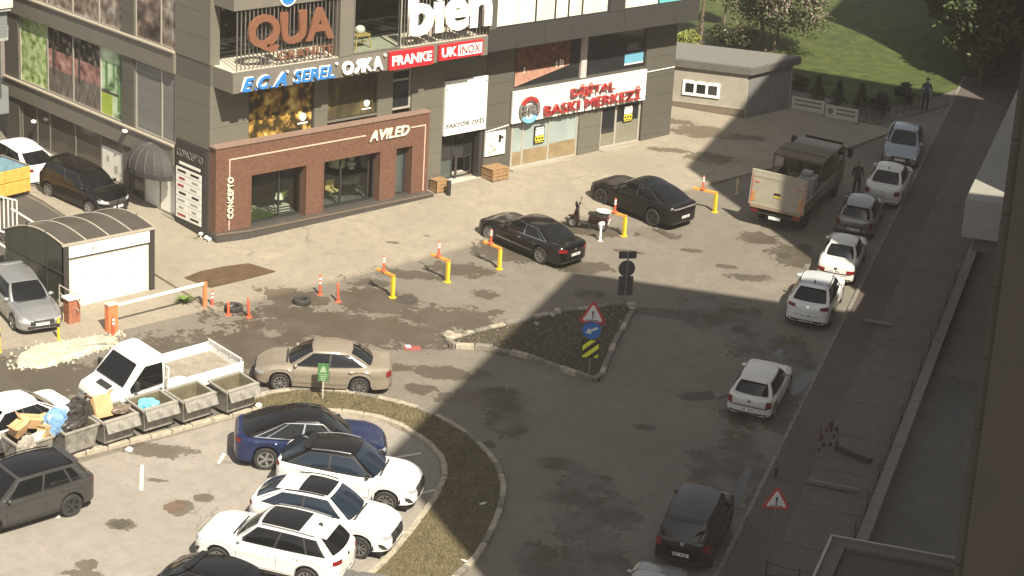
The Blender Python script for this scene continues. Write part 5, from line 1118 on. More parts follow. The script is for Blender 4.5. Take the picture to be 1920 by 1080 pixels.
# scooter
p = at(1101, 430); t = thing('scooter', 'dark red scooter with a white topped seat beside the black coupe', 'scooter', (p.x, p.y, p.z), R_(128), slope=True)
M_SRB = paint('dark_red', (.018, .006, .006), .3); R = .25
for x in (-.62, .66):
    o = link('wheel', MB().lathe([(.15, -.05), (R * .9, -.06), (R, 0), (R * .9, .06), (.15, .05)], 18, Matrix.Rotation(math.pi / 2, 4, 'X')).mesh('tyre', M_TYRE, True), t, (x, 0, R)); link('rim', MB().lathe([(.001, -.03), (.15, -.05), (.16, .05), (.001, .03)], 12, Matrix.Rotation(math.pi / 2, 4, 'X')).mesh('rim', M_RIM), o)
side_loft([(-.85, .50), (-.80, .72), (-.45, .76), (-.05, .72), (.0, .45), (-.2, .32), (-.6, .40)], [(-.16, .85), (-.13, 1), (.13, 1), (.16, .85)]).build('rear_body', M_SRB, t, smooth=True, sharp=40)
MB().box((-.1, -.16, .27), (.42, .16, .33)).build('footboard', M_TRIM, t, bevel=.02)
side_loft([(.36, .3), (.46, .95), (.56, .97), (.66, .62), (.52, .28)], [(-.2, .8), (-.17, 1), (.17, 1), (.2, .8)]).build('leg_shield', M_SRB, t, smooth=True, sharp=40)
side_loft([(.42, .50), (.62, .60), (.86, .56), (.98, .42), (.9, .50), (.66, .52)], [(-.08, .9), (.08, .9)]).build('front_mudguard', M_SRB, t, smooth=True)
MB().cyl((.66, 0, R), (.46, 0, 1.0), .04).build('fork', M_TRIM, t); MB().cyl((.46, -.33, 1.03), (.46, .33, 1.03), .02).cyl((.44, -.36, 1.02), (.44, -.24, 1.03), .03).cyl((.44, .36, 1.02), (.44, .24, 1.03), .03).build('handlebar', M_TRIM, t)
for sg in (-1, 1): MB().cyl((.46, sg * .26, 1.03), (.42, sg * .34, 1.25), .01, n=5).sphere((.42, sg * .34, 1.28), .06, 8, 5, (.4, 1, 1)).build('mirror', M_TRIM, t)
MB().obox((.56, 0, 1.06), (.06, .3, .26), (0, .35, 0)).build('fly_screen', M_CGLASS, t, bevel=.02)
side_loft([(-.86, .76), (-.80, .86), (-.35, .84), (.02, .80), (.02, .73), (-.5, .74)], [(-.15, .85), (-.12, 1), (.12, 1), (.15, .85)]).build('seat', M_TRIM, t, smooth=True, sharp=40)
MB().sphere((-.62, 0, .94), .26, 14, 7, (1.35, .85, .42)).build('seat_cover', P_WHITE, t, smooth=True); MB().obox((-.92, 0, .5), (.03, .2, .2), (0, -.2, 0)).build('number_plate', M_PLATE, t); MB().obox((-.86, 0, .66), (.05, .2, .07)).build('taillight', M_TAIL, t)
MB().cyl((-.3, -.2, .25), (-.85, -.2, .38), .05).build('exhaust', M_RIM, t); MB().cyl((-.1, .15, .3), (-.14, .3, 0), .015).build('stand', M_TRIM, t)
# yellow wreck panel at the left edge
p = at(20, 376); t = thing('yellow_vehicle', 'yellow and blue-glazed old vehicle side at the left edge', 'vehicle', (p.x, p.y, p.z), R_(8)); M_YEL = mat('faded_yellow', (.55, .34, .07), .55, var=.2, scale=3)
for k in range(2):
    for j in range(2): MB().box((-1.6 + j * 1.32, -.05, .25 + k * .56), (-.32 + j * 1.32, .05, .77 + k * .56)).build('body_panel', M_YEL, t, bevel=.015)
MB().box((-1.65, .0, .2), (1.05, 1.6, 1.3)).build('body', M_YEL, t); MB().add([(-1.6, -.0, 1.34), (.95, -.0, 1.34), (-.2, .25, 1.95), (-1.6, .25, 2.05), (-1.6, 1.5, 1.34), (.95, 1.5, 1.34), (-.2, 1.3, 1.95), (-1.6, 1.3, 2.05)], [(0, 1, 2, 3), (4, 7, 6, 5), (1, 5, 6, 2), (2, 6, 7, 3), (0, 3, 7, 4)]).build('cabin', mat('faded_blue_glass', (.12, .20, .24), .2, var=.15), t)
b = MB(); b.tube([(-1.6, -.02, 2.05), (-.2, .22, 1.97), (.97, -.02, 1.36)], .035, 6); b.build('frame', M_ALU, t)
add_wheels(t, [(-.9, .1), (.6, .1), (-.9, 1.45), (.6, 1.45)], .3, 'cap')
# ------------------------------------------------------------------ garage entrance with the arched roof
M_STEEL = mat('dark_steel', (.06, .056, .05), .5, metal=.4); M_POLY = mat('smoked_polycarbonate', (.075, .066, .055), .3, var=.12, scale=1.5); M_RIB = mat('pale_rib', (.36, .32, .26), .5)
M_SHUTW = mat('cream_shutter', (.70, .66, .53), .5, var=.05, scale=2)
p = at(148, 577); gx0, gx1, gy0, gy1 = -8.75, -4.75, -2.95, 1.35; gz = -.4
t = thing('garage_entrance', 'garage entrance with a smoked arched roof and cream roller shutter', 'garage', (0, 0, 0))
ztop = 1.95; sag = .40; na = 14
def gp(u): return gy0 + (gy1 - gy0) * u, ztop + .28 - .55 * u + sag * math.sin(math.pi * u)
xs = [gx0 + (gx1 - gx0) * i / 4 for i in range(5)]
for i in range(4): MB().grid([[(x, *gp(j / na)) for j in range(na + 1)] for x in (xs[i], xs[i + 1])]).build('roof_sheet', M_POLY, t, smooth=True)
for x in xs: MB().tube([(x, gp(j / na)[0], gp(j / na)[1] + .02) for j in range(na + 1)], .035, 6).build('roof_rib', M_RIB, t)
for u in (0, 1): MB().box((gx0 - .04, gp(u)[0] - .05, gp(u)[1] - .06), (gx1 + .04, gp(u)[0] + .05, gp(u)[1] + .02)).build('eaves_beam', M_RIB if u == 0 else M_STEEL, t)
for sg, x in ((-1, gx0), (1, gx1)):                      # glazed arched ends
    poly = [(gy0 + .05, gz), *[(gp(j / na)[0], gp(j / na)[1] - .03) for j in range(na + 1)], (gy1 - .05, gz + .35)]
    b = MB(); b.add([(x, y, z) for y, z in poly], [tuple(range(len(poly)))]); b.build('side_glazing', mat('dull_green_glass', (.045, .05, .038), .25, var=.2, scale=2), t)
    for y in (gy0 + 1.2, gy0 + 2.6): MB().box((x - .03, y - .03, gz), (x + .03, y + .03, ztop + .5)).build('side_post', M_STEEL, t)
    MB().box((x - .035, gy0, ztop - .9), (x + .035, gy1, ztop - .85)).build('side_rail', M_STEEL, t)
for x in (gx0, gx1 - .22): MB().box((x, gy0 - .04, gz), (x + .22, gy0 + .12, ztop + .24)).build('door_post', M_STEEL, t)
MB().box((gx0 + .22, gy0 - .02, 1.68), (gx1 - .22, gy0 + .1, 2.14)).build('shutter_box', M_WHITE, t); MB().box((gx0 + .22, gy0 - .03, 1.64), (gx1 - .22, gy0 + .02, 1.68)).build('shutter_seal', M_BLACK, t)
for i in range(9): MB().box((gx0 + .24, gy0 + .03, gz + .03 + i * .224), (gx1 - .24, gy0 + .07, gz + .03 + (i + 1) * .224 - .008)).build('shutter_slat', M_SHUTW, t)
MB().box((gx0 + 1.2, gy0 - .035, 1.86), (gx0 + 1.36, gy0 - .02, 1.96)).build('door_label', mat('grey_print', (.35, .34, .31), .5), t); MB().cyl((gx0 + .55, gy0 - .0, .2), (gx0 + .55, gy0 + .03, .2), .05).build('handle', M_BLACK, t)
# brick pier, handrail and low wall on the left of the shutter
p = at(135, 604); bp = thing('brick_pier', 'short brick pier with a pale cap left of the garage drive', 'pier', (p.x, p.y, p.z)); M_BRICK = mat('red_brick', (.30, .115, .06), .85, var=.3, scale=9)
for r in range(9):
    for c in range(2):
        for d in range(2): MB().box((-.25 + c * .25 + .005, -.2 + d * .2 + .005, .01 + r * .105), (-.25 + (c + 1) * .25 - .005, -.2 + (d + 1) * .2 - .005, .01 + r * .105 + .095)).build('brick', M_BRICK, bp)
MB().box((-.235, -.185, 0), (.235, .185, .95)).build('mortar', M_KERB, bp); MB().box((-.29, -.24, .955), (.29, .24, 1.03)).build('cap', M_WHITE, bp)
b = MB(); q0, q1 = at(112, 560), at(128, 598)
b.tube([(-9.0, gy0 - .1, .75), (-8.9, gy0 - 1.0, .65), (-8.9, gy0 - 1.5, .3)], .025, 6); b.tube([(-9.0, gy0 - .1, .45), (-8.95, gy0 - 1.4, .1)], .02, 6); b.tube([(-9.0, gy0 - .1, -.4), (-9.0, gy0 - .1, .75)], .025, 6); b.tube([(-8.9, gy0 - 1.0, -.5), (-8.9, gy0 - 1.0, .65)], .025, 6)
tag(b.build('handrail', M_ALUL), 'thin metal handrail beside the garage shutter', 'handrail')
w0 = [at(*q) for q in ((20, 483), (118, 560), (128, 602), (118, 604), (104, 566), (8, 490))]
b = MB(); b.prism([(q.x, q.y) for q in w0], -.05, .32, zg); tag(b.build('low_wall', M_KERB), 'low pale kerb wall between silver hatchback and garage', 'low wall')
# barrier
p = at(209, 622); bt = thing('barrier_gate', 'orange barrier post with a white boom across the garage drive', 'barrier', (p.x, p.y, p.z)); M_ORA = mat('faded_orange', (.62, .19, .075), .55, var=.15, scale=4)
MB().box((-.2, -.15, 0), (.2, .15, 1.08)).build('cabinet', M_ORA, bt, bevel=.02); MB().box((-.22, -.17, 1.08), (.22, .17, 1.13)).build('lid', mat('pale_lid', (.6, .5, .42), .6), bt)
q = at(384, 577); e = q - p; MB().obox(((e.x + .15) / 2, e.y / 2, 1.0 + e.z / 2), (Vector((e.x, e.y)).length - .1, .07, .09), (0, -math.atan2(e.z, e.x), math.atan2(e.y, e.x))).build('boom', M_WHITE, bt)
MB().box((e.x - .07, e.y - .05, e.z), (e.x + .07, e.y + .05, e.z + 1.05)).build('rest_post', M_ORA, bt)
t = thing('window_grille', 'white barred gate panel at the far left edge', 'gate', (*at(14, 462)[:2], zg(*at(14, 462)[:2]) + .55), R_(-70))
for i in range(6): MB().box((i * .22 - .6, -.02, .0), (i * .22 - .56, .02, 1.5)).build('bar', M_WHITE, t)
MB().box((-.6, -.025, 0), (.54, .025, .05)).box((-.6, -.025, 1.45), (.54, .025, 1.5)).build('rail', M_WHITE, t); MB().box((-.62, -.03, -.7), (-.55, .03, 0)).box((.48, -.03, -.7), (.55, .03, 0)).build('post', M_WHITE, t)

# ------------------------------------------------------------------ flexible posts, yellow parking barriers, tyres
M_FLEX = mat('orange_red_plastic', (.62, .10, .045), .5, var=.12); M_STR = mat('reflective_white', (.78, .74, .68), .4); M_YPOST = mat('yellow_enamel', (.72, .48, .03), .45, var=.12, scale=5); M_OBAR = mat('orange_bar', (.75, .30, .05), .5, var=.12, scale=5)
def flex_post(loc, label, h=.75, stripes=2, r=.05, lean=(0, 0), base=True):
    t = thing('flexible_post', label, 'post', loc, group='orange flexible posts'); t.rotation_euler = (lean[0], lean[1], 0)
    if base: MB().lathe([(.001, 0), (.13, 0), (.12, .03), (.06, .06), (.055, .08)], 12).build('base', M_FLEX, t)
    MB().lathe([(r * 1.1, .05), (r, h * .5), (r * .95, h - .03), (r * .5, h), (.001, h)], 12).build('shaft', M_FLEX, t, smooth=True, sharp=40)
    for k in range(stripes): MB().lathe([(r * 1.06, h * (.55 + .2 * k)), (r * 1.06, h * (.55 + .2 * k) + .09)], 12).build('reflective_band', M_STR, t)
    return t
for px, py, lab, h, s_, ln in ((398, 577, 'striped orange post beside the barrier rest', .72, 2, (0, 0)), (428, 591, 'short plain orange post in front of the left tyre', .55, 0, (0, 0)), (467, 595, 'leaning plain orange post right of the left tyre', .8, 0, (0, -.08)), (600, 553, 'striped orange post at the pavement edge right of the tyres', .85, 2, (0, 0)),
                           (634, 566, 'faded plain orange post between tyre and yellow post', .82, 0, (0, -.04)), (213, 628, 'striped orange post against the barrier cabinet', .75, 2, (0, 0))):
    p = at(px, py); flex_post(p, lab, h, s_, lean=ln)
for i, (bx, by, ex, ey, lab) in enumerate(((736, 558, 708, 509, 'nearest the tyres'), (839, 529, 811, 482, 'second from the tyres'), (936, 505, 909, 458, 'beside the black saloon'), (1170, 443, 1140, 400, 'beside the scooter'), (1340, 398, 1302, 357, 'beside the lorry'))):
    p = at(bx, by); e = at(ex, ey, .82); e = Vector((e.x, e.y, e.z)) - p; h0 = .86
    t = thing('parking_barrier', f'yellow post with orange bar {lab}', 'parking barrier', p, group='yellow and orange parking barriers')
    MB().box((-.065, -.065, .02), (.065, .065, h0)).build('post', M_YPOST, t, bevel=.01); MB().lathe([(.001, 0), (.15, 0), (.15, .025), (.001, .03)], 14).build('foot', M_YPOST, t)
    hd_ = math.atan2(e.y, e.x); ln = min(1.9, math.hypot(e.x, e.y)); el = Vector((math.cos(hd_) * ln, math.sin(hd_) * ln, 0))
    MB().obox((el.x / 2, el.y / 2, h0 + .05 + GY * el.y / 2), (ln + .12, .11, .10), (0, -math.atan2(GY * el.y, ln), hd_)).build('bar', M_OBAR, t, bevel=.01)
    MB().cyl((0, 0, h0 + .1), (0, 0, h0 + .115), .025).cyl((el.x * .15, el.y * .15, h0 + .1), (el.x * .15, el.y * .15, h0 + .12), .02).build('bolt', M_IRON, t)
    flex_post(Vector(p) + Vector((el.x * .62, el.y * .62, h0 + .1 + GY * el.y * .62)), f'red and white striped post on the orange bar {lab}', .62, 2, .045)
for px, py, lab, c, h in ((110, 638, 'yellow post in front of the silver hatchback', M_YPOST, .85), (-1, 660, 'yellow post cut by the left edge', M_YPOST, .95), (1381, 364, 'thin ivory post left of the lorry', mat('ivory', (.5, .42, .24), .6), .75), (1125, 452, 'short white post behind the scooter', M_LETW, .85)):
    p = at(px, py); t = thing('bollard_post', lab, 'post', p); MB().lathe([(.001, 0), (.1, 0), (.1, .02), (.05, .03), (.05, h), (.001, h + .02)], 12).build('shaft', c, t, smooth=True, sharp=40)
    if h > .8: MB().lathe([(.054, h * .62), (.054, h * .8)], 12).build('band', M_BLACK if c == M_YPOST else M_LETW, t)
    if px == 1125: MB().cyl((-.12, .02, .74), (.14, -.02, .78), .085, n=14).build('reel', M_LETW, t)
M_TYO = mat('old_tyre', (.035, .033, .03), .8, var=.3, scale=6)
for px, py, lab in ((438, 581, 'old car tyre lying by the short orange posts'), (566, 568, 'old car tyre lying alone on the road edge')):
    p = at(px, py); t = thing('tyre', lab, 'tyre', p, slope=True)
    MB().lathe([(.21, .02), (.27, .0), (.335, .03), (.345, .11), (.335, .19), (.27, .22), (.21, .20), (.19, .18), (.24, .11), (.19, .04)], 26, close=True).build('casing', M_TYO, t, smooth=True)
    b = MB()
    for i in range(30): a = 2 * math.pi * i / 30; b.obox((.342 * math.cos(a), .342 * math.sin(a), .11), (.02, .045, .15), (0, 0, a))
    b.build('tread', M_TYO, t)
p = at(345, 570); plant('weed_clump', 'green weed clump under the barrier boom', (p.x, p.y, p.z + .02), .45, 60, mat('weed_green', (.10, .17, .02), .7), False, .5)
p = at(365, 448); plant('weed_clump', 'thin weeds in the joint by the building corner', (p.x, p.y, p.z + .02), .2, 40, MATS['weed_green'], False, .45)

# ------------------------------------------------------------------ rubbish containers
M_GALV = mat('galvanised_grey', (.24, .225, .195), .6, metal=.2, var=.45, scale=4, bump=.25); M_GALVD = mat('galvanised_rim', (.33, .31, .265), .55, metal=.2, var=.2, scale=5); M_RUST = mat('inside_grime', (.11, .095, .055), .9, var=.3)
def container(px, py, rz, label, lid=0):
    p = at(px, py, .09); t = thing('rubbish_container', label, 'container', p, R_(rz), group='grey rubbish containers along the kerb'); w0, w1, d0, d1, h = .58, .68, .38, .50, .95
    z0 = .16; o = [(-w0, -d0, z0), (w0, -d0, z0), (w0, d0, z0), (-w0, d0, z0)]; u = [(-w1, -d1, h), (w1, -d1, h), (w1, d1, h + .12), (-w1, d1, h + .12)]; k = .94
    iu = [(x * k, y * k, z) for x, y, z in u]; il = [(x * .92, y * .92, z0 + .05) for x, y, z in o]; b = MB()
    b.add(o + u + iu + il, [(3, 2, 1, 0)] + [(i, (i + 1) % 4, 4 + (i + 1) % 4, 4 + i) for i in range(4)] + [(4 + i, 4 + (i + 1) % 4, 8 + (i + 1) % 4, 8 + i) for i in range(4)]); b.build('tub', M_GALV, t)
    b = MB(); b.add(iu + il, [(i, (i + 1) % 4, 4 + (i + 1) % 4, 4 + i) for i in range(4)] + [(4, 5, 6, 7)]); b.build('inside', M_RUST, t)
    for i in range(4):
        a, c = Vector(u[i]), Vector(u[(i + 1) % 4]); m_ = (a + c) / 2; dd = c - a; MB().obox(m_, (dd.length + .06, .07, .06), (0, -math.atan2(dd.z, math.hypot(dd.x, dd.y)), math.atan2(dd.y, dd.x))).build('rim', M_GALVD, t)
    for i in range(7):
        x = -w0 + .08 + i * (2 * w0 - .16) / 6; xx = x * w1 / w0; b = MB(); b.add([(x - .015, -d0 - .004, z0 + .05), (x + .015, -d0 - .004, z0 + .05), (xx + .015, -d1 - .004, h - .05), (xx - .015, -d1 - .004, h - .05), (x, -d0 - .022, z0 + .05), (xx, -d1 - .022, h - .05)], [(0, 1, 4), (1, 2, 5, 4), (3, 0, 4, 5), (2, 3, 5)]); b.build('rib', M_GALV, t)
    if lid: MB().obox((0, -d1 - .13, h - .13), (w1 * 2 - .02, .035, .42), (-.45, 0, 0)).build('lid_flap', M_GALV, t); MB().obox((0, -d1 - .03, h + .05), (w1 * 2, .13, .05), (.2, 0, 0)).build('flap_edge', M_GALVD, t)
    for sg in (-1, 1): MB().cyl((sg * w1, 0, h - .12), (sg * (w1 + .12), 0, h - .12), .035).build('lifting_pin', M_IRON, t)
    for sx in (-1, 1):
        for sy in (-1, 1): MB().cyl((sx * .45 - .025, sy * .28, .08), (sx * .45 + .025, sy * .28, .08), .08, n=12).build('castor', M_TYRE, t)
    return t
C = [(437, 768, 4, 'rightmost grey rubbish container of the row, next to the island', 1), (356, 786, 4, 'second grey rubbish container from the right, empty', 1), (284, 803, 3, 'third grey rubbish container from the right with a blue bag', 1), (210, 826, 4, 'grey rubbish container with the big carton leaning in it', 1), (137, 846, 6, 'grey rubbish container filled with blue and black bags', 0), (52, 870, 6, 'leftmost grey rubbish container, heaped with cartons', 0)]
CT = [container(*c) for c in C]
def crumple(name, label, root, loc, r, sc, m, seed, cat='rubbish bag'):
    random.seed(seed); t = thing(name, label, cat); t.matrix_world = root.matrix_world @ Matrix.Translation(loc); b = MB(); prof = 8; vs = []
    bm = bmesh.new(); bmesh.ops.create_icosphere(bm, subdivisions=3, radius=r)
    for v in bm.verts:
        n = v.co.normalized(); f = 1 + .22 * math.sin(5 * n.x + seed) * math.cos(6 * n.y - seed) + random.uniform(-.10, .10); v.co = Vector((n.x * sc[0], n.y * sc[1], n.z * sc[2])) * r * f
    me = bpy.data.meshes.new(name); bm.to_mesh(me); bm.free(); me.materials.append(m); link('bag', me, t); return t
def cbox(label, root, loc, size, rot, m=None):
    t = thing('carton', label, 'carton'); t.matrix_world = root.matrix_world @ Matrix.Translation(loc) @ Euler(rot).to_matrix().to_4x4(); a, b_, c = (q / 2 for q in size); m = m or mat('cardboard', (.50, .32, .16), .8, var=.15, scale=3)
    MB().box((-a, -b_, -c), (a, b_, c)).build('box', m, t, bevel=.008)
    for sg in (-1, 1): MB().obox((sg * a * 1.25, 0, c + .03), (a * .8, b_ * 1.9, .012), (0, -sg * .5, 0)).build('flap', m, t)
    MB().box((-a * .98, -.03, c + .001), (a * .98, .03, c + .004)).build('tape', mat('parcel_tape', (.42, .26, .11), .4), t)
M_BLUEB = mat('blue_plastic', (.16, .30, .50), .35, var=.35, scale=5); M_CYAN = mat('cyan_plastic', (.16, .52, .62), .35, var=.2, scale=5); M_BLKB = mat('black_bag', (.035, .03, .026), .4, var=.5, scale=6); M_GREYB = mat('grey_bag', (.30, .27, .23), .45, var=.3, scale=5)
crumple('rubbish_bag', 'turquoise bag in the third container from the right', CT[2], (-.1, .05, .88), .3, (1.3, 1, .7), M_CYAN, 3)
cbox('large flattened carton leaning in the fourth container', CT[3], (-.2, .28, 1.2), (.75, .22, .75), (-.4, .1, .1))
crumple('rubbish_bag', 'brown sheet of plastic beside the large carton', CT[3], (.45, .1, 1.0), .28, (1.4, .9, .45), mat('brown_plastic', (.16, .12, .09), .4, var=.3), 5)
crumple('rubbish_bag', 'big black bag on the right of the bag-filled container', CT[4], (.35, .3, 1.25), .4, (1, .8, 1), M_BLKB, 8)
crumple('rubbish_bag', 'black bag lying across the front of the bag-filled container', CT[4], (-.1, -.15, 1.05), .38, (1.5, .8, .6), M_BLKB, 11)
crumple('rubbish_bag', 'clear blue bag between the cartons and the black bags', CT[4], (-.62, .1, 1.15), .42, (1, .8, 1.1), M_BLUEB, 14)
crumple('rubbish_bag', 'pale blue bag on top of the black bags', CT[4], (-.3, .3, 1.42), .3, (1.2, .9, .6), mat('pale_blue_plastic', (.34, .46, .58), .35, var=.25, scale=5), 15)
cbox('upper left tan carton on the leftmost container', CT[5], (-.2, .2, 1.25), (.5, .4, .4), (.3, -.2, .3)); cbox('open tan carton at the back of the leftmost container', CT[5], (.35, .35, 1.3), (.7, .35, .35), (.3, .25, -.2)); cbox('small tan carton at the front of the leftmost container', CT[5], (.45, -.25, 1.08), (.36, .3, .4), (.1, .2, .5)); cbox('white carton at the front of the leftmost container', CT[5], (.0, -.35, 1.0), (.5, .25, .2), (.1, -.1, .1), M_WHITE)
crumple('rubbish_bag', 'grey bag hanging over the front of the leftmost container', CT[5], (-.35, -.42, .85), .34, (1.1, .6, 1), M_GREYB, 21)
crumple('rubbish_bag', 'dull black sheet bag behind the fourth container', CT[3], (-.75, .45, 1.05), .4, (.8, .8, 1.2), M_BLKB, 25)
random.seed(99)
for k, px, py in (('white litter on the kerb beside the blue car', 486, 762), ('white paper below the bin strip', 243, 845)):
    p = at(px, py, .1 if py < 800 else .0); b = MB(); b.obox((p.x, p.y, p.z + .06), (.25, .2, .12), (.2, .3, .5), .6); tag(b.build('litter', M_WHITE), k, 'litter')

# ------------------------------------------------------------------ road signs
M_POLE = mat('grey_pole', (.24, .235, .22), .45, metal=.5); M_SBACK = mat('sign_back', (.075, .077, .08), .5, metal=.3); M_RBORD = mat('sign_border_red', (.42, .035, .035), .4); M_SWHITE = mat('sign_white', (.62, .60, .57), .4); M_RBLUE = mat('sign_blue_disc', (.02, .13, .42), .4); M_HYEL = mat('hazard_yellow', (.70, .72, .04), .4)
def tri_poly(r, cz, k=1.0, rnd=.12):
    pts = []
    for i in range(3):
        a = R_(90 + 120 * i); c = Vector((math.cos(a), math.sin(a))) * r * k * .86
        for j in range(5): q = a + R_(-60 + 30 * j); pts.append((c.x + math.cos(q) * r * k * rnd, cz + c.y + math.sin(q) * r * k * rnd))
    return pts
def warning(t, z, r):
    MB().prism_xz(tri_poly(r, z), -.05, -.035).build('sign_plate', M_RBORD, t); MB().prism_xz(tri_poly(r, z, .72), -.056, -.05).build('sign_face', M_SWHITE, t)
    MB().prism_xz([(-.035, z + .30 * r), (.035, z + .30 * r), (.02, z - .10 * r), (-.02, z - .10 * r)], -.062, -.056).cyl((0, -.062, z - .20 * r), (0, -.056, z - .20 * r), .03, n=12).build('exclamation_mark', M_BLACK, t); MB().box((-r * .42, -.062, z - .36 * r), (r * .42, -.056, z - .31 * r)).build('caption', M_DIGIT, t)
view = math.atan2(CAM.y - at(1106, 700).y, CAM.x - at(1106, 700).x) + math.pi / 2
p = at(1104, 700, .1); t = thing('road_sign', 'warning triangle, blue arrow disc and hazard board on one post', 'road sign', p, view)
MB().cyl((0, 0, 0), (0, 0, 2.75), .035).build('post', M_POLE, t)
warning(t, 2.3, .56)
MB().cyl((0, -.05, 1.72), (0, -.035, 1.72), .34, n=28).build('disc', M_RBLUE, t)
a = R_(205); c_, s_ = math.cos(a), math.sin(a); arw = [(-.24, -.045), (.06, -.045), (.06, -.13), (.26, 0), (.06, .13), (.06, .045), (-.24, .045)]
MB().prism_xz([(x * c_ - y * s_, 1.72 + x * s_ + y * c_) for x, y in arw], -.056, -.05).build('arrow', M_SWHITE, t)
MB().box((-.34, -.05, .62), (.34, -.035, 1.36)).build('board', M_BLACK, t)
for o_ in (-.52, -.12, .28):
    pts = [(-.30, o_), (-.30, o_ + .2), (.30, o_ + .72), (.30, o_ + .52)]
    cl = [(max(-.3, min(.3, x)), z) for x, z in pts]; q = []
    def clip(poly, f):
        out = []
        for i in range(len(poly)):
            a_, b_ = poly[i], poly[(i + 1) % len(poly)]; fa, fb = f(a_), f(b_)
            if fa >= 0: out.append(a_)
            if fa * fb < 0: k_ = fa / (fa - fb); out.append((a_[0] + (b_[0] - a_[0]) * k_, a_[1] + (b_[1] - a_[1]) * k_))
        return out
    q = clip(clip(pts, lambda p_: p_[1] - .03), lambda p_: .71 - p_[1])
    if len(q) > 2: MB().prism_xz([(x, .62 + z) for x, z in q], -.056, -.05).build('stripe', M_HYEL, t)
p = at(1170, 582, .1); t = thing('road_sign', 'pole with three dark sign plates seen from behind', 'road sign', p, view + .25)
MB().cyl((0, 0, 0), (0, 0, 2.45), .035).build('post', M_POLE, t); MB().box((-.36, .04, 2.15), (.36, .055, 2.45)).build('plate', M_SBACK, t); MB().cyl((0, .04, 1.74), (0, .055, 1.74), .34, n=28).build('round_plate', M_SBACK, t); MB().box((-.3, .04, .62), (.3, .055, 1.42)).build('square_plate', M_SBACK, t)
for z in (2.3, 1.74, 1.0): MB().box((-.06, .02, z - .02), (.06, .045, z + .02)).build('clamp', M_POLE, t)
p = at(1443, 1066, .11); t = thing('road_sign', 'warning triangle on a thin pole on the shaded side pavement', 'road sign', p, view)
MB().cyl((0, 0, 0), (0, 0, 2.65), .03).build('post', M_POLE, t); warning(t, 2.35, .48)
p = at(605, 748, .1); t = thing('road_sign', 'green notice plate on a thin pole in front of the champagne saloon', 'sign', p, view + .1)
MB().cyl((0, 0, 0), (0, 0, 1.35), .025).build('post', mat('pale_pole', (.5, .48, .4), .5), t); MB().box((-.19, -.04, .68), (.19, -.025, 1.36)).build('plate', mat('green_plate', (.055, .15, .05), .5, var=.1), t)
MB().prism_xz([(-.12, 1.02), (.12, 1.02), (.08, 1.18), (0, 1.27), (-.08, 1.18)], -.046, -.04).build('pictogram', mat('pale_green', (.26, .36, .21), .5), t)
for k in range(4): MB().box((-.14 + .02 * k, -.046, .92 - k * .07), (.14 - .02 * k, -.04, .95 - k * .07)).build('print', MATS['pale_green'], t)

# cable duct on the print shop wall and a flattened wrapper on the road
b = MB(); b.tube([(14.75, -.05, 2.52), (16.15, -.05, 2.66)], .022, 6); b.tube([(24.9, -.05, 2.75), (24.9, -.05, 4.02), (26.85, -.05, 4.05)], .022, 6)
tag(b.build('cable_duct', M_LETW), 'thin white cable duct running beside the white print shop sign', 'cable duct')
p = at(772, 653); t = thing('flattened_wrapper', 'flattened red and white wrapper on the wet road', 'litter', (p.x, p.y, p.z), R_(-30), slope=True)
MB().box((-.3, -.22, .006), (.34, .2, .012)).build('wrapper', mat('faded_red_wrapper', (.26, .07, .06), .7, var=.3, scale=6), t); MB().box((-.2, .02, .012), (-.02, .26, .018)).build('wrapper_print', M_LETW, t)
# ------------------------------------------------------------------ transformer house at the lawn
A = Vector((32.25, -.06, 0)); Bq = Vector((36.07, .27, 0)); v = Vector((-.52, .854, 0)); Wn = Vector((-.854, -.52, 0))
sz = .55; t = thing('utility_house', 'small grey flat-roofed utility house with three white windows', 'utility building', (A.x, A.y, sz))
foot = [Vector((0, 0, 0)), Bq - A, Bq - A + v * 6.5, v * 6.5]
M_PALEG = mat('pale_grey_render', (.30, .275, .225), .8, var=.12, scale=1.5, bump=.15); M_ROOFF = mat('roof_felt', (.10, .095, .085), .85, var=.2, scale=2)
MB().prism([(q.x, q.y) for q in foot], -.4, 2.45).build('wall', M_PALEG, t)
cen = sum(foot, Vector()) / 4; MB().prism([((cen + (q - cen) * 1.09).x, (cen + (q - cen) * 1.09).y) for q in foot], 2.45, 2.80).build('roof', M_ROOFF, t)
MB().prism([((cen + (q - cen) * 1.075).x, (cen + (q - cen) * 1.075).y) for q in foot], 2.80, 2.86).build('roof_cap', mat('roof_cap', (.15, .145, .13), .8, var=.15), t)
FA = (Vector((0, 0, 0)), -v, Vector((0, 0, 1)), Wn); fbox(MB(), FA, -6.4, -.02, -.4, .62, .0, .03).build('plinth', mat('brown_plinth', (.15, .115, .085), .85, var=.15), t); fbox(MB(), FA, -6.4, -.02, .62, .68, .0, .05).build('plinth_edge', M_PALEG, t)
window(t, FA, -3.2, -1.42, 1.1, 1.72, .03, [-2.62, -2.02], [], [M_DGLASS], M_LETW, .13, .1)
FBk = (Vector((0, 0, 0)), (Bq - A).normalized(), Vector((0, 0, 1)), Vector((.086, -.996, 0)))
for i in range(2): fbox(MB(), FBk, .12 + i * 1.8, 1.86 + i * 1.8, -.1, 2.38, .0, .03).build('door', mat('grey_metal_door', (.17, .165, .16), .6, var=.1), t)
fbox(MB(), FBk, .2, 3.8, 2.55, 2.68, .12, .2).build('gutter', M_ALUL, t)
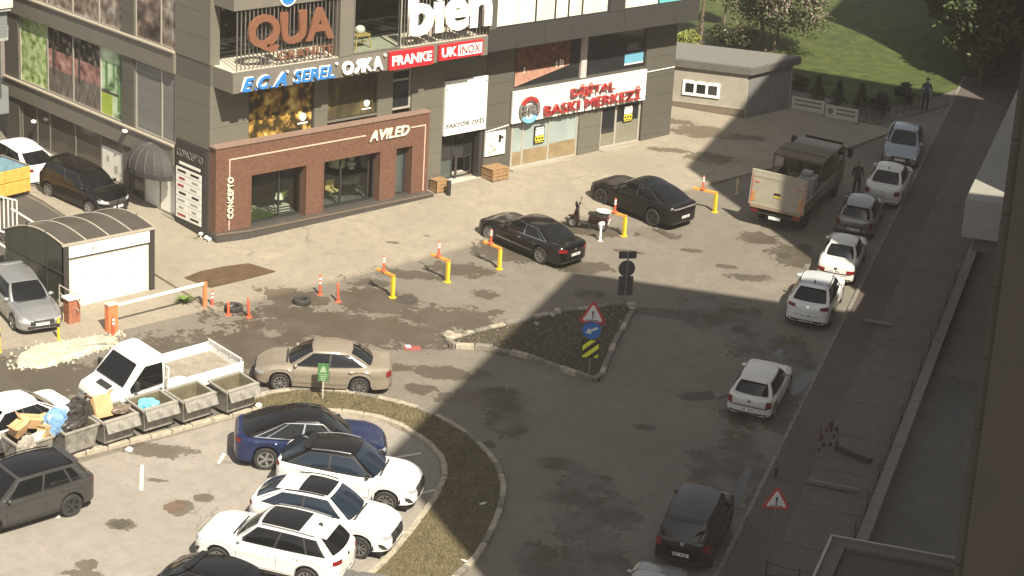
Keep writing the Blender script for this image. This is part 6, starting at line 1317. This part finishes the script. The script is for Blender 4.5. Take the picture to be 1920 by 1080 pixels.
# banners on the fence by the lawn
b0, b1 = at(1482, 207), at(1608, 238); dvec = (b1 - b0); L_ = dvec.length; hd_ = math.atan2(dvec.y, dvec.x)
for i, lab in enumerate(('left white banner with faded lettering on the lawn fence', 'right white banner with a round logo on the lawn fence')):
    q = b0.lerp(b1, i * .5 + .01); t = thing('banner', lab, 'banner', (q.x, q.y, zg(q.x, q.y)), hd_); l = L_ * .48
    MB().box((0, -.01, .12), (l, .01, .78)).build('cloth', mat('banner_cloth', (.48, .45, .38), .7, var=.1), t)
    for x in (0, l): MB().cyl((x, .02, 0), (x, .02, .95), .025).build('post', M_POLE, t)
    for k in range(2): MB().box((.15 + (.45 if i else 0), -.016, .56 - k * .22), (l - .15, -.01, .66 - k * .22)).build('lettering', mat('faded_brown_print', (.2, .15, .12), .7, var=.3, scale=25), t)
    if i: MB().cyl((.28, -.018, .46), (.28, -.01, .46), .16, n=18).build('logo', MATS['faded_brown_print'], t)
M_FENCE = mat('fence_green', (.05, .055, .045), .6); f0, f1 = at(1608, 238), at(1722, 205); b_ = thing('mesh_fence', 'low dark mesh fence beside the lawn path', 'fence', f0)
fd = f1 - f0
for i in range(9): q = fd * (i / 8); MB().cyl((q.x, q.y, q.z), (q.x, q.y, q.z + .95), .025, n=6).build('post', M_FENCE, b_)
for k in range(4): MB().tube([(0, 0, .2 + k * .24), (fd.x, fd.y, fd.z + .2 + k * .24)], .012, 5).build('wire', M_FENCE, b_)

# ------------------------------------------------------------------ trees and shrubs
M_BARK = mat('bark', (.13, .10, .07), .9, var=.3, scale=8, bump=.4)
def leaf_mat(name, a, c, e): return ramp_mat(name, [(.3, a), (.5, c), (.72, e)], scale=1.1, rough=.7, detail=3)
M_LG = leaf_mat('leaf_fresh', (.05, .085, .012), (.10, .15, .02), (.16, .21, .035)); M_LD = leaf_mat('leaf_dark', (.022, .035, .010), (.045, .062, .018), (.075, .095, .028)); M_LY = leaf_mat('leaf_yellow', (.10, .13, .02), (.18, .21, .035), (.25, .27, .06))
M_BLOS = leaf_mat('blossom', (.15, .115, .09), (.22, .17, .14), (.30, .24, .20)); M_LC = leaf_mat('leaf_conifer', (.012, .022, .010), (.025, .038, .016), (.04, .055, .02))
def foliage(b, c, r, n, size, squash=.8):
    for _ in range(n):
        u = Vector((random.gauss(0, 1), random.gauss(0, 1), random.gauss(0, 1))).normalized() * (random.random() ** .45); q = Vector(c) + Vector((u.x * r, u.y * r, u.z * r * squash))
        a = Vector((random.gauss(0, 1), random.gauss(0, 1), random.gauss(0, 1) + .6)).normalized(); s = a.orthogonal().normalized(); s.rotate(Matrix.Rotation(random.uniform(0, 6.28), 3, a)); w_ = a.cross(s); z = size * random.uniform(.6, 1.3)
        b.add([q - s * z, q + w_ * z * .45, q + s * z, q - w_ * z * .45], [(0, 1, 2, 3)])
def tree(name, label, loc, h, r, trunk_r, leafm, clear=.35, n=16, per=140, size=.16, blos=0, cat='tree', group=None, stems=1, squash=.8):
    t = thing(name, label, cat, loc, group=group); tb = MB(); lb = MB(); bb = MB()
    for s_ in range(stems):
        a0 = random.uniform(0, 6.28); base = Vector((math.cos(a0), math.sin(a0), 0)) * (.25 if stems > 1 else 0); pts = [base]
        for k in range(1, 5): pts.append(base * (1 + k * .5) + Vector((random.uniform(-.1, .1) * k * .6, random.uniform(-.1, .1) * k * .6, h * .75 * k / 4)))
        for k in range(4): tb.cyl(pts[k], pts[k + 1], trunk_r * (1 - k * .2), trunk_r * (1 - (k + 1) * .2), 8, False)
        for k in range(7):
            z = h * random.uniform(clear, .8); a = random.uniform(0, 6.28); i = min(3, int(z / (h * .75) * 4)); o = pts[i].lerp(pts[i + 1], .5); e = Vector((math.cos(a) * r * .7, math.sin(a) * r * .7, min(h * .9, z + r * .4)))
            mid = o.lerp(e, .5) + Vector((0, 0, .15)); tb.cyl(o, mid, trunk_r * .35, trunk_r * .22, 6, False); tb.cyl(mid, e, trunk_r * .22, trunk_r * .08, 6, False)
    tb.build('trunk', M_BARK, t, smooth=True)
    zc = h * (clear + (1 - clear) * .5); hz = h * (1 - clear) / 2
    for k in range(n):
        u = Vector((random.gauss(0, 1), random.gauss(0, 1), random.gauss(0, 1))).normalized() * random.uniform(.35, .95); c = (u.x * r * .8, u.y * r * .8, zc + u.z * hz * .85); rr = r * random.uniform(.22, .42)
        foliage(lb, c, rr, per, size, squash)
        if blos and random.random() < blos * 2: foliage(bb, (c[0] * 1.03, c[1] * 1.03, c[2] + rr * .15), rr, int(per * blos), size * .8, squash)
    lb.build('crown', leafm, t)
    if bb.v: bb.build('blossom', M_BLOS, t)
    return t
random.seed(4)
GT = 'trees in the park'
def gl(px, py): q = at(px, py); return (q.x, q.y, zg(q.x, q.y) + .08)
tree('park_tree', 'slender park tree with a bare trunk behind the utility house', gl(1313, 84), 6.5, 2.3, .14, M_LG, .42, 16, 150, .15, group=GT)
tree('park_tree', 'small bright yellow-green tree on the sunny lawn', gl(1357, 50), 3.6, 1.6, .08, M_LY, .30, 14, 150, .13, group=GT)
tree('flowering_tree', 'wide pink-flowering shrub tree on the lawn above the utility house', gl(1442, 98), 4.6, 3.3, .12, M_LD, .10, 54, 170, .13, .5, group=GT, stems=3)
tree('flowering_tree', 'second flowering tree at the top edge right of the shrub tree', gl(1500, 20), 5.0, 2.3, .12, M_LG, .2, 20, 140, .13, .35, group=GT, stems=2)
for px, py, h_, r_, lab in ((1838, 160, 5.0, 2.0, 'leftmost dark tree in the upper right corner'), (1846, 134, 6.4, 2.5, 'dark tree second from the left in the upper right corner'), (1888, 130, 6.8, 2.6, 'dark tree third from the left in the upper right corner'), (1905, 104, 7.0, 2.6, 'rightmost dark tree in the upper right corner'), (1790, 100, 5.0, 2.0, 'dark tree set back on the lawn at the upper right'), (1790, 20, 7.5, 3.0, 'tall dark tree at the top edge above the corner trees')):
    tree('park_tree', lab, gl(px, py), h_ * 1.15, r_ * 1.35, .17, M_LD, .16, 46, 190, .17, group=GT)
for px, py, lab, m, s_ in ((1290, 97, 'yellow-green shrub tight behind the utility house roof', M_LY, .9), (1345, 92, 'dark green shrub behind the middle of the utility house', M_LD, 1.0), (1395, 98, 'low dark shrub right of the shrubs behind the utility house', M_LD, .9), (1500, 172, 'dark shrub next to the utility house corner', M_LD, .6), (1655, 222, 'dark bush at the end of the banner fence', M_LC, .9), (1700, 196, 'dark bush near the blue figure by the path', M_LC, .8)):
    tree('shrub', lab, gl(px, py), 1.5 * s_, 1.1 * s_, .05, m, .05, 9, 120, .11, cat='shrub', group='shrubs along the lawn')
for px, py, lab in ((1530, 200, 'left small conifer behind the banners'), (1570, 208, 'middle small conifer behind the banners'), (1612, 214, 'right small conifer behind the banners')):
    t = thing('conifer', lab, 'conifer', gl(px, py), group='small conifers behind the banners'); MB().cyl((0, 0, 0), (0, 0, 1.5), .05, .01, 7).build('trunk', M_BARK, t); b = MB()
    for k in range(12): z = .2 + k * .12; foliage(b, (0, 0, z), .62 * (1 - k / 13), 70, .07, .35)
    b.build('crown', M_LC, t)

# ------------------------------------------------------------------ the side street's right side: wall, ramp, canopies, towers
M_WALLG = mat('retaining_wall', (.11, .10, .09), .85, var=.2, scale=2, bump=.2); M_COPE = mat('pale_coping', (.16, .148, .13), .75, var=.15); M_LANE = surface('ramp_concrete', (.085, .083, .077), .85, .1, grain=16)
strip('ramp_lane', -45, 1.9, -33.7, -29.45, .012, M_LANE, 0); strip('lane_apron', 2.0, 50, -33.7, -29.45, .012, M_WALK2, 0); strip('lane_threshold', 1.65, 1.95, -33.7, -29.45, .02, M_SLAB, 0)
rw = thing('retaining_wall', 'low retaining wall with pale coping beside the garage ramp', 'wall', (0, 0, 0))
def sbox(a0, a1, b0, b1, h0, h1, name, m, parent=None):
    ps = [sf(a0, b0), sf(a1, b0), sf(a1, b1), sf(a0, b1)]; b = MB(); b.prism([(q.x, q.y) for q in ps], h0, h1, zg); return b.build(name, m, parent)
a = -20.0
while a < 22: sbox(a, a + 1.98, -29.42, -29.12, -.1, .42, 'wall_block', M_WALLG, rw); sbox(a, a + 1.97, -29.46, -29.08, .42, .50, 'coping_stone', M_COPE, rw); a += 2.0
fr = thing('pavement_railing', 'thin dark railing along the side pavement above the ramp', 'railing', (0, 0, 0)); a = -18.0
while a < 12: q = sf(a, -29.0, .1); MB().cyl(q, q + Vector((0, 0, .95)), .022, n=6).build('post', M_STEEL, fr); a += 2.4
for h_ in (1.02, .62): MB().tube([sf(-18, -29.0, h_), sf(-6, -29.0, h_), sf(12, -29.0, h_)], .02, 6).build('rail', M_STEEL, fr)
ca = thing('entrance_canopy', 'brown flat canopy roof with a bright metal edge in the lower right corner', 'canopy', (0, 0, 0))
def abox(a0, a1, b0, b1, z0, z1, name, m, parent=None):
    ps = [SD * a0 + SN * b0, SD * a1 + SN * b0, SD * a1 + SN * b1, SD * a0 + SN * b1]; b = MB(); b.prism([(q.x, q.y) for q in ps], z0, z1); return b.build(name, m, parent)
M_CANB = mat('canopy_brown', (.075, .052, .042), .8, var=.12, scale=1.5); M_EDGE = mat('bright_metal_edge', (.30, .285, .26), .35, metal=.6)
abox(-40, -19.9, -33.75, -29.6, .70, .95, 'roof', M_CANB, ca); abox(-19.88, -19.4, -33.75, -29.1, .62, 1.06, 'front_edge', M_WALLG, ca); abox(-40, -19.9, -29.58, -29.1, .62, 1.06, 'side_edge', M_WALLG, ca)
abox(-19.44, -19.36, -33.75, -29.06, 1.06, 1.14, 'edge_rail', M_EDGE, ca); abox(-40, -19.46, -29.14, -29.06, 1.06, 1.12, 'edge_rail', M_EDGE, ca)
for a_, b_ in ((-19.6, -29.3), (-19.6, -33.4), (-30, -29.3)): abox(a_ - .15, a_ + .15, b_ - .15, b_ + .15, -3.5, .62, 'column', M_WALLG, ca)
gr_ = thing('gate_railing', 'dark gate railing across the pavement in front of the brown canopy', 'railing', (0, 0, 0))
for b_ in (-27.0, -28.0, -29.0): q = sf(-17.6, b_, .1); MB().cyl(q, q + Vector((0, 0, 1.25)), .035, n=8).build('post', M_STEEL, gr_)
for h_ in (.45, .8, 1.15): MB().tube([sf(-17.6, -27.0, h_ + .1), sf(-17.6, -29.0, h_ + .1)], .025, 6).build('rail', M_STEEL, gr_)
mr = thing('ramp_railing', 'thin metal rail crossing the ramp in front of the brown canopy', 'railing', (0, 0, 0))
MB().tube([sf(-16.6, -29.3, 1.0), sf(-16.9, -33.6, 1.0)], .025, 6).build('rail', M_STEEL, mr)
for b_ in (-29.3, -31.4, -33.5): q = sf(-16.7, b_, .0); MB().cyl(q, q + Vector((0, 0, 1.0)), .025, n=6).build('post', M_STEEL, mr)
# pale ledge block of the right-hand building
lg = thing('ledge_block', 'pale concrete ledge block projecting from the building on the right', 'ledge', (0, 0, 0)); q0 = Vector((15.5, -25.6, 0)); a0 = q0.dot(SD); M_LEDGE = mat('pale_ledge', (.26, .25, .22), .75, var=.12, scale=2)
b0_ = q0.dot(SN)
for k in range(9): abox(a0 + k * 3.2, a0 + k * 3.2 + 3.19, -33.78, b0_, 4.55, 6.0, 'ledge_panel', M_LEDGE, lg)
abox(a0 + .5, a0 + 28, -33.78, b0_ - .4, 3.9, 4.54, 'soffit', M_WALLG, lg)
# towers whose shadows fall across the street
M_TWR = mat('dark_brown_cladding', (.042, .033, .027), .75, var=.15, scale=.6); M_TWR2 = mat('brown_stone', (.12, .095, .075), .8, var=.15, scale=.8)
def tower(label, pts, z1, m, floors, loc):
    t = thing('apartment_tower', label, 'building', (0, 0, 0)); MB().prism([(q[0], q[1]) for q in pts], -6, z1).build('wall', m, t)
    cx_ = sum(q[0] for q in pts) / 4; cy_ = sum(q[1] for q in pts) / 4; MB().prism([(cx_ + (q[0] - cx_) * .97, cy_ + (q[1] - cy_) * .97) for q in pts], z1, z1 + .05).build('roof', M_ROOFF, t)
    p_, q_ = Vector((*pts[0], 0)), Vector((*pts[1], 0)); d = (q_ - p_); l = d.length; d.normalize(); Fx = (p_, -d, Vector((0, 0, 1)), Vector((-d.y, d.x, 0)))
    for f in range(floors):
        for k in range(int(l / 4)): window(t, Fx, -(k * 4 + 3.2), -(k * 4 + 1.0), f * 3.2 + 1.2, f * 3.2 + 2.8, .03, [-(k * 4 + 2.1)], [], [M_DGLASS], M_DARKF, .08)
    return t
P1 = Vector((-14.70, -47.52)); P2 = Vector((2.30, -38.17)); SH = Vector((.2924, .9563)); LT = Vector((.9563, -.2924))
tw = tower('dark brown clad tower corner along the right edge', [P1, P2, P2 + Vector((.6, -.8)) * 30, P1 + Vector((.5, -.866)) * 24], 31.6, M_TWR, 8, None)
w0 = P1 - SH * .3 - LT * .012; MB().prism([tuple(w0), tuple(w0 + LT * 17), tuple(w0 + LT * 17 - SH * 6), tuple(w0 - SH * 6)], -6, 31.9).build('added_shade_wing', M_TWR, tw)  # unseen wing, added to keep the sun off the end wall
panels(tw, (Vector((P1.x, P1.y, 0)), Vector((-.5, .866, 0)), Vector((0, 0, 1)), Vector((-.866, -.5, 0))), [(-24, 0, -6, 31.5)], -.02, .03, M_TWR, du=3.0, dv=1.5, gap=.03)
T1 = Vector((16.3, -29.7)); T2 = T1 + Vector((.8675, .4975)) * 19.4
tower('brown tower beyond the right edge shading the upper street', [T1, T2, T2 + Vector((.4975, -.8675)) * 15, T1 + Vector((.4975, -.8675)) * 15], 30.0, M_TWR2, 8, None)
T3 = Vector((43.7, -13.9)); T4 = T3 + Vector((.8675, .4975)) * 40
tower('brown tower beyond the right edge at the far end of the street', [T3, T4, T4 + Vector((.4975, -.8675)) * 15, T3 + Vector((.4975, -.8675)) * 15], 30.0, M_TWR2, 8, None)

# things standing on the shaded side pavement
p = at(1551, 852, .11); t = thing('roadworks_barrier', 'stacked red and white striped roadworks barrier on the side pavement', 'barrier', p, R_(-25)); M_BRED = mat('barrier_red', (.085, .026, .022), .6); M_STR = mat('shade_toned_white', (.16, .148, .135), .7)  # red and white darkened in the colour for the deep shade here
for k in range(3):
    z = .35 + k * .34; w_ = .5 - .07 * k
    for j in range(6): MB().box((-w_ + j * w_ / 3, -.03, z), (-w_ + (j + 1) * w_ / 3 - .002, .03, z + .2)).build('stripe', M_BRED if (j + k) % 2 else M_STR, t)
for sg in (-1, 1): MB().box((sg * .44 - .03, -.25, 0), (sg * .44 + .03, .25, .06)).build('foot', M_STR, t); MB().box((sg * .42 - .025, .03, .0), (sg * .42 + .025, .07, 1.2)).build('upright', M_BRED, t)
t.scale = (.78, .78, .85); MB().box((-.16, -.06, .62), (.16, -.035, .98)).build('plate', M_STR, t); MB().box((-.1, -.1, 1.25), (.12, .05, 1.5)).build('lamp', M_BRED, t, bevel=.03)
def beam(label, a_, b_, m, w_=.14, h_=.12, name='beam'):
    p_, q_ = at(*a_, .16), at(*b_, .16); d = q_ - p_; b = MB(); b.obox((0, 0, h_ / 2 + .02), (d.length, w_, h_)); t = thing(name, label, 'beam', p_.lerp(q_, .5), math.atan2(d.y, d.x), slope=False); t.rotation_euler = (0, -math.asin(d.z / d.length), math.atan2(d.y, d.x)); b.build('timber', m, t); return t
beam('dark timber beam lying behind the striped barrier', (1566, 840), (1632, 868), M_STEEL, .2, .16)
t = beam('pale boom lying across the side pavement', (1512, 905), (1608, 924), M_COPE, .12, .12); MB().box((-2.0, -.06, 0), (-1.88, .06, .34)).build('pivot', M_STEEL, t)
t = beam('pale strip bar across the pavement beside the white crossover', (1618, 602), (1672, 612), M_COPE, .16, .08)

# ------------------------------------------------------------------ people
def person(label, loc, rz, shirt, trousers, hair, arms=0.1, h=1.74):
    t = thing('person', label, 'person', loc, rz); k = h / 1.74
    J = {'pel': (0, 0, .95), 'sp': (0, .01, 1.18), 'ch': (0, .0, 1.38), 'nk': (0, .01, 1.50), 'hd0': (0, -.01, 1.58), 'hd': (0, -.015, 1.68),
         'hipL': (.10, 0, .90), 'knL': (.115, -.03, .50), 'anL': (.12, .02, .09), 'toL': (.13, -.15, .04), 'hipR': (-.10, 0, .90), 'knR': (-.12, -.01, .50), 'anR': (-.13, .04, .09), 'toR': (-.15, -.12, .04),
         'shL': (.18, 0, 1.42), 'elL': (.25, .02, 1.14), 'wrL': (.24, -.10, .92), 'haL': (.23, -.14, .83), 'shR': (-.18, 0, 1.42), 'elR': (-.25, .03, 1.14), 'wrR': (-.22, -.12, .95), 'haR': (-.21, -.16, .87)}
    rad = {'pel': (.155, .11), 'sp': (.135, .10), 'ch': (.165, .11), 'nk': (.06, .06), 'hd0': (.075, .085), 'hd': (.082, .10), 'hip': (.10, .10), 'kn': (.062, .065), 'an': (.045, .05), 'to': (.045, .03), 'sh': (.07, .07), 'el': (.045, .045), 'wr': (.032, .03), 'ha': (.042, .02)}
    E_ = [('pel', 'sp'), ('sp', 'ch'), ('ch', 'nk'), ('nk', 'hd0'), ('hd0', 'hd')]
    for s_ in 'LR': E_ += [('pel', 'hip' + s_), ('hip' + s_, 'kn' + s_), ('kn' + s_, 'an' + s_), ('an' + s_, 'to' + s_), ('ch', 'sh' + s_), ('sh' + s_, 'el' + s_), ('el' + s_, 'wr' + s_), ('wr' + s_, 'ha' + s_)]
    names = list(J); me = bpy.data.meshes.new('body'); me.from_pydata([Vector(J[n]) * k for n in names], [(names.index(a), names.index(b)) for a, b in E_], [])
    o = link('body', me, None); m = o.modifiers.new('s', 'SKIN'); sv = me.skin_vertices[0].data
    for i, n in enumerate(names): r_ = rad.get(n) or rad[n[:-1]]; sv[i].radius = (r_[0] * k, r_[1] * k); sv[i].use_root = (n == 'pel')
    o.modifiers.new('u', 'SUBSURF').levels = 2
    nm = bpy.data.meshes.new_from_object(o.evaluated_get(bpy.context.evaluated_depsgraph_get())); bpy.data.objects.remove(o)
    for q in (shirt, trousers, mat('skin', (.34, .20, .13), .6), M_TRIM): nm.materials.append(q)
    for f in nm.polygons:
        c = f.center / k; f.material_index = 3 if c.z < .10 else (1 if c.z < .96 and abs(c.x) < .2 else (2 if c.z > 1.5 or (abs(c.x) > .2 and c.z < 1.02) else 0)); f.use_smooth = True
    link('body', nm, t)
    MB().sphere((0, .02 * k, 1.715 * k), .098 * k, 12, 7, (.92, 1.05, .72)).build('hair', hair, t, smooth=True)
    for sg in (-1, 1):
        MB().sphere((sg * .03 * k, -.105 * k, 1.675 * k), .012, 6, 4).build('eye', M_BLACK, t); MB().sphere((sg * .085 * k, -.0, 1.665 * k), .022, 6, 4, (.5, 1, 1.3)).build('ear', MATS['skin'], t)
        for j in range(5):
            x = sg * (.225 + .012 * (j - 2)) * k; MB().cyl((x, -.145 * k, .84 * k), (x - sg * .005, -.175 * k, (.76 + .01 * abs(j - 2)) * k), .009, .007, 6).build('finger', MATS['skin'], t)
    MB().obox((0, -.118 * k, 1.65 * k), (.022, .03, .045)).build('nose', MATS['skin'], t); MB().obox((0, -.105 * k, 1.612 * k), (.045, .012, .01)).build('mouth', mat('lips', (.22, .09, .07), .6), t)
    return t
p = at(1604, 370); person('person in dark work clothes standing beside the lorry cab', p, R_(-35), mat('dark_shirt', (.035, .035, .038), .8), mat('dark_trousers', (.022, .022, .026), .85), mat('pale_cap', (.22, .18, .14), .8))
p = at(1733, 208, .06); person('person in a blue top on the path by the lawn', p, R_(-60), mat('blue_top', (.035, .06, .085), .8), mat('dark_trousers', (.022, .022, .026), .85), mat('dark_hair', (.02, .016, .013), .7))

# ------------------------------------------------------------------ grey house with a bay at the upper left
t = thing('grey_house', 'blue-grey timber-clad bay of the neighbouring house at the upper left corner', 'house', (0, 0, 0)); M_SID = mat('blue_grey_siding', (.155, .17, .165), .6, var=.1, scale=3); M_SIDT = mat('pale_blue_trim', (.28, .29, .27), .6)
c0, cR, cL = Vector((-2.1, 12.6)), Vector((-.95, 14.6)), Vector((-8, 12.3))
def seg(p_, q_, z0, z1, th, name, m):
    d = (q_ - p_).normalized(); n_ = Vector((d.y, -d.x)) * th; b = MB(); b.prism([(p_.x, p_.y), (q_.x, q_.y), (q_.x + n_.x, q_.y + n_.y), (p_.x + n_.x, p_.y + n_.y)], z0, z1); return b.build(name, m, t)
for k in range(8):
    z = 6.2 + k * .15
    seg(cL, c0, z, z + .14, .03, 'siding_board', M_SID); seg(c0, cR, z, z + .14, .03, 'siding_board', M_SID)
MB().prism([(cL.x, cL.y), (c0.x, c0.y), (cR.x, cR.y), (-1.0, 18), (-8, 18)], 6.18, 7.38).build('bay', M_SID, t)
MB().prism([(cL.x, cL.y - .2), (c0.x + .1, c0.y - .25), (cR.x + .2, cR.y - .1), (-.8, 18), (-8, 18)], 7.40, 7.55).build('eaves', M_SIDT, t); MB().prism([(cL.x, cL.y - .3), (c0.x + .15, c0.y - .32), (cR.x + .28, cR.y - .1), (-.7, 18), (-8, 18)], 7.55, 7.72).build('roof_edge', mat('cream_roof', (.62, .56, .43), .7), t); MB().prism([(-8, 13), (-2.4, 13.2), (-1.6, 15), (-1.6, 18), (-8, 18)], 7.72, 7.9).build('roof', mat('red_roof', (.3, .09, .06), .8), t)
seg(cL, c0, 6.06, 6.19, .06, 'trim', M_SIDT); seg(c0, cR, 6.06, 6.19, .06, 'trim', M_SIDT)
MB().prism([(cL.x, cL.y + .35), (c0.x - .12, c0.y + .35), (cR.x - .3, cR.y + .2), (-1.2, 18), (-8, 18)], 3.4, 6.06).build('glazed_bay', M_GGLASS, t)
for x in (-5.2, -3.4): MB().box((x, 12.7, 3.4), (x + .14, 12.9, 6.06)).build('mullion', M_SIDT, t)
MB().prism([(cL.x, cL.y - .05), (c0.x, c0.y - .05), (cR.x, cR.y), (-1.0, 18), (-8, 18)], 2.8, 3.38).build('sill', M_SID, t)
MB().prism([(cL.x, cL.y + .6), (c0.x - .3, c0.y + .6), (cR.x - .4, cR.y + .5), (-1.2, 18), (-8, 18)], -.3, 2.8).build('wall', mat('brown_wall', (.13, .095, .07), .8, var=.15), t)
for k in range(5): MB().cyl((-4.4 + k * .38, 12.9, .4), (-4.3 + k * .38, 12.9, 2.6), .07, n=7).build('pole', mat('birch_white', (.5, .45, .36), .8, var=.5, scale=9), t)
# ------------------------------------------------------------------ even haze volume added in place of the window veil
hz = MB().box((-130, -130, -16), (130, 130, 46)).build('haze', None); tag(hz, 'thin warm haze filling the air over the street', 'haze', kind='stuff')
hm = bpy.data.materials.new('added_haze'); hm.use_nodes = True; nt = hm.node_tree; nt.nodes.clear()
ho = nt.nodes.new('ShaderNodeOutputMaterial'); hv = nt.nodes.new('ShaderNodeVolumePrincipled'); hv.inputs['Color'].default_value = (.86, .77, .68, 1); hv.inputs['Density'].default_value = .0006; hv.inputs['Anisotropy'].default_value = .2
nt.links.new(hv.outputs[0], ho.inputs['Volume']); hz.data.materials.clear(); hz.data.materials.append(hm)
SC.cycles.volume_bounces = 0
